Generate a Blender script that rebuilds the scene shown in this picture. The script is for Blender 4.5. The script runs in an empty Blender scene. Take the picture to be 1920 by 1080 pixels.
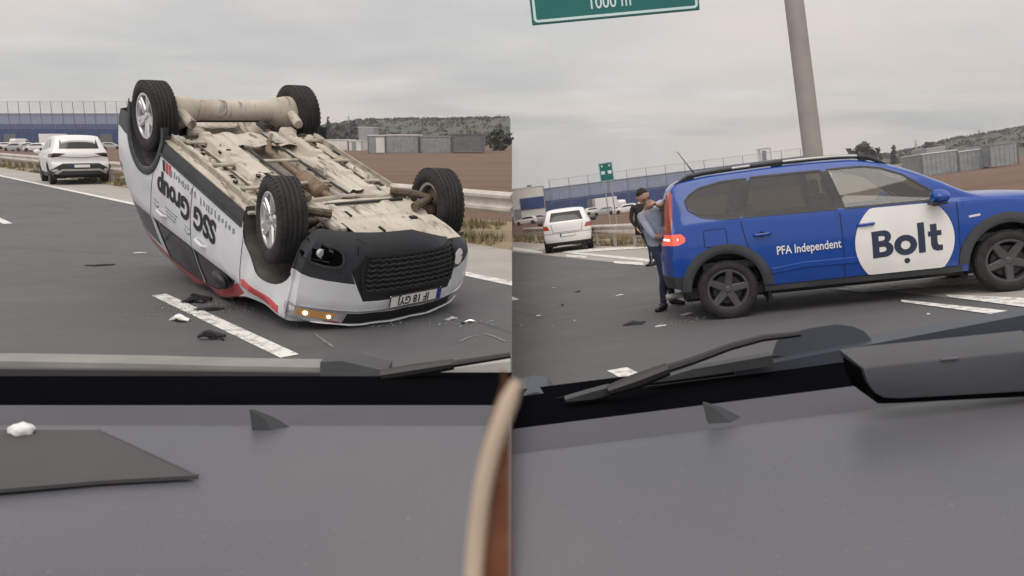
import bpy, bmesh, math, random
import numpy as np
from mathutils import Vector, Matrix
from mathutils.bvhtree import BVHTree
from mathutils.geometry import delaunay_2d_cdt

sc = bpy.context.scene
COL = sc.collection
rnd = random.Random(7)
V = Vector
R_ = math.radians

# ------------------------------------------------------------------ camera
FPX = 1480.0                       # focal length in pixels of a 1920 wide frame
CAMH = 1.5
PITCH = math.atan((540 - 262) / FPX)
CAM = V((0, 0, CAMH))
cam_d = bpy.data.cameras.new('camera')
cam = bpy.data.objects.new('camera', cam_d)
COL.objects.link(cam)
cam.location = CAM
cam.rotation_euler = (math.pi / 2 - PITCH, 0, 0)
cam_d.sensor_width = 36
cam_d.lens = 36 * FPX / 1920
cam_d.clip_start = 0.02
cam_d.clip_end = 5000
cam_d.dof.use_dof = True
cam_d.dof.focus_distance = 8.0
cam_d.dof.aperture_fstop = 13.0
sc.camera = cam

# ------------------------------------------------------------------ light
SUN_EL, SUN_AZ = 60.0, 205.0       # overcast: a weak, very soft sun behind the camera, to the left
world = bpy.data.worlds.new('World')
sc.world = world
world.use_nodes = True
wn, wl = world.node_tree.nodes, world.node_tree.links
wn.clear()
w_out = wn.new('ShaderNodeOutputWorld')
w_bg = wn.new('ShaderNodeBackground')
w_bg.inputs['Strength'].default_value = 0.1
w_sky = wn.new('ShaderNodeTexSky')
w_sky.sky_type = 'NISHITA'
w_sky.sun_disc = False
w_sky.sun_elevation = R_(SUN_EL)
w_sky.sun_rotation = R_(SUN_AZ)
w_tc = wn.new('ShaderNodeTexCoord')
w_sep = wn.new('ShaderNodeSeparateXYZ')
wl.new(w_tc.outputs['Generated'], w_sep.inputs[0])
def wmath(op, a, b=None, c=None):
    n = wn.new('ShaderNodeMath'); n.operation = op
    for i, v in enumerate((a, b, c)):
        if v is None: continue
        if isinstance(v, (int, float)): n.inputs[i].default_value = v
        else: wl.new(v, n.inputs[i])
    return n.outputs[0]
zz = wmath('ADD', wmath('MAXIMUM', w_sep.outputs['Z'], 0.0), 0.10)
w_cmb = wn.new('ShaderNodeCombineXYZ')
wl.new(wmath('DIVIDE', w_sep.outputs['X'], zz), w_cmb.inputs[0])
wl.new(wmath('DIVIDE', w_sep.outputs['Y'], zz), w_cmb.inputs[1])
def wnoise(scale, detail, rough, off):
    mp = wn.new('ShaderNodeMapping'); mp.inputs['Location'].default_value = off
    wl.new(w_cmb.outputs[0], mp.inputs['Vector'])
    n = wn.new('ShaderNodeTexNoise'); n.inputs['Scale'].default_value = scale
    n.inputs['Detail'].default_value = detail; n.inputs['Roughness'].default_value = rough
    n.inputs['Distortion'].default_value = 0.4
    wl.new(mp.outputs[0], n.inputs['Vector'])
    return n.outputs['Fac']
def ramp(nodes, links, fac, stops):
    r = nodes.new('ShaderNodeValToRGB')
    cr = r.color_ramp
    while len(cr.elements) < len(stops): cr.elements.new(0.5)
    for e, (p, c) in zip(cr.elements, stops):
        e.position = p
        e.color = (c, c, c, 1) if isinstance(c, (int, float)) else (*c, 1)
    links.new(fac, r.inputs[0])
    return r.outputs[0]
cl1 = wnoise(0.42, 5, 0.55, (2.3, 0.7, 0))
cl2 = wnoise(1.1, 6, 0.6, (9.1, 4.4, 0))
SKY_K = 6.45
cloud = ramp(wn, wl, wmath('ADD', wmath('MULTIPLY', cl1, 0.75), wmath('MULTIPLY', cl2, 0.3)),
             [(0.36, (0.53, 0.545, 0.56)), (0.46, (0.62, 0.625, 0.625)), (0.55, (0.73, 0.72, 0.70)), (0.66, (0.90, 0.88, 0.86))])
zf = wmath('MULTIPLY_ADD', wmath('MAXIMUM', w_sep.outputs['Z'], 0.0), 0.75, 0.97)
cl3 = wnoise(0.30, 4, 0.5, (5.2, 11.3, 0))
wrm = wn.new('ShaderNodeMix'); wrm.data_type = 'RGBA'
wl.new(ramp(wn, wl, cl3, [(0.46, 0.0), (0.60, 0.85)]), wrm.inputs['Factor'])
wl.new(cloud, wrm.inputs['A']); wrm.inputs['B'].default_value = (0.92, 0.81, 0.73, 1)
cloud = wrm.outputs['Result']
mul = wn.new('ShaderNodeMix'); mul.data_type = 'RGBA'; mul.blend_type = 'MULTIPLY'
mul.inputs['Factor'].default_value = 1
wl.new(cloud, mul.inputs['A'])
w_k = wn.new('ShaderNodeCombineXYZ')
for _i in range(3): wl.new(wmath('MULTIPLY', zf, SKY_K), w_k.inputs[_i])
wl.new(w_k.outputs[0], mul.inputs['B'])
wmx = wn.new('ShaderNodeMix'); wmx.data_type = 'RGBA'
wmx.inputs['Factor'].default_value = 0.94
wl.new(w_sky.outputs[0], wmx.inputs['A'])
wl.new(mul.outputs['Result'], wmx.inputs['B'])
wl.new(wmx.outputs['Result'], w_bg.inputs['Color'])
wl.new(w_bg.outputs[0], w_out.inputs[0])

sun_d = bpy.data.lights.new('sun', 'SUN')
sun_d.energy = 0.95
sun_d.angle = R_(50)
sun_d.color = (1.0, 0.96, 0.9)
sun = bpy.data.objects.new('sun', sun_d)
COL.objects.link(sun)
_az = R_(SUN_AZ)
_to = V((math.sin(_az) * math.cos(R_(SUN_EL)), math.cos(_az) * math.cos(R_(SUN_EL)), math.sin(R_(SUN_EL))))
sun.rotation_euler = (-_to).to_track_quat('-Z', 'Y').to_euler()
sun.location = (0, 0, 60)

sc.view_settings.view_transform = 'Standard'
sc.view_settings.look = 'None'
sc.view_settings.gamma = 1
sc.view_settings.use_curve_mapping = False
sc.view_settings.exposure = 0.50

# ------------------------------------------------------------------ frames
# upper carriageway: flat, z = 0.  lower carriageway: the road dips and is banked, its plane tilted by 9 degrees
NR = V((-0.1245139, 0.0924723, 0.9878994)).normalized()
CF = V((0, math.cos(PITCH), -math.sin(PITCH)))
CR = V((1, 0, 0)); CU = V((0, math.sin(PITCH), math.cos(PITCH)))
YR = (CF - NR * CF.dot(NR)).normalized()
XR = YR.cross(NR).normalized()
def frame(x, y, z, o):
    return Matrix(((x.x, y.x, z.x, o.x), (x.y, y.y, z.y, o.y), (x.z, y.z, z.z, o.z), (0, 0, 0, 1)))
FL = Matrix.Identity(4)
FR = frame(XR, YR, NR, CAM - NR * CAMH)
FRc = frame(XR, YR, NR, CAM)         # axes of the tilted half, origin at eye height
FRi = FR.inverted()
def ray(px, py):
    return CF + CR * ((px - 960) / FPX) - CU * ((py - 540) / FPX)
def on_plane(F, px, py, z=0.0):
    """point (in the local axes of frame F) of the plane local z = const seen at a pixel"""
    Fi = F.inverted()
    o = Fi @ CAM; d = Fi.to_3x3() @ ray(px, py)
    return o + d * ((z - o.z) / d.z)
def at_depth(F, px, py, depth):
    return F.inverted() @ (CAM + ray(px, py) * depth)
# road axes in each frame
def road_axes(F, px, py):
    d = F.inverted().to_3x3() @ ray(px, py); d.z = 0; d.normalize()
    return d, V((d.y, -d.x, 0))
VL, PL = road_axes(FL, -320, 262)
VR, PR = road_axes(FR, 662, 441)

# ------------------------------------------------------------------ helpers
def tag(o, label=None, cat=None, group=None, kind=None):
    if label: o['label'] = label
    if cat: o['category'] = cat
    if group: o['group'] = group
    if kind: o['kind'] = kind
    return o
def thing(name, M, label, cat, group=None):
    o = bpy.data.objects.new(name, None)
    COL.objects.link(o)
    o.empty_display_size = 0.2
    o.matrix_world = M
    return tag(o, label, cat, group)
def link_mesh(name, me, parent=None, M=None):
    o = bpy.data.objects.new(name, me)
    COL.objects.link(o)
    if parent is not None: o.parent = parent
    if M is not None: o.matrix_local = M
    return o
def finish(me, mats, angle=35, smooth=True):
    for m in (mats if isinstance(mats, (list, tuple)) else [mats]): me.materials.append(m)
    if smooth:
        me.polygons.foreach_set('use_smooth', [True] * len(me.polygons))
        me.set_sharp_from_angle(angle=R_(angle))
    return me

class MB:
    """collects shapes, then links them as one mesh object"""
    def __init__(s): s.bm = bmesh.new(); s.mi = 0
    def _mark(s, faces):
        for f in faces: f.material_index = s.mi
    def poly(s, pts, faces):
        vs = [s.bm.verts.new(p) for p in pts]
        out = []
        for f in faces:
            try: out.append(s.bm.faces.new([vs[i] for i in f]))
            except ValueError: pass
        s._mark(out)
        return vs
    def box(s, c, size, M=None, bev=0.0, seg=1):
        t = bmesh.new()
        bmesh.ops.create_cube(t, size=1)
        bmesh.ops.scale(t, vec=V(size), verts=t.verts)
        if bev > 0: bmesh.ops.bevel(t, geom=t.edges[:], offset=min(bev, min(size) * 0.45), segments=seg, affect='EDGES', profile=0.5)
        bmesh.ops.translate(t, vec=V(c), verts=t.verts)
        if M is not None: bmesh.ops.transform(t, matrix=M, verts=t.verts)
        return s.add(t)
    def add(s, t, M=None):
        if M is not None: bmesh.ops.transform(t, matrix=M, verts=t.verts)
        vm = {v: s.bm.verts.new(v.co) for v in t.verts}
        fs = []
        for f in t.faces:
            try: fs.append(s.bm.faces.new([vm[v] for v in f.verts]))
            except ValueError: pass
        s._mark(fs)
        t.free()
    def tube(s, pts, r, n=8, cap=True):
        pts = [V(p) for p in pts]
        rs = r if isinstance(r, (list, tuple)) else [r] * len(pts)
        rings = []
        prev = None
        for i, p in enumerate(pts):
            d = (pts[min(i + 1, len(pts) - 1)] - pts[max(i - 1, 0)]).normalized()
            a = prev if prev is not None else (V((0, 0, 1)) if abs(d.z) < 0.9 else V((1, 0, 0)))
            u = (a - d * a.dot(d)).normalized(); w = d.cross(u); prev = u
            rings.append([s.bm.verts.new(p + (u * math.cos(k * 2 * math.pi / n) + w * math.sin(k * 2 * math.pi / n)) * rs[i]) for k in range(n)])
        fs = []
        for a, b in zip(rings, rings[1:]):
            for k in range(n): fs.append(s.bm.faces.new((a[k], a[(k + 1) % n], b[(k + 1) % n], b[k])))
        if cap:
            fs.append(s.bm.faces.new(rings[0][::-1])); fs.append(s.bm.faces.new(rings[-1]))
        s._mark(fs)
    def lathe(s, prof, n=32, M=None):
        """prof: (radius, axial); axis = local Y"""
        M = M or Matrix.Identity(4)
        rings = []
        for r, a in prof:
            rings.append([s.bm.verts.new(M @ V((r * math.cos(k * 2 * math.pi / n), a, r * math.sin(k * 2 * math.pi / n)))) for k in range(n)])
        fs = []
        for A, B in zip(rings, rings[1:]):
            for k in range(n): fs.append(s.bm.faces.new((A[k], A[(k + 1) % n], B[(k + 1) % n], B[k])))
        s._mark(fs)
    def prism(s, pts, a, b, M=None):
        """polygon (x, z) extruded along y from a to b"""
        M = M or Matrix.Identity(4)
        n = len(pts)
        P = [M @ V((x, a, z)) for x, z in pts] + [M @ V((x, b, z)) for x, z in pts]
        s.poly(P, [list(range(n))[::-1], list(range(n, 2 * n))] + [[k, (k + 1) % n, n + (k + 1) % n, n + k] for k in range(n)])
    def mesh(s, name, mats, angle=35, smooth=True, recalc=True):
        if recalc: bmesh.ops.recalc_face_normals(s.bm, faces=s.bm.faces[:])
        me = bpy.data.meshes.new(name)
        s.bm.to_mesh(me); s.bm.free()
        return finish(me, mats, angle, smooth)
    def build(s, name, mats, parent=None, M=None, angle=35, smooth=True, recalc=True):
        return link_mesh(name, s.mesh(name, mats, angle, smooth, recalc), parent, M)

def copy_tree(o, parent=None):
    c = o.copy(); COL.objects.link(c)
    if parent is not None: c.parent = parent
    for ch in list(o.children): copy_tree(ch, c)
    return c
def pchip(pts):
    xs = np.array([p[0] for p in pts], float); ys = np.array([p[1] for p in pts], float)
    h = np.diff(xs); d = np.diff(ys) / h
    m = np.zeros(len(xs)); m[0] = d[0]; m[-1] = d[-1]
    for i in range(1, len(xs) - 1):
        m[i] = 0 if d[i - 1] * d[i] <= 0 else 2 * d[i - 1] * d[i] / (d[i - 1] + d[i])
    def f(x):
        if x <= xs[0]: return float(ys[0])
        if x >= xs[-1]: return float(ys[-1])
        i = int(np.searchsorted(xs, x) - 1); t = (x - xs[i]) / h[i]
        return float((1 + 2 * t) * (1 - t) ** 2 * ys[i] + t * (1 - t) ** 2 * h[i] * m[i] + t * t * (3 - 2 * t) * ys[i + 1] + t * t * (t - 1) * h[i] * m[i + 1])
    return f
def lerpf(pts):
    xs = [p[0] for p in pts]; ys = [p[1] for p in pts]
    return lambda x: float(np.interp(x, xs, ys))
def text_mesh(body, size, offset=0.0, spacing=1.0):
    cu = bpy.data.curves.new('lettering', 'FONT')
    cu.body = body; cu.size = size; cu.offset = offset; cu.space_character = spacing
    cu.align_x = 'CENTER'; cu.align_y = 'CENTER'; cu.resolution_u = 4
    o = bpy.data.objects.new('lettering', cu); COL.objects.link(o)
    bpy.context.view_layer.update()
    me = bpy.data.meshes.new_from_object(o.evaluated_get(bpy.context.evaluated_depsgraph_get()))
    bpy.data.objects.remove(o); bpy.data.curves.remove(cu)
    return me

# ------------------------------------------------------------------ materials
def srgb(r, g, b):
    f = lambda c: (c / 12.92 if c <= 0.04045 else ((c + 0.055) / 1.055) ** 2.4)
    return tuple(f(c / 255.0) for c in (r, g, b))
class Mat:
    def __init__(s, name):
        s.m = bpy.data.materials.new(name); s.m.use_nodes = True
        s.n, s.l = s.m.node_tree.nodes, s.m.node_tree.links
        s.b = s.n['Principled BSDF']
        s.tc = None
    def coord(s, scale=(1, 1, 1), kind='Object', rot=(0, 0, 0)):
        tc = s.n.new('ShaderNodeTexCoord'); mp = s.n.new('ShaderNodeMapping')
        mp.inputs['Scale'].default_value = scale; mp.inputs['Rotation'].default_value = rot
        s.l.new(tc.outputs[kind], mp.inputs[0])
        return mp.outputs[0]
    def noise(s, scale, detail=4, rough=0.55, vec=None, dist=0.0):
        n = s.n.new('ShaderNodeTexNoise')
        n.inputs['Scale'].default_value = scale; n.inputs['Detail'].default_value = detail
        n.inputs['Roughness'].default_value = rough; n.inputs['Distortion'].default_value = dist
        s.l.new(vec if vec is not None else s.coord(), n.inputs['Vector'])
        return n.outputs['Fac']
    def mix(s, fac, a, b, blend='MIX'):
        n = s.n.new('ShaderNodeMix'); n.data_type = 'RGBA'; n.blend_type = blend
        for key, v in (('Factor', fac), ('A', a), ('B', b)):
            if isinstance(v, (int, float)): n.inputs[key].default_value = v
            elif isinstance(v, tuple): n.inputs[key].default_value = (*v[:3], 1)
            else: s.l.new(v, n.inputs[key])
        return n.outputs['Result']
    def ramp(s, fac, stops): return ramp(s.n, s.l, fac, stops)
    def set(s, **k):
        for key, v in k.items():
            i = s.b.inputs[key.replace('_', ' ')]
            if isinstance(v, (int, float)): i.default_value = v
            elif isinstance(v, tuple): i.default_value = (*v[:3], 1)
            else: s.l.new(v, i)
        return s
    def bump(s, h, strength=0.3, dist=0.02):
        n = s.n.new('ShaderNodeBump'); n.inputs['Strength'].default_value = strength; n.inputs['Distance'].default_value = dist
        s.l.new(h, n.inputs['Height']); s.l.new(n.outputs[0], s.b.inputs['Normal'])
        return s
def simple(name, col, rough=0.5, metal=0.0, vary=0.12, scale=6.0, bump=0.0, coat=0.0, spec=0.5):
    m = Mat(name)
    f = m.noise(scale, 5)
    lo = tuple(c * (1 - vary) for c in col); hi = tuple(min(1, c * (1 + vary)) for c in col)
    m.set(Base_Color=m.ramp(f, [(0.3, lo), (0.7, hi)]), Roughness=rough, Metallic=metal, Coat_Weight=coat)
    m.b.inputs['Specular IOR Level'].default_value = spec
    if coat: m.b.inputs['Coat Roughness'].default_value = 0.06
    if bump: m.bump(m.noise(scale * 8, 4), bump, 0.01)
    return m.m
def paint(name, col, dirt=0.25, dirtcol=(0.16, 0.14, 0.12), rough=0.32, zlo=0.2, zhi=0.75, coat=0.6, spec=0.5):
    """car paint with a film of road dust, thicker near the sills"""
    m = Mat(name)
    tc = m.n.new('ShaderNodeTexCoord'); sp = m.n.new('ShaderNodeSeparateXYZ'); m.l.new(tc.outputs['Object'], sp.inputs[0])
    mr = m.n.new('ShaderNodeMapRange'); mr.inputs['From Min'].default_value = zlo; mr.inputs['From Max'].default_value = zhi
    mr.inputs['To Min'].default_value = 1.0; mr.inputs['To Max'].default_value = 0.12
    m.l.new(sp.outputs['Z'], mr.inputs['Value'])
    nz = m.ramp(m.noise(3.0, 7, 0.65), [(0.3, 0.25), (0.75, 1.0)])
    mm = m.n.new('ShaderNodeMath'); mm.operation = 'MULTIPLY'; m.l.new(nz, mm.inputs[0]); m.l.new(mr.outputs[0], mm.inputs[1])
    mk = m.n.new('ShaderNodeMath'); mk.operation = 'MULTIPLY'; m.l.new(mm.outputs[0], mk.inputs[0]); mk.inputs[1].default_value = dirt
    m.set(Base_Color=m.mix(mk.outputs[0], col, dirtcol), Roughness=rough, Coat_Weight=coat)
    m.b.inputs['Specular IOR Level'].default_value = spec
    m.b.inputs['Coat Roughness'].default_value = 0.08
    return m.m
def glass(name, tint, gloss_mix=0.12):
    m = bpy.data.materials.new(name); m.use_nodes = True
    n, l = m.node_tree.nodes, m.node_tree.links
    n.clear()
    out = n.new('ShaderNodeOutputMaterial'); mx = n.new('ShaderNodeMixShader')
    tr = n.new('ShaderNodeBsdfTransparent'); tr.inputs[0].default_value = (*tint, 1)
    gl = n.new('ShaderNodeBsdfGlossy'); gl.inputs['Roughness'].default_value = 0.03
    fr = n.new('ShaderNodeFresnel'); fr.inputs['IOR'].default_value = 1.45
    ad = n.new('ShaderNodeMath'); ad.operation = 'MULTIPLY_ADD'; ad.inputs[1].default_value = 0.6; ad.inputs[2].default_value = gloss_mix
    l.new(fr.outputs[0], ad.inputs[0])
    l.new(ad.outputs[0], mx.inputs[0]); l.new(tr.outputs[0], mx.inputs[1]); l.new(gl.outputs[0], mx.inputs[2]); l.new(mx.outputs[0], out.inputs[0])
    return m
def emit(name, col, strength):
    m = Mat(name); m.set(Base_Color=col, Roughness=0.2)
    m.b.inputs['Emission Color'].default_value = (*col, 1); m.b.inputs['Emission Strength'].default_value = strength
    return m.m

M = {}
def asphalt(name, base, wear_rot=0.86):
    m = Mat(name)
    co = m.coord()
    sp = m.noise(90, 3, 0.7, co); big = m.noise(0.35, 5, 0.6, co); mid = m.noise(2.2, 6, 0.65, co)
    c = m.ramp(sp, [(0.3, tuple(x * 0.72 for x in base)), (0.72, tuple(x * 1.3 for x in base))])
    c = m.mix(m.ramp(big, [(0.35, 0.0), (0.7, 0.4)]), c, tuple(x * 0.72 for x in base))
    c = m.mix(m.ramp(mid, [(0.48, 0.0), (0.75, 0.45)]), c, tuple(x * 1.4 for x in base))
    al = m.noise(0.55, 4, 0.6, m.coord((0.12, 1.3, 1), rot=(0, 0, wear_rot)))
    c = m.mix(m.ramp(al, [(0.42, 0.0), (0.62, 0.55)]), c, tuple(x * 1.22 for x in base))
    cr = m.n.new('ShaderNodeTexVoronoi'); cr.feature = 'DISTANCE_TO_EDGE'; cr.inputs['Scale'].default_value = 0.16
    wob = m.mix(0.06, co, m.n.new('ShaderNodeTexNoise').outputs['Color']); m.l.new(wob, cr.inputs['Vector'])
    c = m.mix(m.ramp(cr.outputs['Distance'], [(0.0, 0.55), (0.006, 0.0)]), c, tuple(x * 0.4 for x in base))
    m.set(Base_Color=c, Roughness=m.ramp(mid, [(0.3, 0.62), (0.7, 0.85)]))
    m.bump(sp, 0.45, 0.01)
    return m.m
M['asphalt'] = asphalt('asphalt', (0.093, 0.095, 0.102))
M['shoulder'] = asphalt('pale asphalt', (0.34, 0.325, 0.305))
def road_paint():
    m = Mat('road paint'); co = m.coord()
    w = m.noise(9, 7, 0.7, co); s = m.noise(60, 3, 0.6, co)
    c = m.mix(m.ramp(w, [(0.47, 0.0), (0.66, 0.85)]), (0.76, 0.76, 0.73), (0.20, 0.20, 0.20))
    m.set(Base_Color=c, Roughness=0.7); m.bump(s, 0.2, 0.004)
    return m.m
M['line'] = road_paint()
def soil(name, a, b, c, scale=0.25):
    m = Mat(name); co = m.coord(); st = m.coord((0.25, 1.0, 1.0), rot=(0, 0, R_(20)))
    n1 = m.noise(scale, 7, 0.65, st); n2 = m.noise(3.5, 6, 0.7, co)
    k = m.mix(m.ramp(n1, [(0.4, 0.0), (0.62, 1.0)]), a, b)
    k = m.mix(m.ramp(n2, [(0.5, 0.0), (0.75, 0.7)]), k, c)
    m.set(Base_Color=k, Roughness=0.95); m.bump(n2, 0.6, 0.06)
    return m.m
M['field'] = soil('ploughed soil', (0.122, 0.070, 0.048), (0.168, 0.098, 0.068), (0.088, 0.056, 0.040))
M['verge'] = soil('dry verge', (0.24, 0.18, 0.115), (0.30, 0.24, 0.16), (0.16, 0.135, 0.075), 0.8)
M['grass'] = soil('dry grass', (0.22, 0.18, 0.10), (0.16, 0.16, 0.08), (0.28, 0.22, 0.13), 2.0)
M['hill'] = soil('scrub hillside', (0.072, 0.077, 0.066), (0.09, 0.09, 0.076), (0.06, 0.066, 0.056), 0.03)
M['foliage'] = soil('foliage', (0.064, 0.072, 0.058), (0.080, 0.085, 0.068), (0.056, 0.064, 0.052), 0.4)
M['bark'] = simple('bark', (0.10, 0.08, 0.06), 0.9)
M['galv'] = simple('galvanised steel', (0.46, 0.45, 0.43), 0.45, 0.5, 0.2, 3)
M['galv_rail'] = simple('weathered guardrail steel', (0.56, 0.53, 0.48), 0.6, 0.15, 0.22, 2.5)
M['concrete'] = simple('concrete', (0.36, 0.34, 0.31), 0.9, 0, 0.2, 2, 0.3)
M['pole'] = simple('painted steel column', (0.33, 0.31, 0.295), 0.6, 0.1, 0.12, 1.5)
M['rubber'] = None
def rubber():
    m = Mat('tyre rubber'); co = m.coord()
    d = m.noise(7, 6, 0.6, co)
    m.set(Base_Color=m.ramp(d, [(0.35, (0.011, 0.011, 0.012)), (0.75, (0.034, 0.033, 0.033))]), Roughness=0.8)
    w = m.n.new('ShaderNodeTexWave'); w.inputs['Scale'].default_value = 9; w.inputs['Distortion'].default_value = 2.0; w.bands_direction = 'DIAGONAL'
    m.l.new(co, w.inputs['Vector']); m.bump(w.outputs['Fac'], 0.25, 0.006)
    return m.m
M['rubber'] = rubber()
M['alloy'] = simple('bright alloy', (0.68, 0.68, 0.69), 0.28, 0.75, 0.15, 8)
M['dark_alloy'] = simple('dark alloy', (0.085, 0.085, 0.09), 0.45, 0.4, 0.2, 8)
M['black'] = simple('black plastic', (0.018, 0.018, 0.02), 0.45)
M['pitch'] = simple('matt black frit', (0.004, 0.004, 0.005), 0.95, 0, 0.1, 6, 0, 0, 0.0)
M['dark_void'] = simple('unlit cavity', (0.012, 0.012, 0.013), 0.9)
M['clad'] = simple('grey cladding plastic', (0.032, 0.035, 0.042), 0.5, 0, 0.25, 5, 0.1)
M['clad_dust'] = simple('dusty cladding plastic', (0.046, 0.049, 0.057), 0.55, 0, 0.3, 4, 0.1)
M['white_paint'] = paint('white car paint', (0.70, 0.73, 0.77), 0.22, (0.33, 0.31, 0.28))
def battered(name, col):
    m = Mat(name); co = m.coord()
    a = m.noise(5, 8, 0.75, m.coord((0.5, 1, 6.0), rot=(0.2, 0.35, 0))); b = m.noise(2.0, 5, 0.6, co); d = m.noise(2.6, 2, 0.4, co)
    k = m.mix(m.ramp(b, [(0.45, 0.0), (0.75, 0.35)]), col, (0.40, 0.385, 0.36))
    k = m.mix(m.ramp(a, [(0.63, 0.0), (0.68, 0.7)]), k, (0.24, 0.235, 0.23))
    m.set(Base_Color=k, Roughness=m.ramp(b, [(0.3, 0.25), (0.7, 0.5)]), Coat_Weight=0.4)
    m.bump(d, 0.55, 0.05)
    return m.m
M['white_paint'] = battered('battered white paint', (0.72, 0.75, 0.79))
M['white_far'] = paint('white paint', (0.80, 0.80, 0.80), 0.15, (0.33, 0.31, 0.28))
M['red_paint'] = paint('red car paint', (0.42, 0.035, 0.04), 0.2)
M['blue_paint'] = paint('blue car paint', (0.006, 0.060, 0.33), 0.25, (0.04, 0.055, 0.10), 0.16, coat=0.5, spec=0.35)
M['sticker_white'] = simple('white vinyl', (0.80, 0.79, 0.77), 0.45, 0, 0.05, 2)
M['sticker_navy'] = simple('navy vinyl', (0.022, 0.035, 0.075), 0.5)
M['ink'] = simple('black vinyl', (0.012, 0.012, 0.013), 0.5)
M['ink_grey'] = simple('grey print', (0.27, 0.28, 0.31), 0.5)
M['red_vinyl'] = simple('red vinyl', (0.48, 0.06, 0.07), 0.5)
M['eu_blue'] = simple('blue plate band', (0.02, 0.05, 0.30), 0.5)
M['chrome'] = simple('chrome trim', (0.75, 0.75, 0.76), 0.18, 0.9, 0.05)
M['lens'] = simple('clear lamp lens', (0.55, 0.56, 0.58), 0.1, 0.3, 0.3, 14, 0, 1.0)
M['lens_red'] = simple('red lamp lens', (0.40, 0.05, 0.035), 0.2, 0, 0.25, 20, 0, 0.8)
M['lens_dark'] = simple('smoked lamp lens', (0.035, 0.012, 0.012), 0.15, 0, 0.3, 20)
M['lamp_red_on'] = emit('lit red lamp', (0.80, 0.12, 0.09), 0.42)
M['lamp_amber'] = emit('lit amber lamp', (0.42, 0.22, 0.08), 0.16)
M['lamp_spot'] = emit('lit bulb', (1.0, 0.78, 0.45), 4.0)
M['glass_clear'] = glass('window glass', (0.60, 0.66, 0.58), 0.08)
M['glass_tint'] = glass('tinted window glass', (0.30, 0.31, 0.29), 0.015)
M['glass_dark'] = simple('dark window', (0.012, 0.013, 0.015), 0.12, 0, 0.1, 3, 0, 0.3)
M['seat'] = simple('seat fabric', (0.05, 0.05, 0.055), 0.9, 0, 0.2, 20)
M['liner'] = simple('interior lining', (0.30, 0.29, 0.26), 0.85)
def mud():
    m = Mat('dried road mud'); co = m.coord(); st = m.coord((1.0, 2.5, 1.0))
    n1 = m.noise(2.2, 8, 0.6, co, 0.6); n2 = m.noise(3.2, 8, 0.66, m.coord((0.8, 3.2, 1.0)), 1.2); n3 = m.noise(30, 4, 0.6, co)
    c = m.ramp(n1, [(0.28, (0.36, 0.32, 0.265)), (0.5, (0.49, 0.45, 0.39)), (0.75, (0.58, 0.55, 0.50))])
    c = m.mix(m.ramp(n2, [(0.54, 0.0), (0.66, 0.88)]), c, (0.095, 0.075, 0.06))
    c = m.mix(m.ramp(n3, [(0.6, 0.0), (0.8, 0.35)]), c, (0.62, 0.58, 0.52))
    m.set(Base_Color=c, Roughness=0.9); m.bump(n2, 0.5, 0.02)
    return m.m
M['mud'] = mud()
M['mud_dark'] = simple('oily mud', (0.11, 0.085, 0.062), 0.75, 0.1, 0.6, 9, 0.3)
M['rust'] = simple('rusty exhaust steel', (0.19, 0.135, 0.095), 0.65, 0.3, 0.45, 12, 0.3)
M['shield'] = simple('aluminium heat shield', (0.42, 0.40, 0.37), 0.42, 0.6, 0.25, 10, 0.3)
M['liner_dust'] = simple('dusty arch liner', (0.085, 0.082, 0.075), 0.9, 0, 0.5, 5, 0.2)
M['mud_grey'] = simple('dusty steel', (0.36, 0.33, 0.28), 0.7, 0.1, 0.4, 6, 0.2)

# =================================================================== SETTING
def clip(bm, left):
    geom = bm.verts[:] + bm.edges[:] + bm.faces[:]
    bmesh.ops.bisect_plane(bm, geom=geom, plane_co=(0, 0, 0), plane_no=(1, 0, 0), clear_outer=left, clear_inner=not left)
def ground_grid(name, F, v, p, ss, oo, zf, mat, left, kind='structure', uvz=0.0, parent=None):
    bm = bmesh.new()
    g = [[bm.verts.new(F @ (v * s + p * o + V((0, 0, zf(s, o))))) for o in oo] for s in ss]
    for i in range(len(ss) - 1):
        for j in range(len(oo) - 1):
            bm.faces.new((g[i][j], g[i + 1][j], g[i + 1][j + 1], g[i][j + 1]))
    clip(bm, left)
    bmesh.ops.recalc_face_normals(bm, faces=bm.faces[:])
    if sum(f.normal.z for f in bm.faces) < 0: bmesh.ops.reverse_faces(bm, faces=bm.faces[:])
    me = bpy.data.meshes.new(name); bm.to_mesh(me); bm.free()
    o = link_mesh(name, finish(me, mat, 60), parent)
    if kind: o['kind'] = kind
    return o
def spread(a, b, n, pw=1.0):
    return [a + (b - a) * (i / n) ** pw for i in range(n + 1)]
SS = spread(-30, 0, 3) + spread(0, 60, 60)[1:] + spread(60, 1500, 40, 2)[1:]
lowland = -0.55
_bumps = lambda s, o: 0.05 * math.sin(s * 0.37 + o * 0.5) * math.sin(o * 0.9 - s * 0.11)
def land(s, o, edge=7.0):
    base = float(np.interp(o, [edge, edge + 0.25, edge + 1.6, edge + 6, edge + 14], [-0.03, 0.05, 0.03, -0.35, lowland]))
    return base + (_bumps(s, o) if o > edge + 0.2 else 0)
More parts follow.
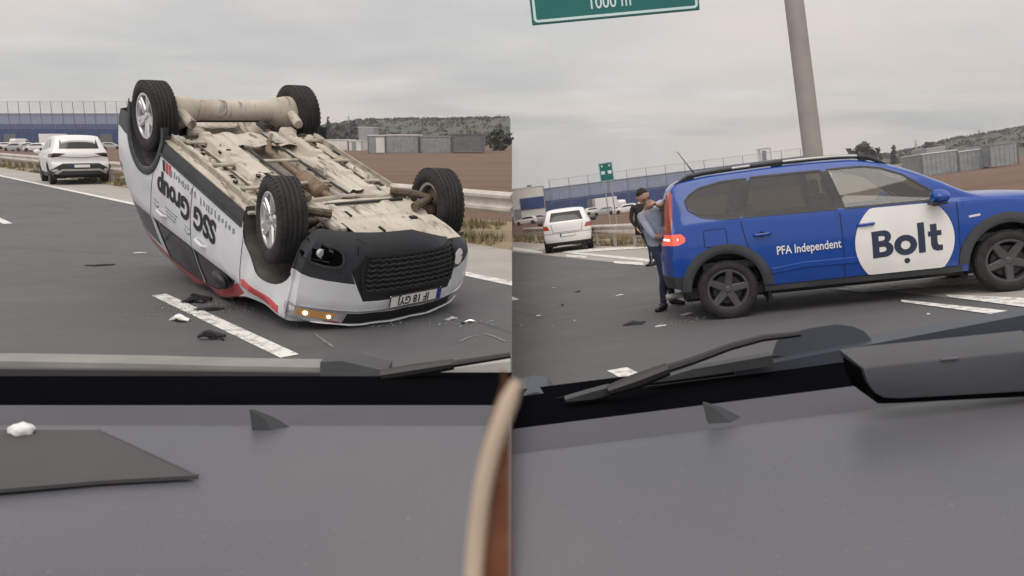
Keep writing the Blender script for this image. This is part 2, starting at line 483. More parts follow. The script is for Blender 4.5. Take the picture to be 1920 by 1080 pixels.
def build_half(F, v, p, left, edge_line, edge):
    road = ground_grid('road', F, v, p, SS, [-40, -20, -10, -5, 0, edge_line], lambda s, o: 0.0, M['asphalt'], left)
    sh = ground_grid('hard_shoulder', F, v, p, SS, [edge_line, (edge_line + edge) / 2, edge], lambda s, o: 0.0, M['shoulder'], left)
    ground_grid('verge', F, v, p, SS, [edge + x for x in (0, 0.25, 0.6, 1.0, 1.6, 2.2, 3.0)], lambda s, o: land(s, o, edge), M['verge'], left)
    ground_grid('field', F, v, p, SS, [edge + x for x in (3.0, 4, 5, 6, 8, 11, 14, 20, 30, 45, 70, 100, 150, 220, 300, 450, 700, 1100, 1600)], lambda s, o: land(s, o, edge), M['field'], left)
    return road, sh
EDGE_L, EDGE_R = 7.0, 8.6
road_l, sh_l = build_half(FL, VL, PL, True, 5.25, EDGE_L)
road_r, sh_r = build_half(FR, VR, PR, False, 6.3, EDGE_R)
def so(F, v, p, px, py, z=0.0):
    q = on_plane(F, px, py, z)
    return q.dot(v), q.dot(p)
def marking(F, v, p, pts, left, parent, z=0.004):
    """a painted patch given by its corners (along, across)"""
    bm = bmesh.new()
    n = max(1, int(max(abs(pts[1][0] - pts[0][0]), 1) / 2))
    A, B, C2, D = [V((x, y)) for x, y in pts]
    rows = []
    for i in range(n + 1):
        a = A.lerp(B, i / n); d = D.lerp(C2, i / n)
        rows.append([bm.verts.new(F @ (v * q.x + p * q.y + V((0, 0, z)))) for q in (a, d)])
    for r0, r1 in zip(rows, rows[1:]): bm.faces.new((r0[0], r1[0], r1[1], r0[1]))
    clip(bm, left)
    if not bm.faces: bm.free(); return
    for f in bm.faces: f.normal_update()
    bmesh.ops.recalc_face_normals(bm, faces=bm.faces[:])
    if sum(f.normal.z for f in bm.faces) < 0: bmesh.ops.reverse_faces(bm, faces=bm.faces[:])
    me = bpy.data.meshes.new('lane_marking'); bm.to_mesh(me); bm.free()
    return link_mesh('lane_marking', finish(me, M['line'], 60), parent)
def bar(s0, s1, o, w): return [(s0, o - w / 2), (s1, o - w / 2), (s1, o + w / 2), (s0, o + w / 2)]
# upper road: lane dashes and solid edge line
sA, oA = so(FL, VL, PL, 297, 553); sB, oB = so(FL, VL, PL, 545, 668)
marking(FL, VL, PL, bar(sB, sA, (oA + oB) / 2, 0.14), True, road_l)
sC, oC = so(FL, VL, PL, 26, 419)
marking(FL, VL, PL, bar(sC, sC + 4, (oA + oB) / 2, 0.14), True, road_l)
for k in range(1, 9): marking(FL, VL, PL, bar(sC + 10.5 * k, sC + 10.5 * k + 4, (oA + oB) / 2, 0.14), True, road_l)
marking(FL, VL, PL, bar(2, 300, 5.33, 0.17), True, road_l)
# lower road: lane dashes, edge line, gore lines of the exit
sA, oA = so(FR, VR, PR, 1160, 694); sB, oB = so(FR, VR, PR, 1182, 712)
marking(FR, VR, PR, bar(sB - 0.1, sA + 0.05, oA, 0.19), False, road_r)
sC, oC = so(FR, VR, PR, 964, 563)
marking(FR, VR, PR, bar(sC, sC + 3, oC, 0.2), False, road_r)
def marking_px(corners, z=0.008):
    marking(FR, VR, PR, [so(FR, VR, PR, *c) for c in corners], False, road_r, z)
marking_px([(1690, 563), (1930, 588), (1930, 600), (1690, 567)])
marking_px([(1770, 553), (1930, 560), (1930, 578), (1780, 558)])
marking_px([(1560, 543), (1830, 520), (1840, 532), (1620, 549)])
marking_px([(1066, 472), (1240, 488), (1240, 494), (1066, 475)])
marking_px([(1050, 471), (1210, 461), (1230, 465), (1060, 475)], 0.012)
marking_px([(1150, 490), (1205, 492), (1207, 498), (1152, 494)])
marking_px([(962, 463), (1018, 472), (1018, 476), (962, 469)])
marking_px([(1060, 478), (1100, 480), (1100, 484), (1064, 482)])

# the earth bank between the two carriageways (in the plane where they meet)
bm = bmesh.new()
ys = spread(0.6, 1400, 60, 2.2)
def zl(y):
    s, o = y * VL.y, y * PL.y
    return 0.0 if o < EDGE_L else land(s, o, EDGE_L)
def zr(y):
    n = FR.to_3x3() @ V((0, 0, 1)); o = FR.translation
    return o.z - (n.y * (y - o.y) + n.x * (0 - o.x)) / n.z - 0.6
prev = None
for y in ys:
    a, b = bm.verts.new((0, y, zl(y))), bm.verts.new((0, y, min(zr(y), zl(y) - 0.02)))
    if prev: bm.faces.new((prev[0], a, b, prev[1]))
    prev = (a, b)
me = bpy.data.meshes.new('embankment'); bm.to_mesh(me); bm.free()
tag(link_mesh('embankment', finish(me, M['verge'])), kind='structure')

# ------------------------------------------------------------------ verge grass (stuff)
def grass(F, v, p, s0, s1, o0, o1, n, left, h):
    bm = bmesh.new()
    for _ in range(n):
        t = rnd.random(); s = s0 + (s1 - s0) * t ** 1.6; o = rnd.uniform(o0, o1)
        base = F @ (v * s + p * o)
        if (base.x > -0.15) if left else (base.x < 0.15): continue
        clump = h * rnd.uniform(0.4, 1.1) * (0.55 + 0.45 * math.sin(s * 1.9 + o * 3))
        if clump < 0.04: continue
        for k in range(5):
            a = rnd.uniform(0, 6.28); ln = clump * rnd.uniform(0.6, 1.2); w = 0.012 + s * 0.0004
            d = V((math.cos(a), math.sin(a), 0)); q = V((-d.y, d.x, 0)) * w
            c0 = base + d * rnd.uniform(0, 0.08)
            up = F.to_3x3() @ V((0, 0, 1))
            bm.faces.new([bm.verts.new(c0 - q), bm.verts.new(c0 + q), bm.verts.new(c0 + up * ln + d * ln * rnd.uniform(0.1, 0.6))])
    me = bpy.data.meshes.new('grass'); bm.to_mesh(me); bm.free()
    tag(link_mesh('grass', finish(me, M['grass'], smooth=False)), kind='stuff')
grass(FL, VL, PL, 3, 70, EDGE_L + 0.05, EDGE_L + 2.2, 9000, True, 0.20)
grass(FR, VR, PR, 6, 70, EDGE_R + 0.05, EDGE_R + 2.2, 6000, False, 0.20)

# ------------------------------------------------------------------ guardrails
def guardrail(F, v, p, s0, s1, off, label, step=4.0):
    up = V((0, 0, 1))
    def MM(s): return F @ frame(v, -p, up, v * s + p * off)      # local x along, y towards the road
    root = thing('guardrail', MM(s0), label, 'guardrail', 'steel guardrails along the verge')
    prof = [(0.0, 0.44), (0.03, 0.445), (0.075, 0.49), (0.075, 0.53), (0.03, 0.565), (0.02, 0.60), (0.03, 0.635), (0.075, 0.67), (0.075, 0.71), (0.03, 0.755), (0.0, 0.76)]
    n = int((s1 - s0) / step)
    seg = MB()
    L = step + 0.02
    for x0, x1, dy in ((0.0, L, 0.0),):
        pts = [(x0, y + dy, z) for y, z in prof] + [(x1, y + dy, z) for y, z in prof] + [(x0, y + dy - 0.006, z) for y, z in prof] + [(x1, y + dy - 0.006, z) for y, z in prof]
        k = len(prof)
        fs = [(i, i + 1, k + i + 1, k + i) for i in range(k - 1)] + [(2 * k + i, 3 * k + i, 3 * k + i + 1, 2 * k + i + 1) for i in range(k - 1)]
        fs += [(0, k, 3 * k, 2 * k), (k - 1, 3 * k - 1, 4 * k - 1, 2 * k - 1)]
        seg.poly(pts, fs)
    for z in (0.51, 0.69):
        for x in (0.06, 0.16): seg.box((x, 0.08, z), (0.03, 0.012, 0.03))
    sm = seg.mesh('rail', M['galv_rail'])
    pm_ = MB(); pm_.box((0.0, -0.10, 0.30), (0.06, 0.11, 0.95)); pm_.box((0.0, -0.03, 0.60), (0.10, 0.05, 0.30), bev=0.01)
    pm = pm_.mesh('post', M['galv'])
    for i in range(n):
        link_mesh('rail', sm, root, Matrix.Translation((i * step, (i % 2) * 0.003, 0)))
        for h in ((0, 0.5) if i else (0.5,)): link_mesh('post', pm, root, Matrix.Translation((i * step + h * step, -0.01, -0.1)))
    return root
_g0 = -(PL.x * 7.2) / VL.x      # where the rail meets the bank
guardrail(FL, VL, PL, _g0 + 0.13, _g0 + 170, 7.35, 'long weathered steel guardrail running behind the overturned car and the white SUV')
_s, _o = so(FR, VR, PR, 1150, 421, 0.75)
def clip_s(F, v, p, off):           # along-value where an offset line crosses world X = 0
    a = (F.to_3x3() @ v).x; b = (F.translation + F.to_3x3() @ (p * off)).x
    return -b / a
guardrail(FR, VR, PR, 8.0, clip_s(FR, VR, PR, _o) - 0.1, _o, 'steel guardrail of the lower verge, behind the white hatchback and the man')

# ------------------------------------------------------------------ far hills, woods, trees
def hz(F, px):
    """image row of the horizon of frame F"""
    d = F.inverted().to_3x3()
    lo, hi = -400, 1200
    for _ in range(40):
        m = (lo + hi) / 2
        if (d @ ray(px, m)).z > 0: lo = m
        else: hi = m
    return lo
def far_pt(F, px, depth, z):
    q = at_depth(F, px, hz(F, px), depth); q.z = z
    return q
def hill(F, ridge, label_tree, left):
    """ridge: (px, pixels above the horizon)"""
    rf = pchip(ridge)
    pxs = spread(ridge[0][0], ridge[-1][0], 40)
    bm = bmesh.new(); rows = []
    deps = [(330, 0.0), (400, 0.25), (480, 0.6), (560, 0.9), (620, 1.0), (760, 0.7), (900, 0.0)]
    for px in pxs:
        h = rf(px)
        col = []
        for d, k in deps:
            z = lowland - 1 + (1.5 - lowland + 1 + h * 620 / FPX) * k + 0.8 * math.sin(px * 0.11 + d * 0.03) * k
            col.append(bm.verts.new(F @ far_pt(F, px, d, z)))
        rows.append(col)
    for a, b in zip(rows, rows[1:]):
        for i in range(len(deps) - 1): bm.faces.new((a[i], b[i], b[i + 1], a[i + 1]))
    bmesh.ops.recalc_face_normals(bm, faces=bm.faces[:])
    me = bpy.data.meshes.new('hill'); bm.to_mesh(me); bm.free()
    tag(link_mesh('hill', finish(me, M['foliage'], 80)), kind='structure')
    bm = bmesh.new()
    for k in range(620):
        px = rnd.uniform(ridge[0][0] + 3, ridge[-1][0] - 2); top = rnd.random() < 0.55
        d = 618 if top else rnd.uniform(380, 600)
        kk = float(np.interp(d, [a for a, b in deps], [b for a, b in deps]))
        h = rf(px)
        z = lowland - 1 + (1.5 - lowland + 1 + h * 620 / FPX) * kk
        if h < 4: continue
        c = F @ far_pt(F, px, d, z); r = rnd.uniform(0.9, 2.4)
        blob(bm, c, r * 1.6, r * 0.75, 12)
    me = bpy.data.meshes.new('woods'); bm.to_mesh(me); bm.free()
    tag(link_mesh('woods', finish(me, M['foliage'], smooth=False)), kind='stuff')
def blob(bm, c, rx, rz, n):
    """a loose clump of leaf-sprays"""
    for _ in range(n):
        a, b = rnd.uniform(0, 6.283), rnd.uniform(-0.4, 1.0)
        rr = rnd.uniform(0.35, 1.0)
        q = c + V((math.cos(a) * rx * rr * math.sqrt(max(0, 1 - b * b * 0.8)), math.sin(a) * rx * rr, b * rz * 1.1))
        s = rnd.uniform(0.25, 0.55) * min(rx, rz) * 1.6
        n1 = V((rnd.gauss(0, 1), rnd.gauss(0, 1), rnd.gauss(0, 1))).normalized()
        u = n1.orthogonal().normalized() * s; w = n1.cross(u.normalized()) * s * rnd.uniform(0.5, 1)
        bm.faces.new([bm.verts.new(q + u), bm.verts.new(q + w), bm.verts.new(q - u * 0.9), bm.verts.new(q - w * rnd.uniform(0.6, 1.1))])
hill(FL, [(570, 4), (600, 22), (640, 28), (665, 33), (720, 35), (800, 36), (880, 37), (957, 39)], '', True)
hill(FR, [(1560, 3), (1600, 14), (1640, 20), (1700, 25), (1745, 30), (1800, 36), (1860, 38), (1990, 44)], '', False)
def tree(F, px, y_top, depth, w, label, group, slim=False):
    base = far_pt(F, px, depth, lowland - 0.2)
    top = CAMH + (hz(F, px) - y_top) * depth / FPX
    H = top - base.z
    root = thing('poplar_tree' if slim else 'bushy_tree', F @ Matrix.Translation(base), label, 'tree', group)
    t = MB(); t.tube([(0, 0, 0), (0.05 * H * 0.1, 0, H * 0.4), (0, 0, H * 0.85)], [H * 0.03, H * 0.02, H * 0.006], 7)
    for k in range(5):
        a = k * 1.3; z = H * (0.3 + 0.1 * k)
        t.tube([(0, 0, z), (math.cos(a) * w * 0.3, math.sin(a) * w * 0.3, z + H * 0.1)], [H * 0.01, H * 0.004], 5)
    t.build('trunk', M['bark'], root)
    bm = bmesh.new()
    for k in range(46 if slim else 60):
        z = rnd.uniform(0.12, 0.97) if slim else rnd.uniform(0.2, 0.93)
        r = w * 0.5 * (math.sin(math.pi * min(1, z * 0.9 + 0.12)) ** 0.7)
        a = rnd.uniform(0, 6.28); rr = r * rnd.uniform(0.0, 0.85)
        blob(bm, V((math.cos(a) * rr, math.sin(a) * rr, z * H)), w * 0.2, w * 0.17 if not slim else w * 0.3, 10)
    me = bpy.data.meshes.new('crown'); bm.to_mesh(me); bm.free()
    link_mesh('crown', finish(me, M['foliage'], smooth=False), root)
GT = 'trees in front of the far hills'
tree(FL, 617, 224, 300, 3.0, 'slim dark poplar standing up right of the raised far rear wheel', GT, True)
tree(FL, 592, 226, 290, 3.4, 'dark tree half hidden by the raised far rear wheel', GT, True)
tree(FL, 663, 230, 420, 8, 'bushy tree at the left end of the wooded ridge beyond the sheds', GT)
tree(FL, 640, 240, 380, 12, 'low wide bush left of the wooded ridge, above the white halls', GT)
tree(FL, 935, 250, 150, 5, 'low green bush at the right end of the row of grey sheds', GT)
tree(FR, 1618, 281, 260, 12, 'wide dark tree just above the front of the blue car roof', GT)
tree(FR, 1650, 280, 300, 3, 'first slim poplar right of the wide dark tree over the blue car roof', GT, True)
tree(FR, 1678, 274, 300, 3.2, 'tallest slim poplar over the windscreen of the blue car', GT, True)
tree(FR, 1742, 268, 420, 8, 'bushy tree at the left end of the lower wooded ridge', GT)
def lattice_mast(F, px, y_top, depth, label):
    b = far_pt(F, px, depth, lowland); H = CAMH + (hz(F, px) - y_top) * depth / FPX - b.z
    root = thing('power_mast', F @ Matrix.Translation(b), label, 'pylon', 'thin masts on the skyline')
    m = MB()
    for a in (-1, 1):
        for c in (-1, 1): m.tube([(a * H * 0.05, c * H * 0.05, 0), (0, 0, H)], 0.22, 5)
    m.build('mast_frame', M['galv'], root)
    m = MB()
    for z, w in ((0.8, 0.12), (0.9, 0.09)): m.box((0, 0, H * z), (H * w * 2, 0.3, 0.3))
    m.build('crossarm', M['galv'], root)
lattice_mast(FL, 655, 216, 600, 'faint thin power mast left of the ridge top')
lattice_mast(FL, 768, 217, 640, 'faint thin power mast above the middle of the grey sheds')
lattice_mast(FR, 1720, 261, 600, 'faint power mast over the windscreen of the blue car')
lattice_mast(FR, 1838, 240, 640, 'thin mast on the ridge above the grey sheds at far right')

# ------------------------------------------------------------------ buildings
M['wall_light'] = simple('pale blue cladding', (0.23, 0.28, 0.43), 0.6, 0, 0.10, 0.6)
M['wall_dark'] = simple('deep blue cladding', (0.028, 0.062, 0.20), 0.55, 0, 0.2, 0.5)
M['wall_white'] = simple('white cladding', (0.72, 0.72, 0.71), 0.6, 0, 0.08, 0.7)
M['shed_grey'] = simple('grey corrugated sheet', (0.28, 0.305, 0.325), 0.5, 0.1, 0.18, 1.2)
M['shed_dark'] = simple('dark grey sheet', (0.15, 0.165, 0.175), 0.55, 0.1, 0.18, 1.2)
M['roof'] = simple('grey roof sheet', (0.34, 0.35, 0.37), 0.6, 0, 0.1, 0.5)
M['net'] = simple('net wire', (0.55, 0.57, 0.60), 0.6, 0.1)
M['net_post'] = simple('dark net post', (0.13, 0.14, 0.16), 0.6, 0.1)
M['sign_green'] = simple('green sign sheeting', (0.0, 0.135, 0.128), 0.5, 0, 0.05, 2)
M['sign_white'] = simple('white sign sheeting', (0.62, 0.76, 0.78), 0.5, 0, 0.05, 2)
def warehouse(F, x0, x1, depth, up, label):
    """x0, x1: image columns of the front; up: (top, seam) pixels above the horizon"""
    a, b = far_pt(F, x0, depth, lowland), far_pt(F, x1, depth, lowland)
    ex = (b - a); L = ex.length; ex.normalize(); ey = V((-ex.y, ex.x, 0))
    root = thing('warehouse', F @ frame(ex, ey, V((0, 0, 1)), a), label, 'warehouse', 'long blue warehouse halls')
    zt = CAMH + up[0] * depth / FPX - lowland; zs = CAMH + up[1] * depth / FPX - lowland
    nb = max(6, int(L / 6)); w = L / nb
    pd = MB(); pd.box((0, 0, zs / 2), (w - 0.06, 0.3, zs)); dme = pd.mesh('wall_panel', M['wall_dark'], smooth=False)
    pl = MB(); pl.box((0, 0, (zt - zs) / 2), (w - 0.06, 0.3, zt - zs)); lme = pl.mesh('wall_panel', M['wall_light'], smooth=False)
    for i in range(nb):
        link_mesh('wall_panel', dme, root, Matrix.Translation(((i + 0.5) * w, 0, 0)))
        link_mesh('wall_panel', lme, root, Matrix.Translation(((i + 0.5) * w, -0.1, zs)))
    m = MB(); m.box((L / 2, 30.2, zt / 2 - 0.1), (L - 0.2, 60, zt - 0.2)); m.build('hall', M['roof'], root, smooth=False)
    m = MB(); m.box((L / 2, -0.25, zt + 0.1), (L + 0.4, 0.5, 0.3)); m.build('roof_edge', M['wall_light'], root, smooth=False)
    for i in range(2, nb, 5):
        m = MB(); m.box(((i + 0.5) * w, -0.24, 2.0), (4.0, 0.12, 4.0)); m.build('loading_door', M['shed_dark'], root, smooth=False)
    return root, L, zt
def net_fence(F, x0, x1, depth, up, label, step):
    a, b = far_pt(F, x0, depth, lowland), far_pt(F, x1, depth, lowland)
    ex = (b - a); L = ex.length; ex.normalize(); ey = V((-ex.y, ex.x, 0))
    root = thing('net_fence', F @ frame(ex, ey, V((0, 0, 1)), a), label, 'net fence', 'tall ball nets in front of the blue halls')
    H = CAMH + up * depth / FPX - lowland
    m = MB(); m.tube([(0, 0, 0), (0, 0, H)], 0.085, 6); pm = m.mesh('post', M['net_post'])
    n = int(L / step)
    for i in range(n + 1): link_mesh('post', pm, root, Matrix.Translation((i * step, 0, 0)))
    m = MB()
    for z in (H - 0.05, H * 0.72): m.box((n * step / 2, 0, z), (n * step, 0.12, 0.12))
    m.build('top_wire', M['galv'], root)
    m = MB()
    for i in range(n * 6): m.box((i * step / 6 + 0.05, 0.1, H * 0.7), (0.035, 0.03, H * 0.6))
    for k in range(14): m.box((n * step / 2, 0.1, H * (0.4 + 0.043 * k)), (n * step, 0.03, 0.035))
    tag(m.build('net', M['net'], root, smooth=False), kind='stuff')
def block(F, x0, x1, y_base, y_top, depth, deep, name, mat, label, cat, group, roofmat=None, z0=None, door=None, ribs=0, gap=False):
    """a small building between two image columns; real box with roof, plinth and door"""
    z0 = lowland if z0 is None else z0
    a, b = far_pt(F, x0, depth, z0), far_pt(F, x1, depth, z0)
    ex = (b - a); L = ex.length; ex.normalize(); ey = V((-ex.y, ex.x, 0))
    H = CAMH + (hz(F, (x0 + x1) / 2) - y_top) * depth / FPX - z0
    root = thing(name, F @ frame(ex, ey, V((0, 0, 1)), a), label, cat, group)
    m = MB(); m.box((L / 2, deep / 2, H / 2 + (0.12 if gap else 0)), (L - 0.06, deep, H - (0.3 if gap else 0.06)))
    for i in range(ribs): m.box(((i + 0.5) * L / ribs, -0.03, H / 2), (L / ribs * 0.5, 0.06, H - 0.4))
    m.build('walls', mat, root, smooth=False)
    m = MB(); m.box((L / 2, deep / 2, H + 0.06), (L + 0.1, deep + 0.2, 0.16)); m.build('roof', roofmat or M['roof'], root, smooth=False)
    if door:
        m = MB(); m.box((L * door[0], -0.09, H * 0.46), (L * door[1], 0.08, H * 0.86)); m.build('door', door[2], root, smooth=False)
    for sx in (0.0, L):
        m = MB(); m.box((sx, -0.02, H / 2), (0.14, 0.14, H)); m.build('corner_post', M['shed_dark'], root, smooth=False)
    return root
warehouse(FL, -70, 470, 260, (47, 29), 'long blue warehouse hall behind the white SUV and the raised rear wheel')
net_fence(FL, -60, 470, 252, 70, 'tall ball net on posts in front of the left blue warehouse', 3.45)
warehouse(FR, 1022, 1530, 260, (40, 18), 'long blue warehouse hall behind the blue car and the green road sign')
net_fence(FR, 1036, 1530, 252, 56, 'tall ball net on posts in front of the warehouse behind the blue car', 6.2)
GS = 'grey site sheds on the brown field'
block(FL, 724, 784, 287, 254, 121, 6, 'site_shed', M['shed_grey'], 'grey shed with a white roof edge, second from left beyond the overturned car', 'shed', GS, M['wall_white'], ribs=8)
block(FL, 690, 722, 287, 254.5, 122, 6, 'site_shed', M['shed_grey'], 'narrow grey shed with a white door, leftmost in its row beyond the field', 'shed', GS, M['wall_white'], door=(0.72, 0.5, M['wall_white']))
block(FL, 787, 846, 287, 257, 121.5, 6, 'site_shed', M['shed_grey'], 'lower bluish shed third from the left in the row beyond the overturned car', 'shed', GS, M['shed_grey'], ribs=8)
block(FL, 849, 908, 287, 252.5, 121, 6, 'site_shed', M['shed_dark'], 'taller dark shed on blocks, rightmost beyond the overturned car', 'shed', GS, M['shed_dark'], ribs=6, gap=True)
GW = 'low white halls beyond the field'
block(FL, 588, 652, 282, 262.5, 150, 8, 'white_hall', M['wall_white'], 'long low white hall seen past the raised underbody', 'hall', GW, M['wall_white'], ribs=5)
block(FL, 653, 678, 282, 264, 148, 6, 'white_hall', M['wall_white'], 'short white hall next to the narrow grey shed', 'hall', GW, M['wall_white'], door=(0.4, 0.3, M['shed_grey']))
block(FL, 672, 702, 270, 239.5, 210, 7, 'white_hall', M['roof'], 'pale roofed hall rising behind the narrow grey shed', 'hall', GW, M['wall_white'])
block(FL, 401, 424, 215, 190.5, 262, 3, 'roof_cabin', M['wall_white'], 'small pale plant cabin on the left warehouse roof between the two raised wheels', 'cabin', 'plant cabins on the warehouse roofs', M['roof'], z0=9.4, door=(0.4, 0.35, M['shed_dark']))
block(FR, 1430, 1450, 300, 279, 262, 3, 'roof_cabin', M['wall_white'], 'small pale plant cabin sticking up above the blue car roof left of the column', 'cabin', 'plant cabins on the warehouse roofs', M['roof'], z0=6.6, door=(0.4, 0.35, M['shed_dark']))
block(FR, 1728, 1795, 325, 286, 121, 6, 'site_shed', M['shed_grey'], 'grey shed with a white roof edge above the bonnet of the blue car', 'shed', GS, M['wall_white'], ribs=8)
block(FR, 1797, 1851, 320, 282, 121, 6, 'site_shed', M['shed_grey'], 'middle grey shed above the bonnet of the blue car, with a white corner', 'shed', GS, M['wall_white'], ribs=7)
block(FR, 1855, 1908, 313, 270, 119, 6, 'site_shed', M['shed_grey'], 'tall grey shed on blocks above the front wheel of the blue car', 'shed', GS, M['shed_grey'], ribs=6, gap=True)
block(FR, 1690, 1727, 328, 306, 150, 8, 'white_hall', M['wall_white'], 'low white hall just above the windscreen of the blue car', 'hall', GW, M['wall_white'], ribs=3)
block(FR, 1738, 1775, 300, 277, 210, 7, 'white_hall', M['roof'], 'pale roofed hall rising behind the grey sheds over the bonnet', 'hall', GW, M['wall_white'])
# white building with a navy fascia at the left end of the lower view
whb = block(FR, 962, 1024, 410, 352, 170, 9, 'white_hall', M['wall_white'], 'white building with a dark blue panel left of the white hatchback', 'hall', GW, M['wall_white'])
m = MB(); m.box((4.4, -0.12, 4.0), (5.2, 0.14, 2.5), bev=0.03); m.build('fascia_panel', M['wall_dark'], whb, smooth=False)
m = MB(); m.box((1.1, -0.12, 1.6), (1.4, 0.14, 3.0), bev=0.03); m.build('door', M['shed_grey'], whb, smooth=False)
m = MB(); m.tube([(4.3, 3, 6.0), (4.3, 3, 8.0)], 0.5, 8); m.build('roof_vent', M['shed_dark'], whb)

# ------------------------------------------------------------------ gantry sign and small exit sign
pb = on_plane(FR, 1536, 395, 0.0)          # foot of the column, hidden by the blue car
pb = far_pt(FR, 1534, 17.4, 0.0)
gant = thing('sign_gantry', FR @ Matrix.Translation(pb), 'tall grey steel column carrying a green motorway sign reading 1000 m at the top', 'road sign')
m = MB()
lean = V((-0.33, 0.0, 9.6))
m.tube([V((0, 0, 0)), lean * 0.5, lean], [0.215, 0.20, 0.185], 24)
m.build('column', M['pole'], gant)
m = MB(); m.tube([(0, 0, 0), (0, 0, 0.05)], 0.45, 20)
for k in range(8): m.tube([(0.37 * math.cos(k * 0.785), 0.37 * math.sin(k * 0.785), 0.05), (0.37 * math.cos(k * 0.785), 0.37 * math.sin(k * 0.785), 0.12)], 0.025, 6)
m.build('base_plate', M['galv'], gant)
GI = (FR @ Matrix.Translation(pb)).inverted()
sl = GI @ (FR @ at_depth(FR, 998.5, 47, 16.9)); sr = GI @ (FR @ at_depth(FR, 1312.5, 18, 17.2))
ex = (sr - sl); SW = ex.length; ex.normalize(); ey = V((-ex.y, ex.x, 0)).normalized(); ez = ex.cross(ey)
SM = frame(ex, ey, ez, sl)
SH = 2.6
m = MB(); m.box((SW / 2, 0.03, SH / 2), (SW, 0.05, SH), bev=0.01); sp = m.build('sign_panel', M['sign_green'], gant, SM)
def ring_rect(mb, x0, x1, z0, z1, w, y, r=0.09, th=0.006):
    def rr(i):
        P = []
        for cx, cz, a0 in ((x1 - r, z1 - r, 0), (x0 + r, z1 - r, 90), (x0 + r, z0 + r, 180), (x1 - r, z0 + r, 270)):
            for k in range(5):
                a = R_(a0 + k * 22.5); q = max(0.005, r - i)
                P.append((cx + q * math.cos(a), y, cz + q * math.sin(a)))
        return P
    o_, i_ = rr(0), rr(w); n = len(o_)
    back = [(x, y + th, z) for x, _, z in o_]; backi = [(x, y + th, z) for x, _, z in i_]
    mb.poly(o_ + i_ + back + backi, [(k, (k + 1) % n, n + (k + 1) % n, n + k) for k in range(n)] + [(k, 2 * n + k, 2 * n + (k + 1) % n, (k + 1) % n) for k in range(n)]
            + [(n + k, n + (k + 1) % n, 3 * n + (k + 1) % n, 3 * n + k) for k in range(n)])
m = MB(); ring_rect(m, 0.04, SW - 0.04, 0.04, 0.60, 0.055, -0.004); m.build('sign_border', M['sign_white'], sp)
m = MB(); ring_rect(m, 0.04, SW - 0.04, 0.66, SH - 0.04, 0.055, -0.004); m.build('sign_border', M['sign_white'], sp)
tm = text_mesh('1000 m', 0.37, 0.004)
bmt = bmesh.new(); bmt.from_mesh(tm)
bmesh.ops.transform(bmt, matrix=Matrix(((0.85, 0, 0, 1.72), (0, 0, -1, -0.006), (0, 1, 0, 0.335), (0, 0, 0, 1))), verts=bmt.verts)
me = bpy.data.meshes.new('lettering'); bmt.to_mesh(me); bmt.free()
link_mesh('lettering', finish(me, M['sign_white'], smooth=False), sp)
m = MB()
cx_ = lean * (7.6 / 9.6)
for dz in (-0.5, 0.5):
    m.tube([V((cx_.x, cx_.y, 7.6 + dz)), SM @ V((0.2, 0.12, SH / 2 + dz))], 0.11, 12)
m.build('arm', M['pole'], gant)
m = MB(); m.box((SW * 0.3, 0.09, SH / 2), (0.08, 0.07, SH - 0.1)); m.build('sign_bracket', M['galv'], gant, SM)
m = MB(); m.box((SW * 0.7, 0.09, SH / 2), (0.08, 0.07, SH - 0.1)); m.build('sign_bracket', M['galv'], gant, SM)

def exit_sign(depth):
    g = far_pt(FR, 1146, depth, lowland)
    root = thing('exit_sign', FR @ Matrix.Translation(g) @ Matrix.Rotation(R_(-1.5), 4, 'Y'), 'green exit countdown sign on two thin posts left of the man', 'road sign')
    z0 = CAMH + 40 * depth / FPX - lowland; w, h = 26 * depth / FPX, 35 * depth / FPX
    m = MB(); m.box((0, 0, z0 + h / 2), (w, 0.05, h), bev=0.01); m.build('sign_panel', M['sign_green'], root)
    m = MB(); ring_rect(m, -w / 2 + 0.02, w / 2 - 0.02, z0 + 0.02, z0 + h - 0.02, 0.035, -0.032, 0.08); m.build('sign_border', M['sign_white'], root)
    for sx in (-0.24, 0.24):
        m = MB(); m.tube([(sx * w, 0.06, 0), (sx * w, 0.06, z0 + h - 0.1)], 0.05, 8); m.build('post', M['galv'], root)
        m = MB(); m.box((sx * w, -0.03, z0 + h * 0.47), (w * 0.27, 0.012, h * 0.17), bev=0.005); m.build('pictogram', M['sign_white'], root)
        m = MB(); m.prism([(sx * w * 1.1 - 0.09, z0 + h * 0.86), (sx * w * 1.1 + 0.09, z0 + h * 0.86), (sx * w * 1.1, z0 + h * 0.74)], -0.026, -0.036); m.build('arrow', M['sign_white'], root)
exit_sign(62)

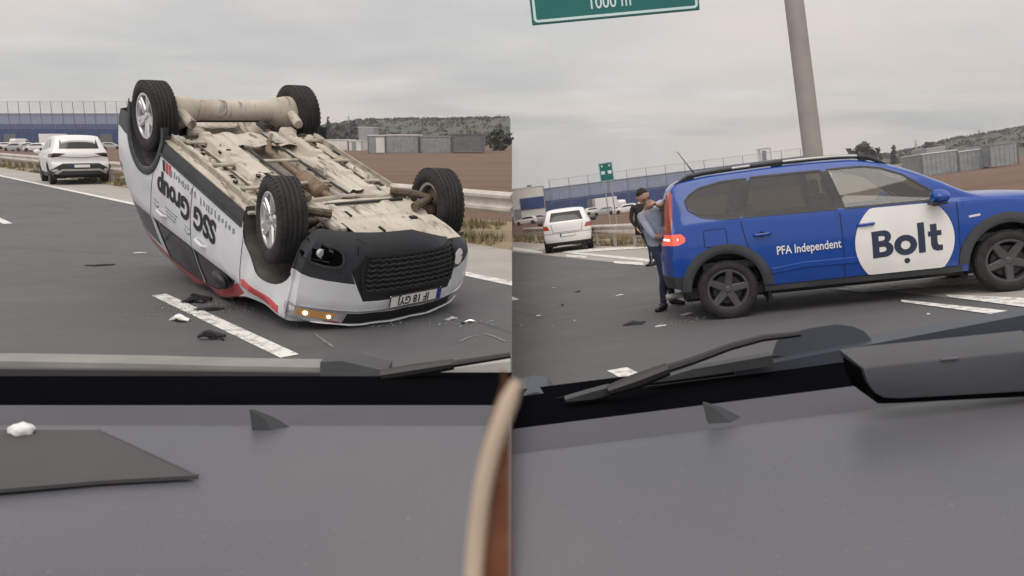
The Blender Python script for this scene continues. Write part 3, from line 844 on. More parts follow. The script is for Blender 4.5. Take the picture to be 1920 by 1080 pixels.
# =================================================================== CARS
def sstep(t):
    t = max(0.0, min(1.0, t)); return t * t * (3 - 2 * t)
class Car:
    """body shell: sections along x (forward), y left, z up from the road; panels, windows and lamps are cut out of the shell"""
    def __init__(s, P):
        s.P = P
        s.top = pchip(P['top']); s.belt = pchip(P['belt']); s.side = pchip(P['side'])
        s.plan = pchip(P['plan']); s.sill = lerpf(P['sill'])
        s.ymax = max(y for _, y in P['side'])
        s.pf = lerpf(P['nose']); s.pr = lerpf(P['tail'])
        s.cr = lerpf(P.get('crown', [(-9, 0.06), (9, 0.06)]))
        s.shell()
    def zlow(s, x):
        z = s.sill(x)
        for xc, zc, r in s.P['arches']:
            if abs(x - xc) < r: z = max(z, zc + math.sqrt(r * r - (x - xc) ** 2))
        return z
    def yw(s, x, z):
        P = s.P
        zb = s.belt(x)
        y = s.side(min(z, zb)) * s.plan(x)
        if z > zb: y -= P.get('inset', 0.015) * sstep((z - zb) / 0.03) + P['lean'] * (z - zb) + P.get('lean2', 0.12) * (z - zb) ** 2
        return y
    def warp(s, x, y, z):
        P = s.P; xf, xr = P['xf'], P['xr']
        a, p, d = P['fcurve']; t = sstep((x - (xf - d)) / d)
        if t > 0: x = x + t * (s.pf(z) - a * (abs(y) / s.ymax) ** p)
        a, p, d = P['rcurve']; t = sstep(((xr + d) - x) / d)
        if t > 0: x = x - t * (s.pr(z) - a * (abs(y) / s.ymax) ** p)
        return x
    def shell(s):
        P = s.P; xr, xf = P['xr'], P['xf']
        xs = set(np.round(np.linspace(xr, xf, P.get('nx', 64)), 4).tolist())
        for xc, zc, r in P['arches']:
            xs |= {xc - r - 0.001, xc + r + 0.001}
            for k in range(15): xs.add(xc + (r - 0.0005) * math.cos(math.pi * k / 14))
        xs = sorted(x for x in xs if xr <= x <= xf)
        n1, n2, n3 = 10, 7, 7
        bm = bmesh.new(); secs = []; prof = []
        for x in xs:
            zt = s.top(x); cr = s.cr(x); ze = zt - cr; zl = min(s.zlow(x), ze - 0.02); zb = min(s.belt(x), ze - 0.005); zb = max(zb, zl + 0.01)
            pts = []
            for i in range(n1 + 1):
                z = zl + (zb - zl) * i / n1; pts.append((s.yw(x, z), z))
            for i in range(1, n2 + 1):
                z = zb + (ze - zb) * i / n2; pts.append((s.yw(x, z), z))
            ye = pts[-1][0]
            for i in range(1, n3 + 1):
                a = (i / n3) * math.pi / 2
                pts.append((ye * math.cos(a) ** 0.75 if i < n3 else 0.0, ze + cr * math.sin(a) ** 1.15))
            prof.append((x, pts))
        for x, pts in prof:
            Lf = [bm.verts.new((s.warp(x, y, z), y, z)) for y, z in pts]
            Rt = [bm.verts.new((s.warp(x, y, z), -y, z)) for y, z in pts[:-1]] + [Lf[-1]]
            secs.append((Lf, Rt))
        N = len(prof[0][1])
        for (L0, R0), (L1, R1) in zip(secs, secs[1:]):
            for i in range(N - 1):
                for q in ((L0[i], L1[i], L1[i + 1], L0[i + 1]), (R1[i], R0[i], R0[i + 1], R1[i + 1])):
                    u = []
                    for v in q:
                        if v not in u: u.append(v)
                    if len(u) > 2: bm.faces.new(u)
        m = 12
        for k in (0, -1):
            x, pts = prof[k]; Lf, Rt = secs[k]
            rows = []
            for i in range(N):
                y, z = pts[i]
                if i == N - 1: rows.append([Lf[i]]); continue
                row = [Rt[i]] + [bm.verts.new((s.warp(x, yy, z), yy, z)) for yy in [(-y + 2 * y * j / m) for j in range(1, m)]] + [Lf[i]]
                rows.append(row)
            for a, b in zip(rows, rows[1:]):
                for j in range(m):
                    q = [a[j], a[j + 1], b[j + 1], b[j]] if len(b) > 1 else [a[j], a[j + 1], b[0]]
                    if k == 0: q = q[::-1]
                    bm.faces.new(q)
        bmesh.ops.recalc_face_normals(bm, faces=bm.faces[:])
        c = max(bm.faces, key=lambda f: f.calc_center_median().z)
        if c.normal.z < 0: bmesh.ops.reverse_faces(bm, faces=bm.faces[:])
        if 'dents' in P:
            for v in bm.verts: P['dents'](v)
        s.bm = bm
        s.bvh = BVHTree.FromBMesh(bm)
        s.tag = bm.faces.layers.int.new('region')
        s.regions = []
    # ---- cutting
    def cut(s, name, mat, polys, axis='y', sign=0, part=None, lim=None):
        """polys: convex polygons in (x,z), (y,z) or (x,y) for axis y, x, z; sign 0 = both sides"""
        bm = s.bm
        ia, ib = {'y': (0, 2), 'x': (1, 2), 'z': (0, 1)}[axis]
        ic = {'y': 1, 'x': 0, 'z': 2}[axis]
        if polys and not isinstance(polys[0][0], (tuple, list)): polys = [polys]
        made = []
        for sg in ((1, -1) if (sign == 0 and axis == 'y') else (sign or 1,)):
            ident = len(s.regions) + 1
            s.regions.append((name, mat, part))
            for P_ in polys:
                amin, amax = min(p[0] for p in P_) - .02, max(p[0] for p in P_) + .02
                bmin, bmax = min(p[1] for p in P_) - .02, max(p[1] for p in P_) + .02
                def ok(f):
                    if f[s.tag]: return False
                    c = f.calc_center_median()
                    if axis == 'z':
                        if f.normal.z < 0.25: return False
                        if lim and c.z < lim: return False
                    else:
                        if c[ic] * sg < (lim if lim is not None else 0.3): return False
                        if axis == 'x' and abs(f.normal.x) < 0.03: return False
                    vs = f.verts
                    return max(v.co[ia] for v in vs) > amin and min(v.co[ia] for v in vs) < amax and max(v.co[ib] for v in vs) > bmin and min(v.co[ib] for v in vs) < bmax
                area = sum(p[0] * q[1] - q[0] * p[1] for p, q in zip(P_, P_[1:] + P_[:1]))
                Q = P_ if area > 0 else P_[::-1]
                for p, q in zip(Q, Q[1:] + Q[:1]):
                    fs = [f for f in bm.faces if ok(f)]
                    es = {e for f in fs for e in f.edges}; vs = {v for f in fs for v in f.verts}
                    no = [0, 0, 0]; no[ia] = q[1] - p[1]; no[ib] = -(q[0] - p[0])
                    co = [0, 0, 0]; co[ia], co[ib] = p
                    bmesh.ops.bisect_plane(bm, geom=fs + list(es) + list(vs), plane_co=co, plane_no=no, dist=1e-5)
                for f in bm.faces:
                    if ok(f):
                        c = f.calc_center_median()
                        if all((q[0] - p[0]) * (c[ib] - p[1]) - (q[1] - p[1]) * (c[ia] - p[0]) > -1e-7 for p, q in zip(Q, Q[1:] + Q[:1])):
                            f[s.tag] = ident
            made.append(ident)
        return made
    def emit(s, root, body_mat, body_name='body'):
        """turn the cut shell into objects; returns {name: [objects]}"""
        out = {}
        n = len(s.regions)
        for ident in range(n + 1):
            t = s.bm.copy(); lay = t.faces.layers.int['region']
            bmesh.ops.delete(t, geom=[f for f in t.faces if f[lay] != ident], context='FACES')
            if not t.faces: t.free(); continue
            bmesh.ops.triangulate(t, faces=[f for f in t.faces if len(f.verts) > 4])
            name, mat, part = (body_name, body_mat, None) if ident == 0 else s.regions[ident - 1]
            if mat is None: t.free(); continue
            me = bpy.data.meshes.new(name); t.to_mesh(me); t.free()
            o = link_mesh(name, finish(me, mat, 40), root)
            out.setdefault(name, []).append(o)
        return out
    # ---- things laid on the shell
    def hit(s, a, b, axis, sg, fallback=True):
        if axis == 'y': o, d = V((a, sg * 4, b)), V((0, -sg, 0))
        elif axis == 'x': o, d = V((sg * 8, a, b)), V((-sg, 0, 0))
        else: o, d = V((a, b, 5)), V((0, 0, -1))
        loc, no, _, _ = s.bvh.ray_cast(o, d)
        if loc is None or (axis == 'y' and loc.y * sg < 0.2):
            q = V((a, sg * s.ymax, b)) if axis == 'y' else (V((sg * 2.2, a, b)) if axis == 'x' else V((a, b, 1.0)))
            loc, no, _, _ = s.bvh.find_nearest(q)
        if no.dot(d) > 0: no = -no
        return loc, no
    def patch(s, name, mat, poly, axis='y', sg=-1, off=0.004, th=0.01, res=0.06, parent=None, holes=()):
        pts = [V(p) for p in poly]
        dense = []
        def densify(L):
            o_ = []
            for p, q in zip(L, L[1:] + L[:1]):
                k = max(1, int((q - p).length / res))
                o_ += [p.lerp(q, i / k) for i in range(k)]
            return o_
        loops = [densify(pts)] + [densify([V(p) for p in h]) for h in holes]
        verts, edges = [], []
        for L in loops:
            b = len(verts); verts += L; edges += [(b + i, b + (i + 1) % len(L)) for i in range(len(L))]
        nb = len(verts)
        x0, x1 = min(p.x for p in pts), max(p.x for p in pts); y0, y1 = min(p.y for p in pts), max(p.y for p in pts)
        for i in range(1, int((x1 - x0) / res) + 1):
            for j in range(1, int((y1 - y0) / res) + 1): verts.append(V((x0 + i * res, y0 + j * res)))
        vs, es, fs, ov, oe, of_ = delaunay_2d_cdt(verts, edges, [], 2 if holes else 1, 1e-6)
        if holes:
            keep = []
            def inside(L, p):
                c = False
                for a, b in zip(L, L[1:] + L[:1]):
                    if (a.y > p.y) != (b.y > p.y) and p.x < (b.x - a.x) * (p.y - a.y) / (b.y - a.y) + a.x: c = not c
                return c
            for f in fs:
                c = sum((vs[i] for i in f), V((0, 0))) / len(f)
                if inside(loops[0], c) and not any(inside(h, c) for h in loops[1:]): keep.append(f)
            fs = keep
        bm = bmesh.new(); T = []
        for p in vs:
            loc, no = s.hit(p.x, p.y, axis, sg)
            T.append(bm.verts.new(loc + no * off))
        for f in fs:
            try: bm.faces.new([T[i] for i in f])
            except ValueError: pass
        bm.normal_update()
        d = {'y': V((0, sg, 0)), 'x': V((sg, 0, 0)), 'z': V((0, 0, 1))}[axis]
        for f in bm.faces:
            if f.normal.dot(d) < 0: f.normal_flip()
        bd = [e for e in bm.edges if e.is_boundary]
        r = bmesh.ops.extrude_edge_only(bm, edges=bd)
        for v in r['geom']:
            if isinstance(v, bmesh.types.BMVert): v.co -= d * (th + off)
        bmesh.ops.delete(bm, geom=[v for v in bm.verts if not v.link_faces], context='VERTS')
        me = bpy.data.meshes.new(name); bm.to_mesh(me); bm.free()
        return link_mesh(name, finish(me, mat, 35), parent)
    def seam(s, name, mat, pts, w, axis='y', sg=-1, off=0.002, parent=None, closed=False, th=0.004, res=0.05):
        """a narrow raised or dark strip along a polyline"""
        P = [V(p) for p in pts]; D = []
        segs = list(zip(P, P[1:] + (P[:1] if closed else [])))if closed else list(zip(P, P[1:]))
        for p, q in segs:
            k = max(1, int((q - p).length / res)); D += [p.lerp(q, i / k) for i in range(k)]
        if not closed: D.append(P[-1])
        n = len(D); bm = bmesh.new(); rows = []
        for i in range(n):
            a = D[(i - 1) % n] if closed or i > 0 else D[i]; b = D[(i + 1) % n] if closed or i < n - 1 else D[i]
            t = (b - a).normalized(); nn = V((-t.y, t.x)) * w / 2
            r = []
            for q, o_ in ((D[i] + nn, -th), (D[i] + nn * 0.8, off), (D[i] - nn * 0.8, off), (D[i] - nn, -th)):
                loc, no = s.hit(q.x, q.y, axis, sg); r.append(bm.verts.new(loc + no * o_))
            rows.append(r)
        for i in range(n if closed else n - 1):
            a, b = rows[i], rows[(i + 1) % n]
            for j in range(3): bm.faces.new((a[j], a[j + 1], b[j + 1], b[j]))
        bmesh.ops.recalc_face_normals(bm, faces=bm.faces[:])
        me = bpy.data.meshes.new(name); bm.to_mesh(me); bm.free()
        return link_mesh(name, finish(me, mat, 50), parent)
    def text(s, body, mat, size, c, axis='y', sg=-1, off=0.003, rot=0.0, offset=0.0, spacing=1.0, squash=1.0, parent=None, name='lettering'):
        tm = text_mesh(body, size, offset, spacing)
        bm = bmesh.new(); bm.from_mesh(tm)
        bmesh.ops.triangulate(bm, faces=bm.faces[:])
        fl = -1 if (axis == 'y' and sg > 0) or (axis == 'x' and sg < 0) else 1
        ca, sa = math.cos(rot), math.sin(rot)
        d = {'y': V((0, sg, 0)), 'x': V((sg, 0, 0)), 'z': V((0, 0, 1))}[axis]
        for v in bm.verts:
            x, y = v.co.x * squash, v.co.y
            a, b = x * ca - y * sa, x * sa + y * ca
            loc, no = s.hit(c[0] + fl * a, c[1] + b, axis, sg)
            v.co = loc + no * off
        bm.normal_update()
        for f in bm.faces:
            if f.normal.dot(d) < 0: f.normal_flip()
        me = bpy.data.meshes.new(name); bm.to_mesh(me); bm.free()
        return link_mesh(name, finish(me, mat, 60, False), parent)
    def arch(s, name, mat, xc, zc, r0, r1, sg, a0=-12, a1=192, off=0.018, parent=None):
        bm = bmesh.new(); rows = []
        for k in range(41):
            a = R_(a0 + (a1 - a0) * k / 40); ca, sa = math.cos(a), math.sin(a)
            row = []
            for r, o_ in ((r1, -0.004), (r1 - 0.006, off), ((r0 + r1) / 2, off * 1.25), (r0 + 0.008, off), (r0 - 0.004, off * 0.4)):
                rr = max(r, r0 + 0.006)
                loc, no = s.hit(xc + rr * ca, max(zc + rr * sa, 0.12), 'y', sg)
                row.append(bm.verts.new((xc + r * ca, loc.y + sg * o_, max(zc + r * sa, 0.12))))
            row.append(bm.verts.new((xc + (r0 - 0.006) * ca, row[-1].co.y - sg * 0.07, max(zc + (r0 - 0.006) * sa, 0.12))))
            rows.append(row)
        for a, b in zip(rows, rows[1:]):
            for j in range(5): bm.faces.new((a[j], a[j + 1], b[j + 1], b[j]))
        bmesh.ops.recalc_face_normals(bm, faces=bm.faces[:])
        me = bpy.data.meshes.new(name); bm.to_mesh(me); bm.free()
        return link_mesh(name, finish(me, mat, 40), parent)
    def liner(s, root, mat, yin=0.42, zb=0.2):
        for xc, zc, r in s.P['arches']:
            for sg in (1, -1):
                m = MB(); n = 18; P0 = []; y0 = sg * (s.ymax * s.plan(xc) - 0.012)
                rr = r + 0.004
                pts = [(xc + rr * math.cos(math.pi * k / n), zc + rr * math.sin(math.pi * k / n)) for k in range(n + 1)]
                pts = [(xc + rr, zb)] + pts + [(xc - rr, zb)]
                k = len(pts)
                P = [V((x, s.hit(xc + (x - xc) * 1.03, zc + (z - zc) * 1.03, 'y', sg)[0].y - sg * 0.012, z)) for x, z in pts] + [V((x, sg * yin, z)) for x, z in pts]
                m.poly(P, [(i, i + 1, k + i + 1, k + i) for i in range(k - 1)] + [tuple(range(k, 2 * k))])
                m.build('wheel_arch_liner', mat, root, recalc=False)

def make_wheel(root, pos, R, W, sg, style='five', rim_mat=None, tyre_mat=None, turn=0.0, rim_r=0.66, steer=0.0, tilt=0.0, parent_name='wheel', inner=True, droop=0.0):
    """tyre with tread grooves (part), rim and brake disc (sub-parts); outer face towards sg*y"""
    T = Matrix.Translation(pos) @ Matrix.Rotation(steer, 4, 'Z') @ Matrix.Rotation(tilt, 4, 'X')
    m = MB(); h = W / 2; rr = R * rim_r
    prof = [(rr - 0.008, -h * 0.80), (rr + 0.012, -h * 0.92), (rr + 0.35 * (R - rr), -h * 1.02), (R - 0.05, -h * 1.0), (R - 0.018, -h * 0.9), (R - 0.004, -h * 0.72)]
    g = []
    for y0 in (-0.5, -0.17, 0.17, 0.5): g += [(R, (y0 - 0.07) * h), (R - 0.009, (y0 - 0.045) * h), (R - 0.009, (y0 + 0.045) * h), (R, (y0 + 0.07) * h)]
    prof = prof + g + [(r, -y) for r, y in prof[::-1]]
    m.lathe(prof, 44)
    # shoulder blocks
    for k in range(44):
        a = k * 2 * math.pi / 44
        for sy in (-1, 1):
            m.box((0, 0, 0), (0.030, h * 0.16, 0.008), Matrix.Translation((math.cos(a) * (R - 0.006), sy * h * 0.80, math.sin(a) * (R - 0.006))) @ Matrix.Rotation(-a + math.pi / 2, 4, 'Y'))
    w = m.build(parent_name, tyre_mat or M['rubber'], root, T, angle=30)
    rim_mat = rim_mat or M['alloy']
    m = MB(); o = h * 0.86
    m.lathe([(rr + 0.01, sg * o), (rr, sg * (o + 0.004)), (rr - 0.018, sg * o), (rr - 0.026, sg * (o - 0.02)), (rr - 0.03, -sg * h * 0.75), (rr + 0.008, -sg * h * 0.85)], 40)
    nsp = 5
    for k in range(nsp):
        a0 = turn + k * 2 * math.pi / nsp
        arms = ((-0.16, 0.06), (0.16, 0.06)) if style == 'double' else ((0.0, 0.095),)
        for da, wd in arms:
            Mx = Matrix.Rotation(a0, 4, 'Y')
            r0, r1 = 0.035, rr - 0.012
            w0, w1 = (wd * 0.42 if style == 'double' else wd * 0.55), wd * (0.42 if style == 'double' else 0.42)
            off0, off1 = (math.sin(da) * 0.05, math.sin(da) * r1 * 0.95) if style == 'double' else (0, 0)
            y0, y1 = sg * (o - 0.030), sg * (o - 0.012)
            P = [(off0 - w0, y0, r0), (off0 + w0, y0, r0), (off1 + w1, y1, r1), (off1 - w1, y1, r1),
                 (off0 - w0 * .7, y0 + sg * 0.016, r0), (off0 + w0 * .7, y0 + sg * 0.016, r0), (off1 + w1 * .72, y1 + sg * 0.012, r1), (off1 - w1 * .72, y1 + sg * 0.012, r1)]
            P = [Mx @ V(p) for p in P]
            m.poly(P, [(0, 1, 5, 4), (1, 2, 6, 5), (2, 3, 7, 6), (3, 0, 4, 7), (4, 5, 6, 7), (3, 2, 1, 0)])
    m.lathe([(0.0005, sg * (o - 0.006)), (0.028, sg * (o - 0.006)), (0.034, sg * (o - 0.012)), (0.075, sg * (o - 0.022)), (0.08, sg * (o - 0.04))], 24)
    for k in range(5):
        a = turn + 0.63 + k * 1.2566
        m.box((math.cos(a) * 0.055, sg * (o - 0.014), math.sin(a) * 0.055), (0.016, 0.02, 0.016))
    rim = m.build('rim', rim_mat, w)
    m = MB(); m.lathe([(0.0005, sg * h * 0.25), (rr * 0.72, sg * h * 0.25), (rr * 0.72, sg * h * 0.1), (0.0005, sg * h * 0.1)], 28)
    m.build('brake_disc', M['mud_grey'] if inner else M['black'], w)
    m = MB(); m.lathe([(0.0005, -sg * h * 0.2), (rr - 0.03, -sg * h * 0.2), (rr - 0.03, -sg * h * 0.28), (0.0005, -sg * h * 0.28)], 28)
    m.build('brake_shield', M['dark_void'] if not inner else M['mud_dark'], w)
    return w
def plate(root, name, text_, mat4, w=0.52, h=0.11, band=True, size=0.10):
    m = MB(); m.box((0, 0, 0), (w, 0.012, h), bev=0.004); p = m.build(name, M['sticker_white'], root, mat4)
    if band:
        m = MB(); m.box((-w / 2 + 0.024, -0.0065, 0), (0.046, 0.006, h - 0.006)); m.build('plate_band', M['eu_blue'], p)
    if text_:
        tm = text_mesh(text_, size, 0.0025)
        b = bmesh.new(); b.from_mesh(tm)
        bmesh.ops.transform(b, matrix=Matrix(((0.82, 0, 0, 0.025), (0, 0, -1, -0.0085), (0, 1, 0, 0), (0, 0, 0, 1))), verts=b.verts)
        me = bpy.data.meshes.new('lettering'); b.to_mesh(me); b.free()
        link_mesh('lettering', finish(me, M['ink'], smooth=False), p)
    m = MB(); ring_rect(m, -w / 2, w / 2, -h / 2, h / 2, 0.006, -0.0085, 0.012, 0.012); m.build('plate_frame', M['black'], p)
    return p
FRONT = Matrix(((0, -1, 0, 0), (1, 0, 0, 0), (0, 0, 1, 0), (0, 0, 0, 1)))    # plate local -y  ->  car +x
REAR = Matrix(((0, 1, 0, 0), (-1, 0, 0, 0), (0, 0, 1, 0), (0, 0, 0, 1)))     # plate local -y  ->  car -x

# ------------------------------------------------------------------ the blue people carrier
def blue_car():
    yaw = R_(-10.47)
    W_ = FR @ Matrix.Translation((4.049, 9.615, 0)) @ Matrix.Rotation(yaw, 4, 'Z')
    root = thing('blue_car', W_, 'blue seven seat estate car with a white round door sticker, standing across the lower road', 'car')
    wb = 1.4485; wf = 1.525
    P = dict(xr=-2.13, xf=2.27, nx=76,
             top=[(-2.13, 1.06), (-2.115, 1.24), (-2.06, 1.45), (-1.99, 1.60), (-1.85, 1.665), (-1.5, 1.70), (-0.7, 1.712), (0.0, 1.685), (0.35, 1.605), (0.6, 1.515), (0.95, 1.325), (1.22, 1.165), (1.35, 1.125), (1.7, 1.095), (2.05, 1.035), (2.2, 0.97), (2.27, 0.88)],
             belt=[(-2.13, 1.03), (-1.8, 1.145), (-1.2, 1.14), (0, 1.10), (1.0, 1.05), (1.5, 1.01), (2.27, 0.85)],
             side=[(0.15, 0.80), (0.3, 0.855), (0.5, 0.885), (0.72, 0.892), (0.86, 0.888), (1.0, 0.872), (1.2, 0.84)],
             plan=[(-2.13, 0.95), (-1.8, 0.985), (-1.3, 1.0), (1.3, 1.0), (1.8, 0.985), (2.27, 0.93)],
             sill=[(-2.13, 0.40), (-1.95, 0.34), (-1.8, 0.28), (1.85, 0.27), (2.27, 0.27)],
             arches=[(-wb, 0.355, 0.41), (wf, 0.355, 0.41)], lean=0.30, lean2=0.14,
             crown=[(-2.13, 0.03), (-1.9, 0.055), (0.3, 0.065), (0.6, 0.10), (1.0, 0.10), (1.25, 0.085), (1.6, 0.085), (2.27, 0.06)],
             nose=[(0.25, -0.06), (0.45, 0.0), (0.7, 0.0), (0.9, -0.05)], fcurve=(0.30, 3.0, 0.34),
             tail=[(0.3, -0.02), (0.5, 0.03), (0.75, 0.03), (0.95, 0.0), (1.1, 0.0), (1.6, 0.0)], rcurve=(0.15, 3.4, 0.275))
    c = Car(P)
    # windows first (they keep their own faces), then lamps, doors
    c.cut('quarter_window', M['glass_tint'], [(-1.815, 1.402), (-1.80, 1.322), (-1.66, 1.205), (-1.46, 1.160), (-1.255, 1.153), (-1.12, 1.572), (-1.40, 1.570), (-1.66, 1.522), (-1.77, 1.462)])
    c.cut('rear_door_window', M['glass_tint'], [(-1.205, 1.152), (-0.20, 1.120), (-0.305, 1.555), (-1.06, 1.577)])
    c.cut('front_door_window', M['glass_clear'], [(-0.105, 1.115), (0.90, 1.085), (0.93, 1.120), (0.55, 1.395), (0.33, 1.500), (0.15, 1.540), (-0.22, 1.555)])
    c.cut('windscreen', M['glass_clear'], [(1.18, -0.68), (1.18, 0.68), (0.46, 0.53), (0.46, -0.53)], 'z', 1, lim=1.05)
    c.cut('rear_window', M['glass_tint'], [(-0.58, 1.13), (0.58, 1.13), (0.50, 1.45), (-0.50, 1.45)], 'x', -1, lim=1.6)
    for sg in (1, -1):
        c.cut('tail_lamp', M['lens_red'], [[(-2.5, 1.05), (-2.02, 1.05), (-1.99, 1.18), (-1.955, 1.50), (-2.0, 1.57), (-2.5, 1.57)]], 'y', sg, lim=0.5)
        c.cut('tail_lamp', M['lamp_red_on'], [[(-2.5, 0.90), (-1.94, 0.91), (-1.875, 0.94), (-1.865, 0.985), (-1.91, 1.035), (-2.5, 1.05)]], 'y', sg, lim=0.5)
        c.cut('headlamp', M['lens'], [(2.02, 0.76), (2.6, 0.76), (2.6, 0.90), (1.88, 0.915)], 'y', sg, lim=0.45)
        c.cut('rear_bumper', M['clad'], [(-2.6, 0.2), (-1.845, 0.2), (-1.86, 0.53), (-2.6, 0.57)], 'y', sg, lim=0.02)
        c.cut('front_bumper', M['clad'], [(1.845, 0.1), (2.7, 0.1), (2.7, 0.42), (1.90, 0.42)], 'y', sg, lim=0.02)
        c.cut('sill', M['clad_dust'], [(-1.06, 0.1), (1.06, 0.1), (1.06, 0.335), (-1.06, 0.335)], 'y', sg)
        c.cut('rear_door', M['blue_paint'], [[(-1.05, 0.335), (-0.17, 0.335), (-0.17, 1.55), (-0.29, 1.59), (-1.10, 1.59), (-1.235, 1.14), (-1.20, 0.88)]], 'y', sg)
        c.cut('front_door', M['blue_paint'], [[(-0.16, 0.335), (1.02, 0.335), (1.03, 0.6), (1.03, 1.08), (0.6, 1.40), (0.33, 1.52), (0.15, 1.57), (-0.26, 1.59), (-0.16, 1.55)]], 'y', sg)
    c.cut('tailgate', M['blue_paint'], [(-0.66, 0.62), (0.66, 0.62), (0.66, 1.56), (-0.66, 1.56)], 'x', -1, lim=1.6)
    c.cut('bonnet', M['blue_paint'], [(1.25, -0.74), (2.12, -0.70), (2.12, 0.70), (1.25, 0.74)], 'z', 1, lim=0.85)
    parts = c.emit(root, M['blue_paint'])
    doors = {(o.name.split('.')[0], 1 if sum(v.co.y for v in o.data.vertices) > 0 else -1): o for n in ('front_door', 'rear_door') for o in parts.get(n, [])}
    # dark window surrounds and door gaps, on both flanks
    for sg in (1, -1):
        for poly in ([(-1.205, 1.147), (-0.19, 1.115), (-0.30, 1.562), (-1.06, 1.584)], [(-0.105, 1.110), (0.94, 1.082), (0.55, 1.402), (0.33, 1.507), (0.15, 1.547), (-0.225, 1.562)],
                     [(-1.825, 1.402), (-1.80, 1.295), (-1.66, 1.200), (-1.46, 1.155), (-1.245, 1.148), (-1.11, 1.577), (-1.40, 1.577), (-1.66, 1.529), (-1.77, 1.467)]):
            c.seam('window_seal', M['black'], poly, 0.026, 'y', sg, 0.004, root, True)
        c.patch('door_pillar_trim', M['black'], [(-0.185, 1.120), (-0.115, 1.117), (-0.232, 1.550), (-0.292, 1.550)], 'y', sg, 0.003, 0.004, 0.08, root)
        c.patch('door_pillar_trim', M['black'], [(-1.24, 1.155), (-1.215, 1.155), (-1.072, 1.550), (-1.105, 1.550)], 'y', sg, 0.003, 0.004, 0.08, root)
        for line in ([(-0.165, 0.34), (-0.165, 1.07)], [(1.025, 0.36), (1.035, 0.62), (1.035, 1.03)], [(-1.05, 0.36), (-1.20, 0.88), (-1.235, 1.10)], [(-1.05, 0.34), (1.02, 0.34)]):
            c.seam('door_gap', M['dark_void'], line, 0.011, 'y', sg, 0.0015, root)
        # flank crease
        c.seam('flank_crease', M['blue_paint'], [(-0.95, 0.50), (-0.6, 0.535), (0.1, 0.525), (0.95, 0.475)], 0.07, 'y', sg, 0.012, root, th=0.0)
        c.arch('arch_trim', M['clad_dust'], -wb, 0.355, 0.406, 0.515, sg, parent=root, a0=0, a1=180)
        c.arch('arch_trim', M['clad_dust'], wf, 0.355, 0.406, 0.515, sg, parent=root, a0=0, a1=180)
        for hx, hz_, nm in ((-1.02, 0.925, 'rear_door'), (0.09, 0.905, 'front_door')):
            par = doors.get((nm, sg), root)
            loc, no = c.hit(hx, hz_, 'y', sg)
            m = MB(); m.tube([loc + V((-0.095, -sg * 0.01, 0)), loc + V((-0.075, sg * 0.028, 0.002)), loc + V((0.07, sg * 0.032, 0.006)), loc + V((0.10, -sg * 0.01, 0.006))], [0.012, 0.017, 0.017, 0.012], 10)
            m.build('door_handle', M['blue_paint'], par)
            c.patch('handle_recess', M['dark_void'], [(hx - 0.06, hz_ + 0.012), (hx, hz_ - 0.03), (hx + 0.06, hz_ + 0.012), (hx, hz_ + 0.04)], 'y', sg, 0.002, 0.003, 0.05, par)
        # mirror
        loc, no = c.hit(0.80, 1.10, 'y', sg)
        t = bmesh.new(); bmesh.ops.create_uvsphere(t, u_segments=16, v_segments=10, radius=1)
        for v in t.verts:
            v.co = V((v.co.x * 0.13 if v.co.x > 0 else v.co.x * 0.07, v.co.y * 0.115, v.co.z * 0.085 * (1 - 0.25 * (v.co.y * sg > 0.5))))
        m = MB(); m.add(t, Matrix.Translation((0.80, sg * 1.0, 1.12)))
        mi = m.build('mirror', M['blue_paint'], root)
        m = MB(); m.tube([loc + V((0.02, -sg * 0.02, -0.04)), V((0.82, sg * 0.95, 1.06))], [0.05, 0.035], 10); m.build('mirror_stalk', M['black'], mi)
        m = MB(); m.box((0.80, sg * 1.0, 1.055), (0.16, 0.17, 0.03), bev=0.012); m.build('mirror_base', M['black'], mi)
        # roof rail: standing on feet above the roof edge
        pts = []
        for x in spread(-1.92, 0.42, 14):
            loc, no = c.hit(x, sg * 0.60, 'z', 1)
            pts.append(loc + V((0, 0, 0.04 if -1.8 < x < 0.3 else 0.0)))
        m = MB(); m.tube(pts, [0.012] + [0.026] * (len(pts) - 2) + [0.012], 10); rl = m.build('roof_rail', M['black'], root)
        for x in (-1.75, -0.75, 0.2):
            loc, no = c.hit(x, sg * 0.60, 'z', 1)
            m = MB(); m.box(loc + V((0, 0, 0.02)), (0.13, 0.035, 0.04), bev=0.008); m.build('rail_foot', M['black'], rl)
    for x0, x1 in ((-1.25, -1.05), (-0.68, 0.12)):
        pts = [c.hit(x, -0.60, 'z', 1)[0] + V((0, -0.018, 0.046)) for x in spread(x0, x1, 5)]
        m = MB(); m.tube(pts, 0.016, 8); m.build('rail_inlay', M['galv'], rl)
    c.patch('fuel_flap', M['blue_paint'], [(-1.655, 0.875), (-1.635, 0.855), (-1.43, 0.855), (-1.41, 0.875), (-1.41, 1.02), (-1.43, 1.04), (-1.635, 1.04), (-1.655, 1.02)], 'y', -1, 0.004, 0.005, 0.07, root)
    c.seam('flap_gap', M['dark_void'], [(-1.66, 0.87), (-1.64, 0.85), (-1.425, 0.85), (-1.405, 0.87), (-1.405, 1.025), (-1.425, 1.045), (-1.64, 1.045), (-1.66, 1.025)], 0.009, 'y', -1, 0.002, root, True)
    # rear lamp light bar
    c.seam('lamp_bar', M['lamp_spot'], [(-1.95, 0.975), (-2.05, 0.975), (-2.10, 0.978)], 0.022, 'y', -1, 0.005, [o for o in parts['tail_lamp']][-1])
    # stickers
    cx, cz, rr = 0.47, 0.675, 0.51
    zt = 1.068
    circ = []
    for k in range(64):
        a = k * 2 * math.pi / 64; x, z = cx + rr * math.cos(a), cz + rr * math.sin(a)
        circ.append((x, min(max(z, 0.345), zt - 0.03 * (x - cx))))
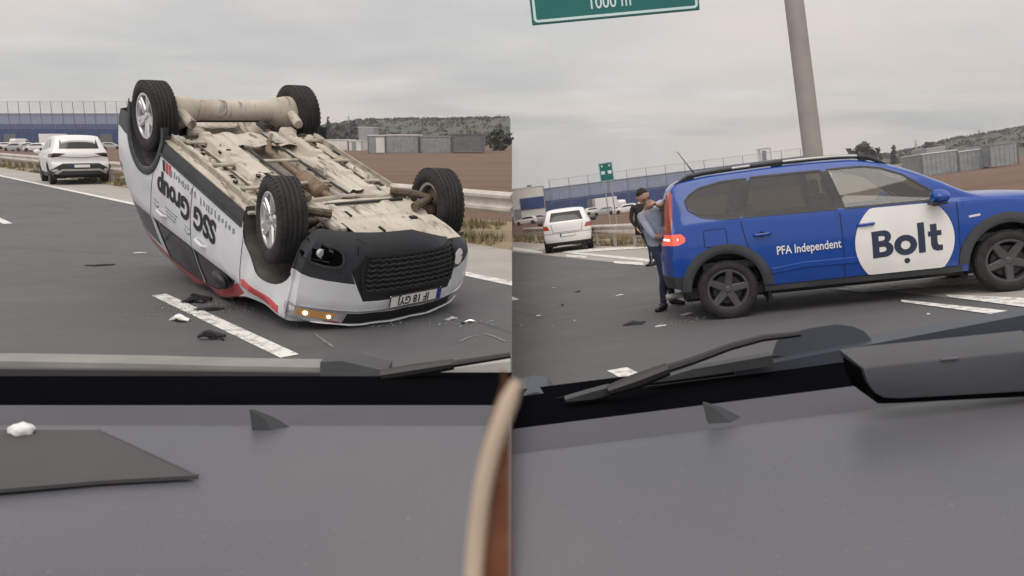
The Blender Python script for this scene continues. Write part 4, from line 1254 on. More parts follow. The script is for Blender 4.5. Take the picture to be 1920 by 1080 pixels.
    st = c.patch('round_sticker', M['sticker_white'], circ, 'y', -1, 0.0135, 0.004, 0.05, root)
    sk = lambda P: [(x, z + 0.035 * (x - 0.2)) for x, z in P]
    arc = lambda cx_, cz_, rx, rz, a0, a1, n=8: [(cx_ + rx * math.cos(R_(a0 + (a1 - a0) * i / n)), cz_ + rz * math.sin(R_(a0 + (a1 - a0) * i / n))) for i in range(n + 1)]
    c.patch('lettering', M['sticker_navy'], sk([(0.135, 0.525)] + arc(0.265, 0.608, 0.088, 0.083, -90, 62) + arc(0.258, 0.745, 0.078, 0.075, -50, 90) + [(0.135, 0.82)]), 'y', -1, 0.0165, 0.002, 0.05, st,
            holes=[sk([(0.205, 0.585)] + arc(0.25, 0.613, 0.03, 0.028, -90, 90, 5) + [(0.205, 0.641)]), sk([(0.205, 0.708)] + arc(0.245, 0.735, 0.027, 0.026, -90, 90, 5) + [(0.205, 0.761)])])
    c.patch('lettering', M['sticker_navy'], sk([(0.61, 0.515), (0.68, 0.515), (0.68, 0.845), (0.61, 0.845)]), 'y', -1, 0.0165, 0.002, 0.05, st)
    c.patch('lettering', M['sticker_navy'], sk([(0.712, 0.68), (0.712, 0.735), (0.738, 0.735), (0.738, 0.81), (0.805, 0.81), (0.805, 0.735), (0.85, 0.735), (0.85, 0.68), (0.805, 0.68), (0.805, 0.60), (0.82, 0.575), (0.855, 0.575), (0.855, 0.515), (0.80, 0.512), (0.755, 0.535), (0.738, 0.58), (0.738, 0.68)]), 'y', -1, 0.0165, 0.002, 0.05, st)
    ring = [(0.478 + 0.118 * math.cos(a * 0.1963), 0.635 + 0.112 * math.sin(a * 0.1963)) for a in range(32)]
    hole = [(0.478 + 0.05 * math.cos(a * 0.3927), 0.635 + 0.048 * math.sin(a * 0.3927)) for a in range(16)]
    c.patch('lettering', M['sticker_navy'], ring, 'y', -1, 0.0165, 0.002, 0.05, st, holes=[hole])
    c.patch('lettering', M['sticker_navy'], [(0.485 + 0.03 * math.cos(a * 0.3927), 0.462 + 0.03 * math.sin(a * 0.3927)) for a in range(16)], 'y', -1, 0.0165, 0.002, 0.05, st)
    c.text('PFA Independent', M['sticker_white'], 0.135, (-0.535, 0.725), 'y', -1, 0.014, R_(0.5), 0.0015, parent=root, squash=0.74)
    c.seam('wing_badge', M['chrome'], [(1.14, 0.865), (1.255, 0.875)], 0.028, 'y', -1, 0.006, root)
    # aerial
    l0, n0 = c.hit(-1.62, 0.0, 'z', 1)
    m = MB(); m.tube([l0, l0 + V((-0.10, 0, 0.16)), l0 + V((-0.20, 0, 0.33))], [0.011, 0.006, 0.004], 6); m.build('aerial', M['black'], root)
    m = MB(); m.tube([l0 + V((0.0, 0.0, 0.0)), l0 + V((-0.03, 0.0, 0.26))], 0.005, 6)
    t = bmesh.new(); bmesh.ops.create_icosphere(t, subdivisions=2, radius=0.022); m.add(t, Matrix.Translation(l0 + V((-0.03, 0, 0.27))))
    # underbody, cabin
    c.liner(root, M['black'])
    m = MB(); m.box((0, 0, 0.30), (3.9, 1.5, 0.16), bev=0.04); m.build('underbody', M['black'], root)
    m = MB(); m.box((0, 0, 0.62), (3.4, 1.62, 0.08)); m.build('cabin_floor', M['seat'], root)
    m = MB(); m.box((1.02, 0, 0.93), (0.45, 1.45, 0.22), bev=0.06, seg=2); m.build('dashboard', M['black'], root)
    m = MB(); m.box((-0.3, 0, 1.575), (1.6, 1.0, 0.02)); m.build('roof_lining', M['liner'], root)
    for y in (0.38, -0.38):
        for x, nm in ((0.05, 'front_seat'), (-0.95, 'rear_seat')):
            m = MB()
            m.box((0, 0, 0), (0.16, 0.5, 0.62), Matrix.Translation((x - 0.12, y, 0.98)) @ Matrix.Rotation(R_(-14), 4, 'Y'), bev=0.06, seg=3)
            m.box((x + 0.18, y, 0.70), (0.5, 0.5, 0.16), bev=0.06, seg=3)
            m.box((0, 0, 0), (0.09, 0.26, 0.18), Matrix.Translation((x - 0.225, y, 1.38)) @ Matrix.Rotation(R_(-10), 4, 'Y'), bev=0.04, seg=3)
            m.build(nm, M['seat'], root)
    m = MB(); m.lathe([(0.18 + 0.015 * math.cos(k * 0.7854), 0.015 * math.sin(k * 0.7854)) for k in range(9)], 28, Matrix.Translation((0.66, 0.38, 1.0)) @ Matrix.Rotation(R_(62), 4, 'Y') @ Matrix.Rotation(R_(90), 4, 'X'))
    m.build('steering_wheel', M['black'], root)
    for x, st in ((-wb, 0.0), (wf, R_(-4))):
        for sg in (1, -1):
            make_wheel(root, V((x, sg * 0.785, 0.338)), 0.338, 0.205, sg, 'five', M['dark_alloy'], inner=False, turn=0.35 + x, rim_r=0.68, steer=st)
    for x in (-wb, wf):
        m = MB(); m.tube([(x, -0.7, 0.33), (x, 0.7, 0.33)], 0.05, 8); m.build('axle', M['black'], root)
    m = MB(); m.box((-0.98, -0.66, 0.22), (0.05, 0.22, 0.22), bev=0.01); m.build('mud_flap', M['black'], root)
    m = MB(); m.tube([(-1.9, -0.4, 0.28), (-2.15, -0.45, 0.27)], 0.035, 10); m.build('tail_pipe', M['galv'], root)
    plate(root, 'number_plate', None, Matrix.Translation((-2.275, 0, 0.74)) @ REAR)
    return root, c
BLUE, BLUE_C = blue_car()

# ------------------------------------------------------------------ the overturned car
def overturned_car():
    W_ = Matrix(((0.6551, -0.7245, -0.2144, -2.0859), (-0.6821, -0.6891, 0.2447, 7.673), (-0.325, -0.014, -0.9456, 1.575), (0, 0, 0, 1)))
    # orthonormal
    ax = V((W_[0][0], W_[1][0], W_[2][0])).normalized(); ay = V((W_[0][1], W_[1][1], W_[2][1])); ay = (ay - ax * ay.dot(ax)).normalized(); az = ax.cross(ay)
    W_ = frame(ax, ay, az, V((-2.0859, 7.673, 1.572)))
    root = thing('overturned_car', W_, 'white car with SSG Group lettering lying upside down on its roof, muddy underbody showing', 'car')
    wb = 1.33; rn = random.Random(5)
    def dents(v):
        x, y, z = v.co
        if z > 1.2 and x > -0.6:
            v.co.z -= 0.05 * max(0, math.sin(x * 5 + y * 3)) * min(1, (z - 1.2) * 3)
        if x > 1.0 and y > 0.5 and z > 0.55:
            v.co.y -= 0.012 * math.sin(x * 13 + z * 9) + 0.008
        if x > 1.25 and y < 0:
            v.co.z += sstep((x - 1.25) / 0.45) * (-y) * 0.30 * max(0, 1 - (z - 0.15) / 0.65)
        if x > 1.5 and z > 0.75:
            v.co.x -= 0.015 * math.sin(y * 9 + z * 6) ** 2
    P = dict(xr=-2.30, xf=2.10, nx=70, dents=dents,
             top=[(-2.30, 1.12), (-2.28, 1.35), (-2.22, 1.55), (-2.1, 1.70), (-1.9, 1.78), (-1.46, 1.84), (-0.7, 1.82), (-0.1, 1.70), (0.32, 1.55), (0.75, 1.31), (1.12, 1.13), (1.5, 1.05), (1.9, 1.00), (2.10, 0.945)],
             belt=[(-2.30, 1.08), (-1.6, 1.27), (-1, 1.235), (0, 1.125), (0.8, 1.04), (1.2, 1.01), (2.10, 0.90)],
             side=[(0.12, 0.76), (0.25, 0.83), (0.42, 0.885), (0.65, 0.905), (0.85, 0.91), (1.0, 0.90), (1.25, 0.875)],
             plan=[(-2.30, 0.93), (-1.8, 0.985), (-1.2, 1.0), (1.3, 1.0), (1.7, 0.985), (2.10, 0.95)],
             sill=[(-2.30, 0.46), (-1.9, 0.40), (-1.75, 0.38), (1.0, 0.38), (1.72, 0.32), (1.85, 0.24), (2.10, 0.14)],
             arches=[(-wb, 0.36, 0.42), (wb, 0.34, 0.445)], lean=0.26, lean2=0.14,
             crown=[(-2.30, 0.04), (-1.9, 0.06), (0.3, 0.06), (1.2, 0.05), (2.1, 0.05)],
             nose=[(0.12, -0.12), (0.22, -0.03), (0.4, 0.0), (0.75, 0.02), (0.9, -0.02), (1.0, -0.08)], fcurve=(0.35, 3.0, 0.42),
             tail=[(0.3, 0.0), (0.6, 0.05), (1.1, 0.02), (1.7, -0.05)], rcurve=(0.2, 3.2, 0.52))
    c = Car(P)
    GD = M['glass_dark']
    c.cut('quarter_window', GD, [(-1.95, 1.40), (-1.20, 1.285), (-1.16, 1.64), (-1.75, 1.66)], lim=0.4)
    c.cut('rear_door_window', GD, [(-1.07, 1.275), (-0.12, 1.17), (-0.16, 1.56), (-0.98, 1.68)], lim=0.4)
    c.cut('front_door_window', GD, [(-0.05, 1.16), (0.80, 1.065), (0.62, 1.22), (0.30, 1.40), (-0.08, 1.545)], lim=0.4)
    c.cut('windscreen', GD, [(1.05, -0.66), (1.05, 0.66), (0.40, 0.50), (0.40, -0.50)], 'z', 1, lim=1.0)
    for sg in (1, -1):
        # front corner: skid bumper with lamp pods, dark band, headlamp strip
        c.cut('sill_cladding', M['clad'], [(-0.90, 0.1), (0.90, 0.1), (0.90, 0.495), (-0.90, 0.495)], 'y', sg)
        c.cut('rear_bumper', M['clad'], [(-2.6, 0.2), (-1.75, 0.2), (-1.775, 0.62), (-2.6, 0.66)], 'y', sg, lim=0.02)
        c.cut('tail_lamp', M['lens_red'], [(-2.6, 1.0), (-2.02, 1.04), (-2.05, 1.22), (-2.6, 1.25)], 'y', sg, lim=0.4)
        c.cut('roof_side', M['red_paint'], [(-2.30, 1.60), (-1.0, 1.70), (-0.1, 1.58), (0.30, 1.43), (0.9, 1.12), (0.95, 1.2), (0.34, 1.56), (-0.1, 1.72), (-0.7, 1.80), (-1.46, 1.82), (-2.30, 1.80)][:0] or [[(-2.4, 1.42), (-1.75, 1.67), (-1.75, 1.82), (-2.4, 1.75)], [(-1.75, 1.67), (-0.98, 1.69), (-0.98, 1.84), (-1.75, 1.84)], [(-0.98, 1.69), (-0.10, 1.56), (-0.10, 1.74), (-0.98, 1.84)], [(-0.10, 1.56), (0.32, 1.405), (0.36, 1.56), (-0.10, 1.74)], [(0.32, 1.405), (0.86, 1.06), (0.98, 1.10), (0.36, 1.56)]], 'y', sg, lim=0.42)
        c.cut('rear_door', M['white_paint'], [(-0.95, 0.515), (-0.09, 0.515), (-0.09, 1.57), (-0.16, 1.58), (-1.0, 1.69), (-1.13, 1.28)], 'y', sg)
        c.cut('front_door', M['white_paint'], [(-0.08, 0.515), (0.945, 0.515), (0.945, 1.03), (0.62, 1.24), (0.3, 1.42), (-0.08, 1.56)], 'y', sg)
        c.cut('bumper_corner', M['clad'], [(1.60, 0.05), (2.3, 0.05), (2.3, 0.34), (1.86, 0.47), (1.60, 0.47)], 'y', sg, lim=0.55)
        c.cut('front_wing', M['white_paint'], [(0.96, 0.50), (1.62, 0.3), (1.72, 0.55), (1.70, 0.98), (0.96, 1.04)], 'y', sg)
    # front fascia, (y, z)
    c.cut('lower_bumper', M['clad'], [[(-1.0, 0.05), (1.0, 0.05), (1.0, 0.30), (-1.0, 0.30)]], 'x', 1, lim=1.35)
    c.cut('grille_surround', M['black'], [(-0.42, 0.30), (0.42, 0.30), (0.54, 0.44), (0.43, 0.69), (-0.43, 0.69), (-0.54, 0.44)], 'x', 1, lim=1.5)
    for sg in (1, -1):
        c.cut('lamp_corner', M['clad'], [[(sg * 0.42, 0.30), (sg * 1.0, 0.30), (sg * 1.0, 0.46), (sg * 0.80, 0.52), (sg * 0.54, 0.44)], [(sg * 0.54, 0.44), (sg * 0.80, 0.52), (sg * 0.50, 0.54)]], 'x', 1, lim=1.35)
        c.cut('headlamp', M['lens'], [(sg * 0.52, 0.80), (sg * 0.93, 0.78), (sg * 0.93, 0.90), (sg * 0.54, 0.90)], 'x', 1, lim=1.2)
    c.cut('upper_grille', M['black'], [(-0.52, 0.81), (0.52, 0.81), (0.54, 0.92), (-0.54, 0.92)], 'x', 1, lim=1.5)
    c.cut('bonnet', M['red_paint'], [(1.10, -0.72), (1.98, -0.66), (1.98, 0.66), (1.10, 0.72)], 'z', 1, lim=0.85)
    c.cut('roof', M['red_paint'], [(-2.1, -0.52), (0.38, -0.48), (0.38, 0.48), (-2.1, 0.52)], 'z', 1, lim=1.3)
    parts = c.emit(root, M['white_paint'])
    door_f = next((o for o in parts.get('front_door', []) if sum(v.co.y for v in o.data.vertices) > 0), root)
    for sg in (1, -1):
        for poly in ([(-1.07, 1.270), (-0.12, 1.165), (-0.16, 1.565), (-0.98, 1.685)], [(-0.05, 1.155), (0.81, 1.06), (0.62, 1.225), (0.30, 1.405), (-0.08, 1.55)]):
            c.seam('window_seal', M['black'], poly, 0.03, 'y', sg, 0.005, root, True)
        for line in ([(-0.085, 0.53), (-0.085, 1.14)], [(0.952, 0.52), (0.955, 1.03)], [(-0.95, 0.53), (-1.13, 1.25)]):
            c.seam('door_gap', M['dark_void'], line, 0.012, 'y', sg, 0.002, root)
        c.seam('sill_edge', M['clad'], [(-0.87, 0.50), (0.90, 0.50)], 0.03, 'y', sg, 0.014, root)
        c.arch('arch_trim', M['clad'], -wb, 0.36, 0.426, 0.50, sg, parent=root, a0=-14, a1=194, off=0.012)
        for hx, hz_ in ((-0.78, 1.09), (0.16, 0.99)):
            loc, no = c.hit(hx, hz_, 'y', sg)
            m = MB(); m.tube([loc + V((0.10, -sg * 0.008, 0)), loc + V((0.07, sg * 0.03, 0)), loc + V((-0.07, sg * 0.03, 0)), loc + V((-0.10, -sg * 0.008, 0))], [0.012, 0.016, 0.016, 0.012], 8)
            m.build('door_handle', M['white_paint'], root)
    # torn door mirror against the ground
    m = MB()
    t = bmesh.new(); bmesh.ops.create_uvsphere(t, u_segments=14, v_segments=8, radius=1)
    for v in t.verts: v.co = V((v.co.x * 0.13, v.co.y * 0.05, v.co.z * 0.08))
    m.add(t, Matrix.Translation((0.62, 0.92, 1.14)) @ Matrix.Rotation(0.5, 4, 'X')); m.build('mirror', M['black'], root)
    # lettering on the doors
    c.text('SSG Group', M['ink'], 0.29, (-0.21, 0.79), 'y', 1, 0.006, R_(2.5), 0.011, parent=root, squash=1.0)
    x = -0.60
    while x < 0.78:                                            # faded strap line below the name: only smudged strokes survive
        wch = rn.uniform(0.02, 0.06)
        if not 0.02 < x < 0.07:
            z0 = 0.55 + 0.01 * (x > 0)
            c.patch('faded_print', M['ink_grey'], [(x + rn.uniform(0, .5) * wch, z0 + rn.uniform(0, .03)), (x + wch * rn.uniform(.5, .9), z0 + rn.uniform(0, 0.02)), (x + wch, z0 + 0.08 * rn.uniform(0.5, 1)), (x + wch * rn.uniform(0.1, 0.5), z0 + 0.08 * rn.uniform(0.7, 1))], 'y', 1, 0.006, 0.002, 0.08, root)
        x += wch + rn.uniform(0.012, 0.03)
    for k, mt in enumerate(('ink', 'red_vinyl', 'red_vinyl')):
        x0 = -0.72 - 0.078 * (2 - k) if False else -0.80 + 0.075 * k
        c.patch('stripe', M[mt], [(x0, 0.535), (x0 + 0.048, 0.535), (x0 + 0.085, 0.63), (x0 + 0.037, 0.63)], 'y', 1, 0.006, 0.002, 0.06, root)
    for cx, cz in ((-0.93, 1.05), (-0.16, 1.01)):
        c.seam('faded_print', M['ink_grey'], [(cx - 0.06, cz), (cx, cz + 0.035), (cx + 0.06, cz)], 0.014, 'y', 1, 0.006, root)
        c.seam('faded_print', M['ink_grey'], [(cx - 0.05, cz - 0.04), (cx + 0.05, cz - 0.035)], 0.012, 'y', 1, 0.006, root)
    for k in range(3): c.seam('faded_print', M['ink_grey'], [(-0.68, 0.98 + k * 0.04), (-0.40 - 0.03 * k, 0.97 + k * 0.04)], 0.013, 'y', 1, 0.006, root)
    c.text('19', M['ink'], 0.12, (1.12, 0.88), 'y', 1, 0.006, R_(0), 0.002, parent=root) if False else None
    # fascia details
    gr = MB()
    gmesh = None
    for r in range(7):
        z = 0.325 + r * 0.042
        half = 0.41 + 0.02 * math.sin(min(1, r / 3) * 1.5)
        n = 12
        for k in range(n):
            y0 = -half + 2 * half * k / n; y1 = y0 + 2 * half / n
            pts = []
            for q, dz in ((y0, 0), ((y0 + y1) / 2, 0.014), (y1, 0)):
                loc, no = c.hit(q, z + dz, 'x', 1); pts.append(loc + V((0.016, 0, 0)))
            gb = MB(); gb.tube(pts, 0.0085, 5); gb.build('grille_bar', M['clad'], root)
    c.seam('grille_frame', M['black'], [(-0.43, 0.305), (0.43, 0.305), (0.465, 0.42), (0.43, 0.605), (-0.43, 0.605), (-0.465, 0.42)], 0.026, 'x', 1, 0.02, root, True)
    for sg in (1,):
        pod = [(0.73 + 0.135 * math.copysign(abs(math.cos(k * 0.3927)) ** 0.7, math.cos(k * 0.3927)), 0.325 + 0.085 * math.copysign(abs(math.sin(k * 0.3927)) ** 0.8, math.sin(k * 0.3927)) - 0.02 * math.cos(k * 0.3927)) for k in range(16)]
        c.patch('fog_lamp_pod', M['pitch'], pod, 'x', 1, 0.003, 0.006, 0.05, root)
        c.seam('pod_ring', M['clad_dust'], pod, 0.02, 'x', 1, 0.012, root, True)
        loc, no = c.hit(sg * 0.735, 0.315, 'x', 1)
        m = MB(); m.lathe([(0.0005, 0.010), (0.018, 0.008), (0.030, 0.002), (0.036, 0.010), (0.04, -0.02)], 20, Matrix.Translation(loc) @ Matrix(((0, 1, 0, 0), (1, 0, 0, 0), (0, 0, 1, 0), (0, 0, 0, 1))))
        m.build('fog_lamp', M['lens'], root)
    c.patch('tow_eye_cover', M['sticker_white'], [(-0.36 + 0.0, 0.40), (-0.40, 0.45)][:0] or [(-0.555 + 0.075 * math.cos(k * 0.524), 0.45 + 0.065 * math.sin(k * 0.524)) for k in range(12)], 'x', 1, 0.006, 0.01, 0.05, root)
    loc, no = c.hit(-0.03, 0.72, 'x', 1)
    plate(root, 'number_plate', 'IF 18 GYJ', Matrix.Translation((loc.x + 0.02, -0.05, 0.70)) @ FRONT @ Matrix.Rotation(R_(-1.0), 4, 'Y'))
    loc, no = c.hit(0.66, 0.85, 'x', 1)
    for dy, dz, r in ((0.09, 0.0, 0.020), (-0.06, 0.01, 0.016)):
        m = MB()
        l2, n2 = c.hit(0.70 + dy, 0.845 + dz, 'x', 1)
        t = bmesh.new(); bmesh.ops.create_icosphere(t, subdivisions=2, radius=r); m.add(t, Matrix.Translation(l2 + V((0.004, 0, 0)))); m.build('lamp_bulb', M['lamp_spot'], root)
    c.patch('indicator_lens', M['lamp_amber'], [(0.60, 0.82), (0.84, 0.81), (0.85, 0.875), (0.62, 0.885)], 'x', 1, 0.004, 0.006, 0.05, root)
    c.seam('grille_trim', M['chrome'], [(-0.80, 0.795), (-0.3, 0.785), (0.3, 0.785), (0.84, 0.785)], 0.018, 'x', 1, 0.008, root)
    c.seam('bonnet_edge', M['white_paint'], [(-0.72, 0.935), (0, 0.945), (0.74, 0.935)], 0.03, 'x', 1, 0.012, root)
    c.seam('bumper_joint', M['dark_void'], [(0.49, 0.12), (0.50, 0.30)], 0.012, 'x', 1, 0.002, root)
    c.seam('bumper_joint', M['dark_void'], [(-0.46, 0.12), (-0.50, 0.30)], 0.012, 'x', 1, 0.002, root)
    for y0, y1 in (): c.patch('bumper_slot', M['dark_void'], [(y0, 0.235), (y1, 0.235), (y1, 0.26), (y0, 0.26)], 'x', 1, 0.003, 0.004, 0.06, root)
    # red flash on the wing
    c.seam('wing_stripe', M['red_vinyl'], [(0.98, 0.99), (1.3, 0.95), (1.62, 0.92)], 0.075, 'y', 1, 0.005, root)
    c.liner(root, M['liner_dust'], 0.50, 0.335)
    for sg in (1, -1):
        m = MB(); m.box((0.0, sg * 0.775, 0.392), (1.82, 0.15, 0.03), bev=0.008); m.build('sill_underside', M['mud'], root)
        m = MB(); m.box((0.0, sg * 0.69, 0.42), (1.82, 0.03, 0.10)); m.build('sill_inner', M['mud_grey'], root)

    # ---------------- underbody
    mu, md, mg = M['mud'], M['mud_dark'], M['mud_grey']
    def pan(name, x0, x1, y0, y1, nx, ny, zf, mat=None):
        m = MB(); g = {}
        pts = []; fs = []
        for i in range(nx + 1):
            for j in range(ny + 1):
                x = x0 + (x1 - x0) * i / nx; y = y0 + (y1 - y0) * j / ny
                pts.append((x, y, zf(x, y)))
        for i in range(nx):
            for j in range(ny):
                a = i * (ny + 1) + j; fs.append((a, a + 1, a + ny + 2, a + ny + 1))
        m.poly(pts, fs)
        return m.build(name, mat or mu, root, angle=28)
    def bumpf(x, y): return 0.0022 * math.sin(x * 17 + y * 7) + 0.0012 * math.sin(x * 9 - y * 23)
    def sq(t, w): return 1 / (1 + math.exp(max(-40, min(40, (abs(t) - w) * 260))))
    def floor_z(x, y):
        z = 0.285
        z += 0.10 * sq(y + 0.02, 0.15)                                       # tunnel
        z -= 0.075 * sq(abs(y) - 0.46, 0.055)                                # long rails
        z -= 0.03 * sq(abs(y) - 0.70, 0.03)                                  # sill flange
        for xc in (-0.86, -0.28, 0.30, 0.72): z -= 0.028 * sq(x - xc, 0.045) * (1 - sq(y + 0.02, 0.15))
        z += 0.03 * (0.5 + 0.5 * math.sin(y * 48)) * sq(abs(y) - 0.3, 0.10) * (1 - sq(x + 0.86, 0.06))
        return z + bumpf(x, y)
    pan('floor_pan', -1.02, 0.96, -0.80, 0.80, 132, 160, floor_z)
    def rear_z(x, y):
        z = 0.52 - 0.06 * sq(math.hypot(x + 1.85, y * 0.9), 0.30) - 0.05 * sq(abs(y) - 0.52, 0.06)
        return z + bumpf(x, y) * 1.5
    pan('boot_floor', -2.22, -1.02, -0.70, 0.70, 50, 56, rear_z)
    pan('engine_floor', 0.96, 2.0, -0.62, 0.62, 20, 20, lambda x, y: 0.42 + bumpf(x, y), M['dark_void'])
    def tray_z(x, y):
        z = 0.215 + 0.035 * sstep((x - 1.75) / 0.3) - 0.02 * sq(abs(y) - 0.28, 0.05) + 0.018 * sq(x - 1.5, 0.03)
        return z + bumpf(x, y) * 0.8
    pan('engine_undertray', 1.20, 1.98, -0.56, 0.36, 40, 40, tray_z, M['mud'])
    # tray openings and bolts
    for x, y, w, h in ((1.40, 0.22, .10, .04), (1.62, -0.30, .05, .07), (1.74, 0.10, .09, .025)):
        m = MB(); m.box((x, y, tray_z(x, y) - 0.004), (w, h, 0.02), bev=0.006); m.build('tray_opening', M['dark_void'], root)
    # smooth covers beside the tunnel
    for sg in (1, -1):
        for x0, x1, yy, w in (((-0.56, 0.16, 0.335, 0.20), (0.24, 0.80, 0.33, 0.19)) if sg > 0 else ((-0.20, 0.70, 0.335, 0.18),)):
            def cz(x, y, yy=yy, sg=sg, x0=x0, x1=x1): return 0.232 - 0.010 * sq(abs(y - sg * yy) - w * 0.28, 0.018) + 0.012 * sq((x - (x0 + x1) / 2), 0.06) + 0.03 * (1 - sq(y - sg * yy, w * 0.44)) + bumpf(x, y)
            pts_y0, pts_y1 = sg * yy - w / 2, sg * yy + w / 2
            pan('floor_cover', x0, x1, pts_y0, pts_y1, 40, 32, cz)
        for k in range(9):
            x = -0.95 + k * 0.215 + rn.uniform(-.03, .03); y = sg * rn.uniform(0.54, 0.70)
            m = MB(); m.box((x, y, floor_z(x, y) - 0.003), (rn.uniform(.06, .13), rn.uniform(.02, .045), 0.012), Matrix.Identity(4), bev=0.004); m.build('drain_slot', M['dark_void'], root)
        m = MB(); m.tube([(-0.95, sg * 0.61, 0.255), (0.0, sg * 0.605, 0.25), (0.93, sg * 0.60, 0.25)], 0.011, 6); m.build('brake_line', md, root)
        m = MB(); m.box((0.0, sg * 0.775, 0.248), (1.82, 0.018, 0.065)); m.build('sill_flange', mg, root)
        for x in (-0.78, 0.72):
            m = MB(); m.box((x, sg * 0.76, 0.235), (0.16, 0.07, 0.06), bev=0.015); m.build('jacking_point', mg, root)
    def tank_z(x, y): return 0.235 + 0.05 * max(0, (abs(y - 0.0) - 0.40) * 5) ** 2 + 0.04 * max(0, (abs(x + 0.80) - 0.14) * 6) ** 2 + 0.012 * math.sin(y * 25) + bumpf(x, y)
    pan('fuel_tank', -1.0, -0.60, -0.50, 0.46, 18, 40, tank_z)
    m = MB(); m.tube([(1.15, -0.10, 0.30), (0.9, -0.06, 0.285), (0.45, -0.02, 0.275), (0.0, -0.02, 0.27), (-0.5, -0.03, 0.27), (-0.68, -0.12, 0.25), (-0.95, -0.30, 0.26), (-1.2, -0.38, 0.30)], 0.034, 12); m.build('exhaust_pipe', M['rust'], root)
    m = MB(); m.tube([(0.62, -0.03, 0.285), (0.58, -0.03, 0.283), (0.22, -0.02, 0.277), (0.18, -0.02, 0.277)], [0.036, 0.08, 0.08, 0.036], 16); m.build('catalyst', M['rust'], root)
    for x in (0.42, -0.18):
        m = MB(); m.box((x, -0.02, 0.245), (0.05, 0.40, 0.022), bev=0.006); m.build('tunnel_brace', mg, root)
    pan('heat_shield', -0.52, 0.90, -0.13, 0.11, 70, 16, lambda x, y: 0.352 + 0.004 * math.sin(x * 90) + 0.02 * (1 - sq(y + 0.01, 0.09)), M['shield'])
    pan('tank_shield', -0.98, -0.64, -0.46, -0.18, 24, 12, lambda x, y: 0.228 + 0.003 * math.sin(x * 110 + y * 40), M['shield'])
    for k in range(46):                                         # plugs, bolts and clips
        x, y = rn.uniform(-0.98, 0.92), rn.choice((-1, 1)) * rn.uniform(0.18, 0.72)
        r = rn.choice((0.010, 0.014, 0.022)); zf_ = min(floor_z(x, y), 0.30)
        gm = MB(); gm.lathe([(0.0005, -0.008), (r * 0.9, -0.008), (r, -0.003), (r, 0.012)], 10, Matrix.Translation((x, y, zf_ - 0.002)) @ Matrix.Rotation(R_(90), 4, 'X') @ Matrix.Diagonal((1, -1, 1, 1)))
        gm.build('floor_plug' if r > 0.02 else 'bolt', M['dark_void'] if r > 0.012 else mg, root)
    for sg in (1, -1):                                          # seat cross braces, hose clips
        for x in (-0.72, -0.10, 0.48):
            m = MB(); m.box((x, sg * 0.62, 0.238), (0.05, 0.20, 0.028), bev=0.008); m.build('floor_brace', mg, root)
        m = MB(); m.tube([(-1.0, sg * 0.20, 0.255), (-0.5, sg * 0.185, 0.245), (0.4, sg * 0.19, 0.245), (0.95, sg * 0.24, 0.25)], 0.013, 7); m.build('fuel_line', M['black'], root)
        m = MB(); m.box((0.90, sg * 0.46, 0.225), (0.16, 0.15, 0.07), bev=0.02); m.build('rail_end', mu, root)
        m = MB(); m.box((-0.99, sg * 0.50, 0.235), (0.13, 0.16, 0.09), bev=0.02); m.build('arm_bracket', mu, root)
    # engine bay clutter beside the tray, seen past the near front wheel
    for k in range(9):
        x, y = rn.uniform(1.2, 1.75), rn.uniform(0.36, 0.60)
        m = MB(); m.tube([(x, y, 0.36), (x + rn.uniform(-.1, .1), y + rn.uniform(-.1, .1), 0.30 + rn.uniform(-.04, .04)), (x + rn.uniform(-.2, .2), y - rn.uniform(0, .15), 0.34), (x + rn.uniform(-.25, .25), y - 0.2, 0.37)], rn.choice((0.010, 0.014, 0.022)), 8)
        m.build('engine_hose', rn.choice((M['black'], md, mg)), root)
    m = MB(); m.box((1.62, 0.44, 0.33), (0.20, 0.16, 0.10), bev=0.03, seg=2); m.build('air_duct', M['black'], root)
    m = MB(); m.tube([(1.06, -0.42, 0.235), (1.02, 0.0, 0.225), (1.06, 0.42, 0.235)], [0.035, 0.028, 0.035], 10); m.build('subframe_brace', mg, root)
    m = MB(); m.box((1.20, -0.08, 0.20), (0.03, 0.80, 0.02), bev=0.004); m.build('tray_edge', M['black'], root)
    for y in (0.09, -0.13):
        m = MB(); m.tube([(0.85, y, 0.30), (-0.4, y + 0.01, 0.30), (-0.6, y + 0.05, 0.25)], 0.008, 6); m.build('brake_line', md, root)
    # rear axle beam with flared ends, arms, springs, dampers
    m = MB(); m.tube([(-1.30, -0.66, 0.30), (-1.30, -0.58, 0.285), (-1.30, -0.46, 0.26), (-1.30, -0.38, 0.255), (-1.30, 0.38, 0.255), (-1.30, 0.46, 0.26), (-1.30, 0.58, 0.285), (-1.30, 0.66, 0.30)], [0.20, 0.19, 0.135, 0.108, 0.108, 0.135, 0.17, 0.18], 24); m.build('rear_axle', mu, root)
    for sg in (1, -1):
        m = MB(); m.tube([(-0.92, sg * 0.58, 0.29), (-1.1, sg * 0.60, 0.25), (-1.33, sg * 0.63, 0.30)], [0.05, 0.055, 0.075], 10); m.build('trailing_arm', mu, root)
        m = MB(); m.lathe([(0.0005, 0.0), (0.15, 0.0), (0.17, 0.03), (0.155, 0.09), (0.0005, 0.09)], 22, Matrix.Translation((-1.33, sg * 0.63 - 0.045, 0.35))); m.build('brake_drum', mu, root)
        m = MB(); m.tube([(-1.46, sg * 0.60, 0.28), (-1.52, sg * 0.57, 0.62)], 0.028, 10); m.build('damper', md, root)
        pts = [(-1.36 + 0.055 * math.cos(k * 0.7), sg * 0.47 + 0.055 * math.sin(k * 0.7), 0.33 + k * 0.006) for k in range(46)]
        m = MB(); m.tube(pts, 0.009, 5); m.build('spring', md, root)
    m = MB(); m.box((-1.56, 0, 0.335), (0.16, 0.86, 0.06), bev=0.02); m.build('rear_crossmember', M['black'], root)
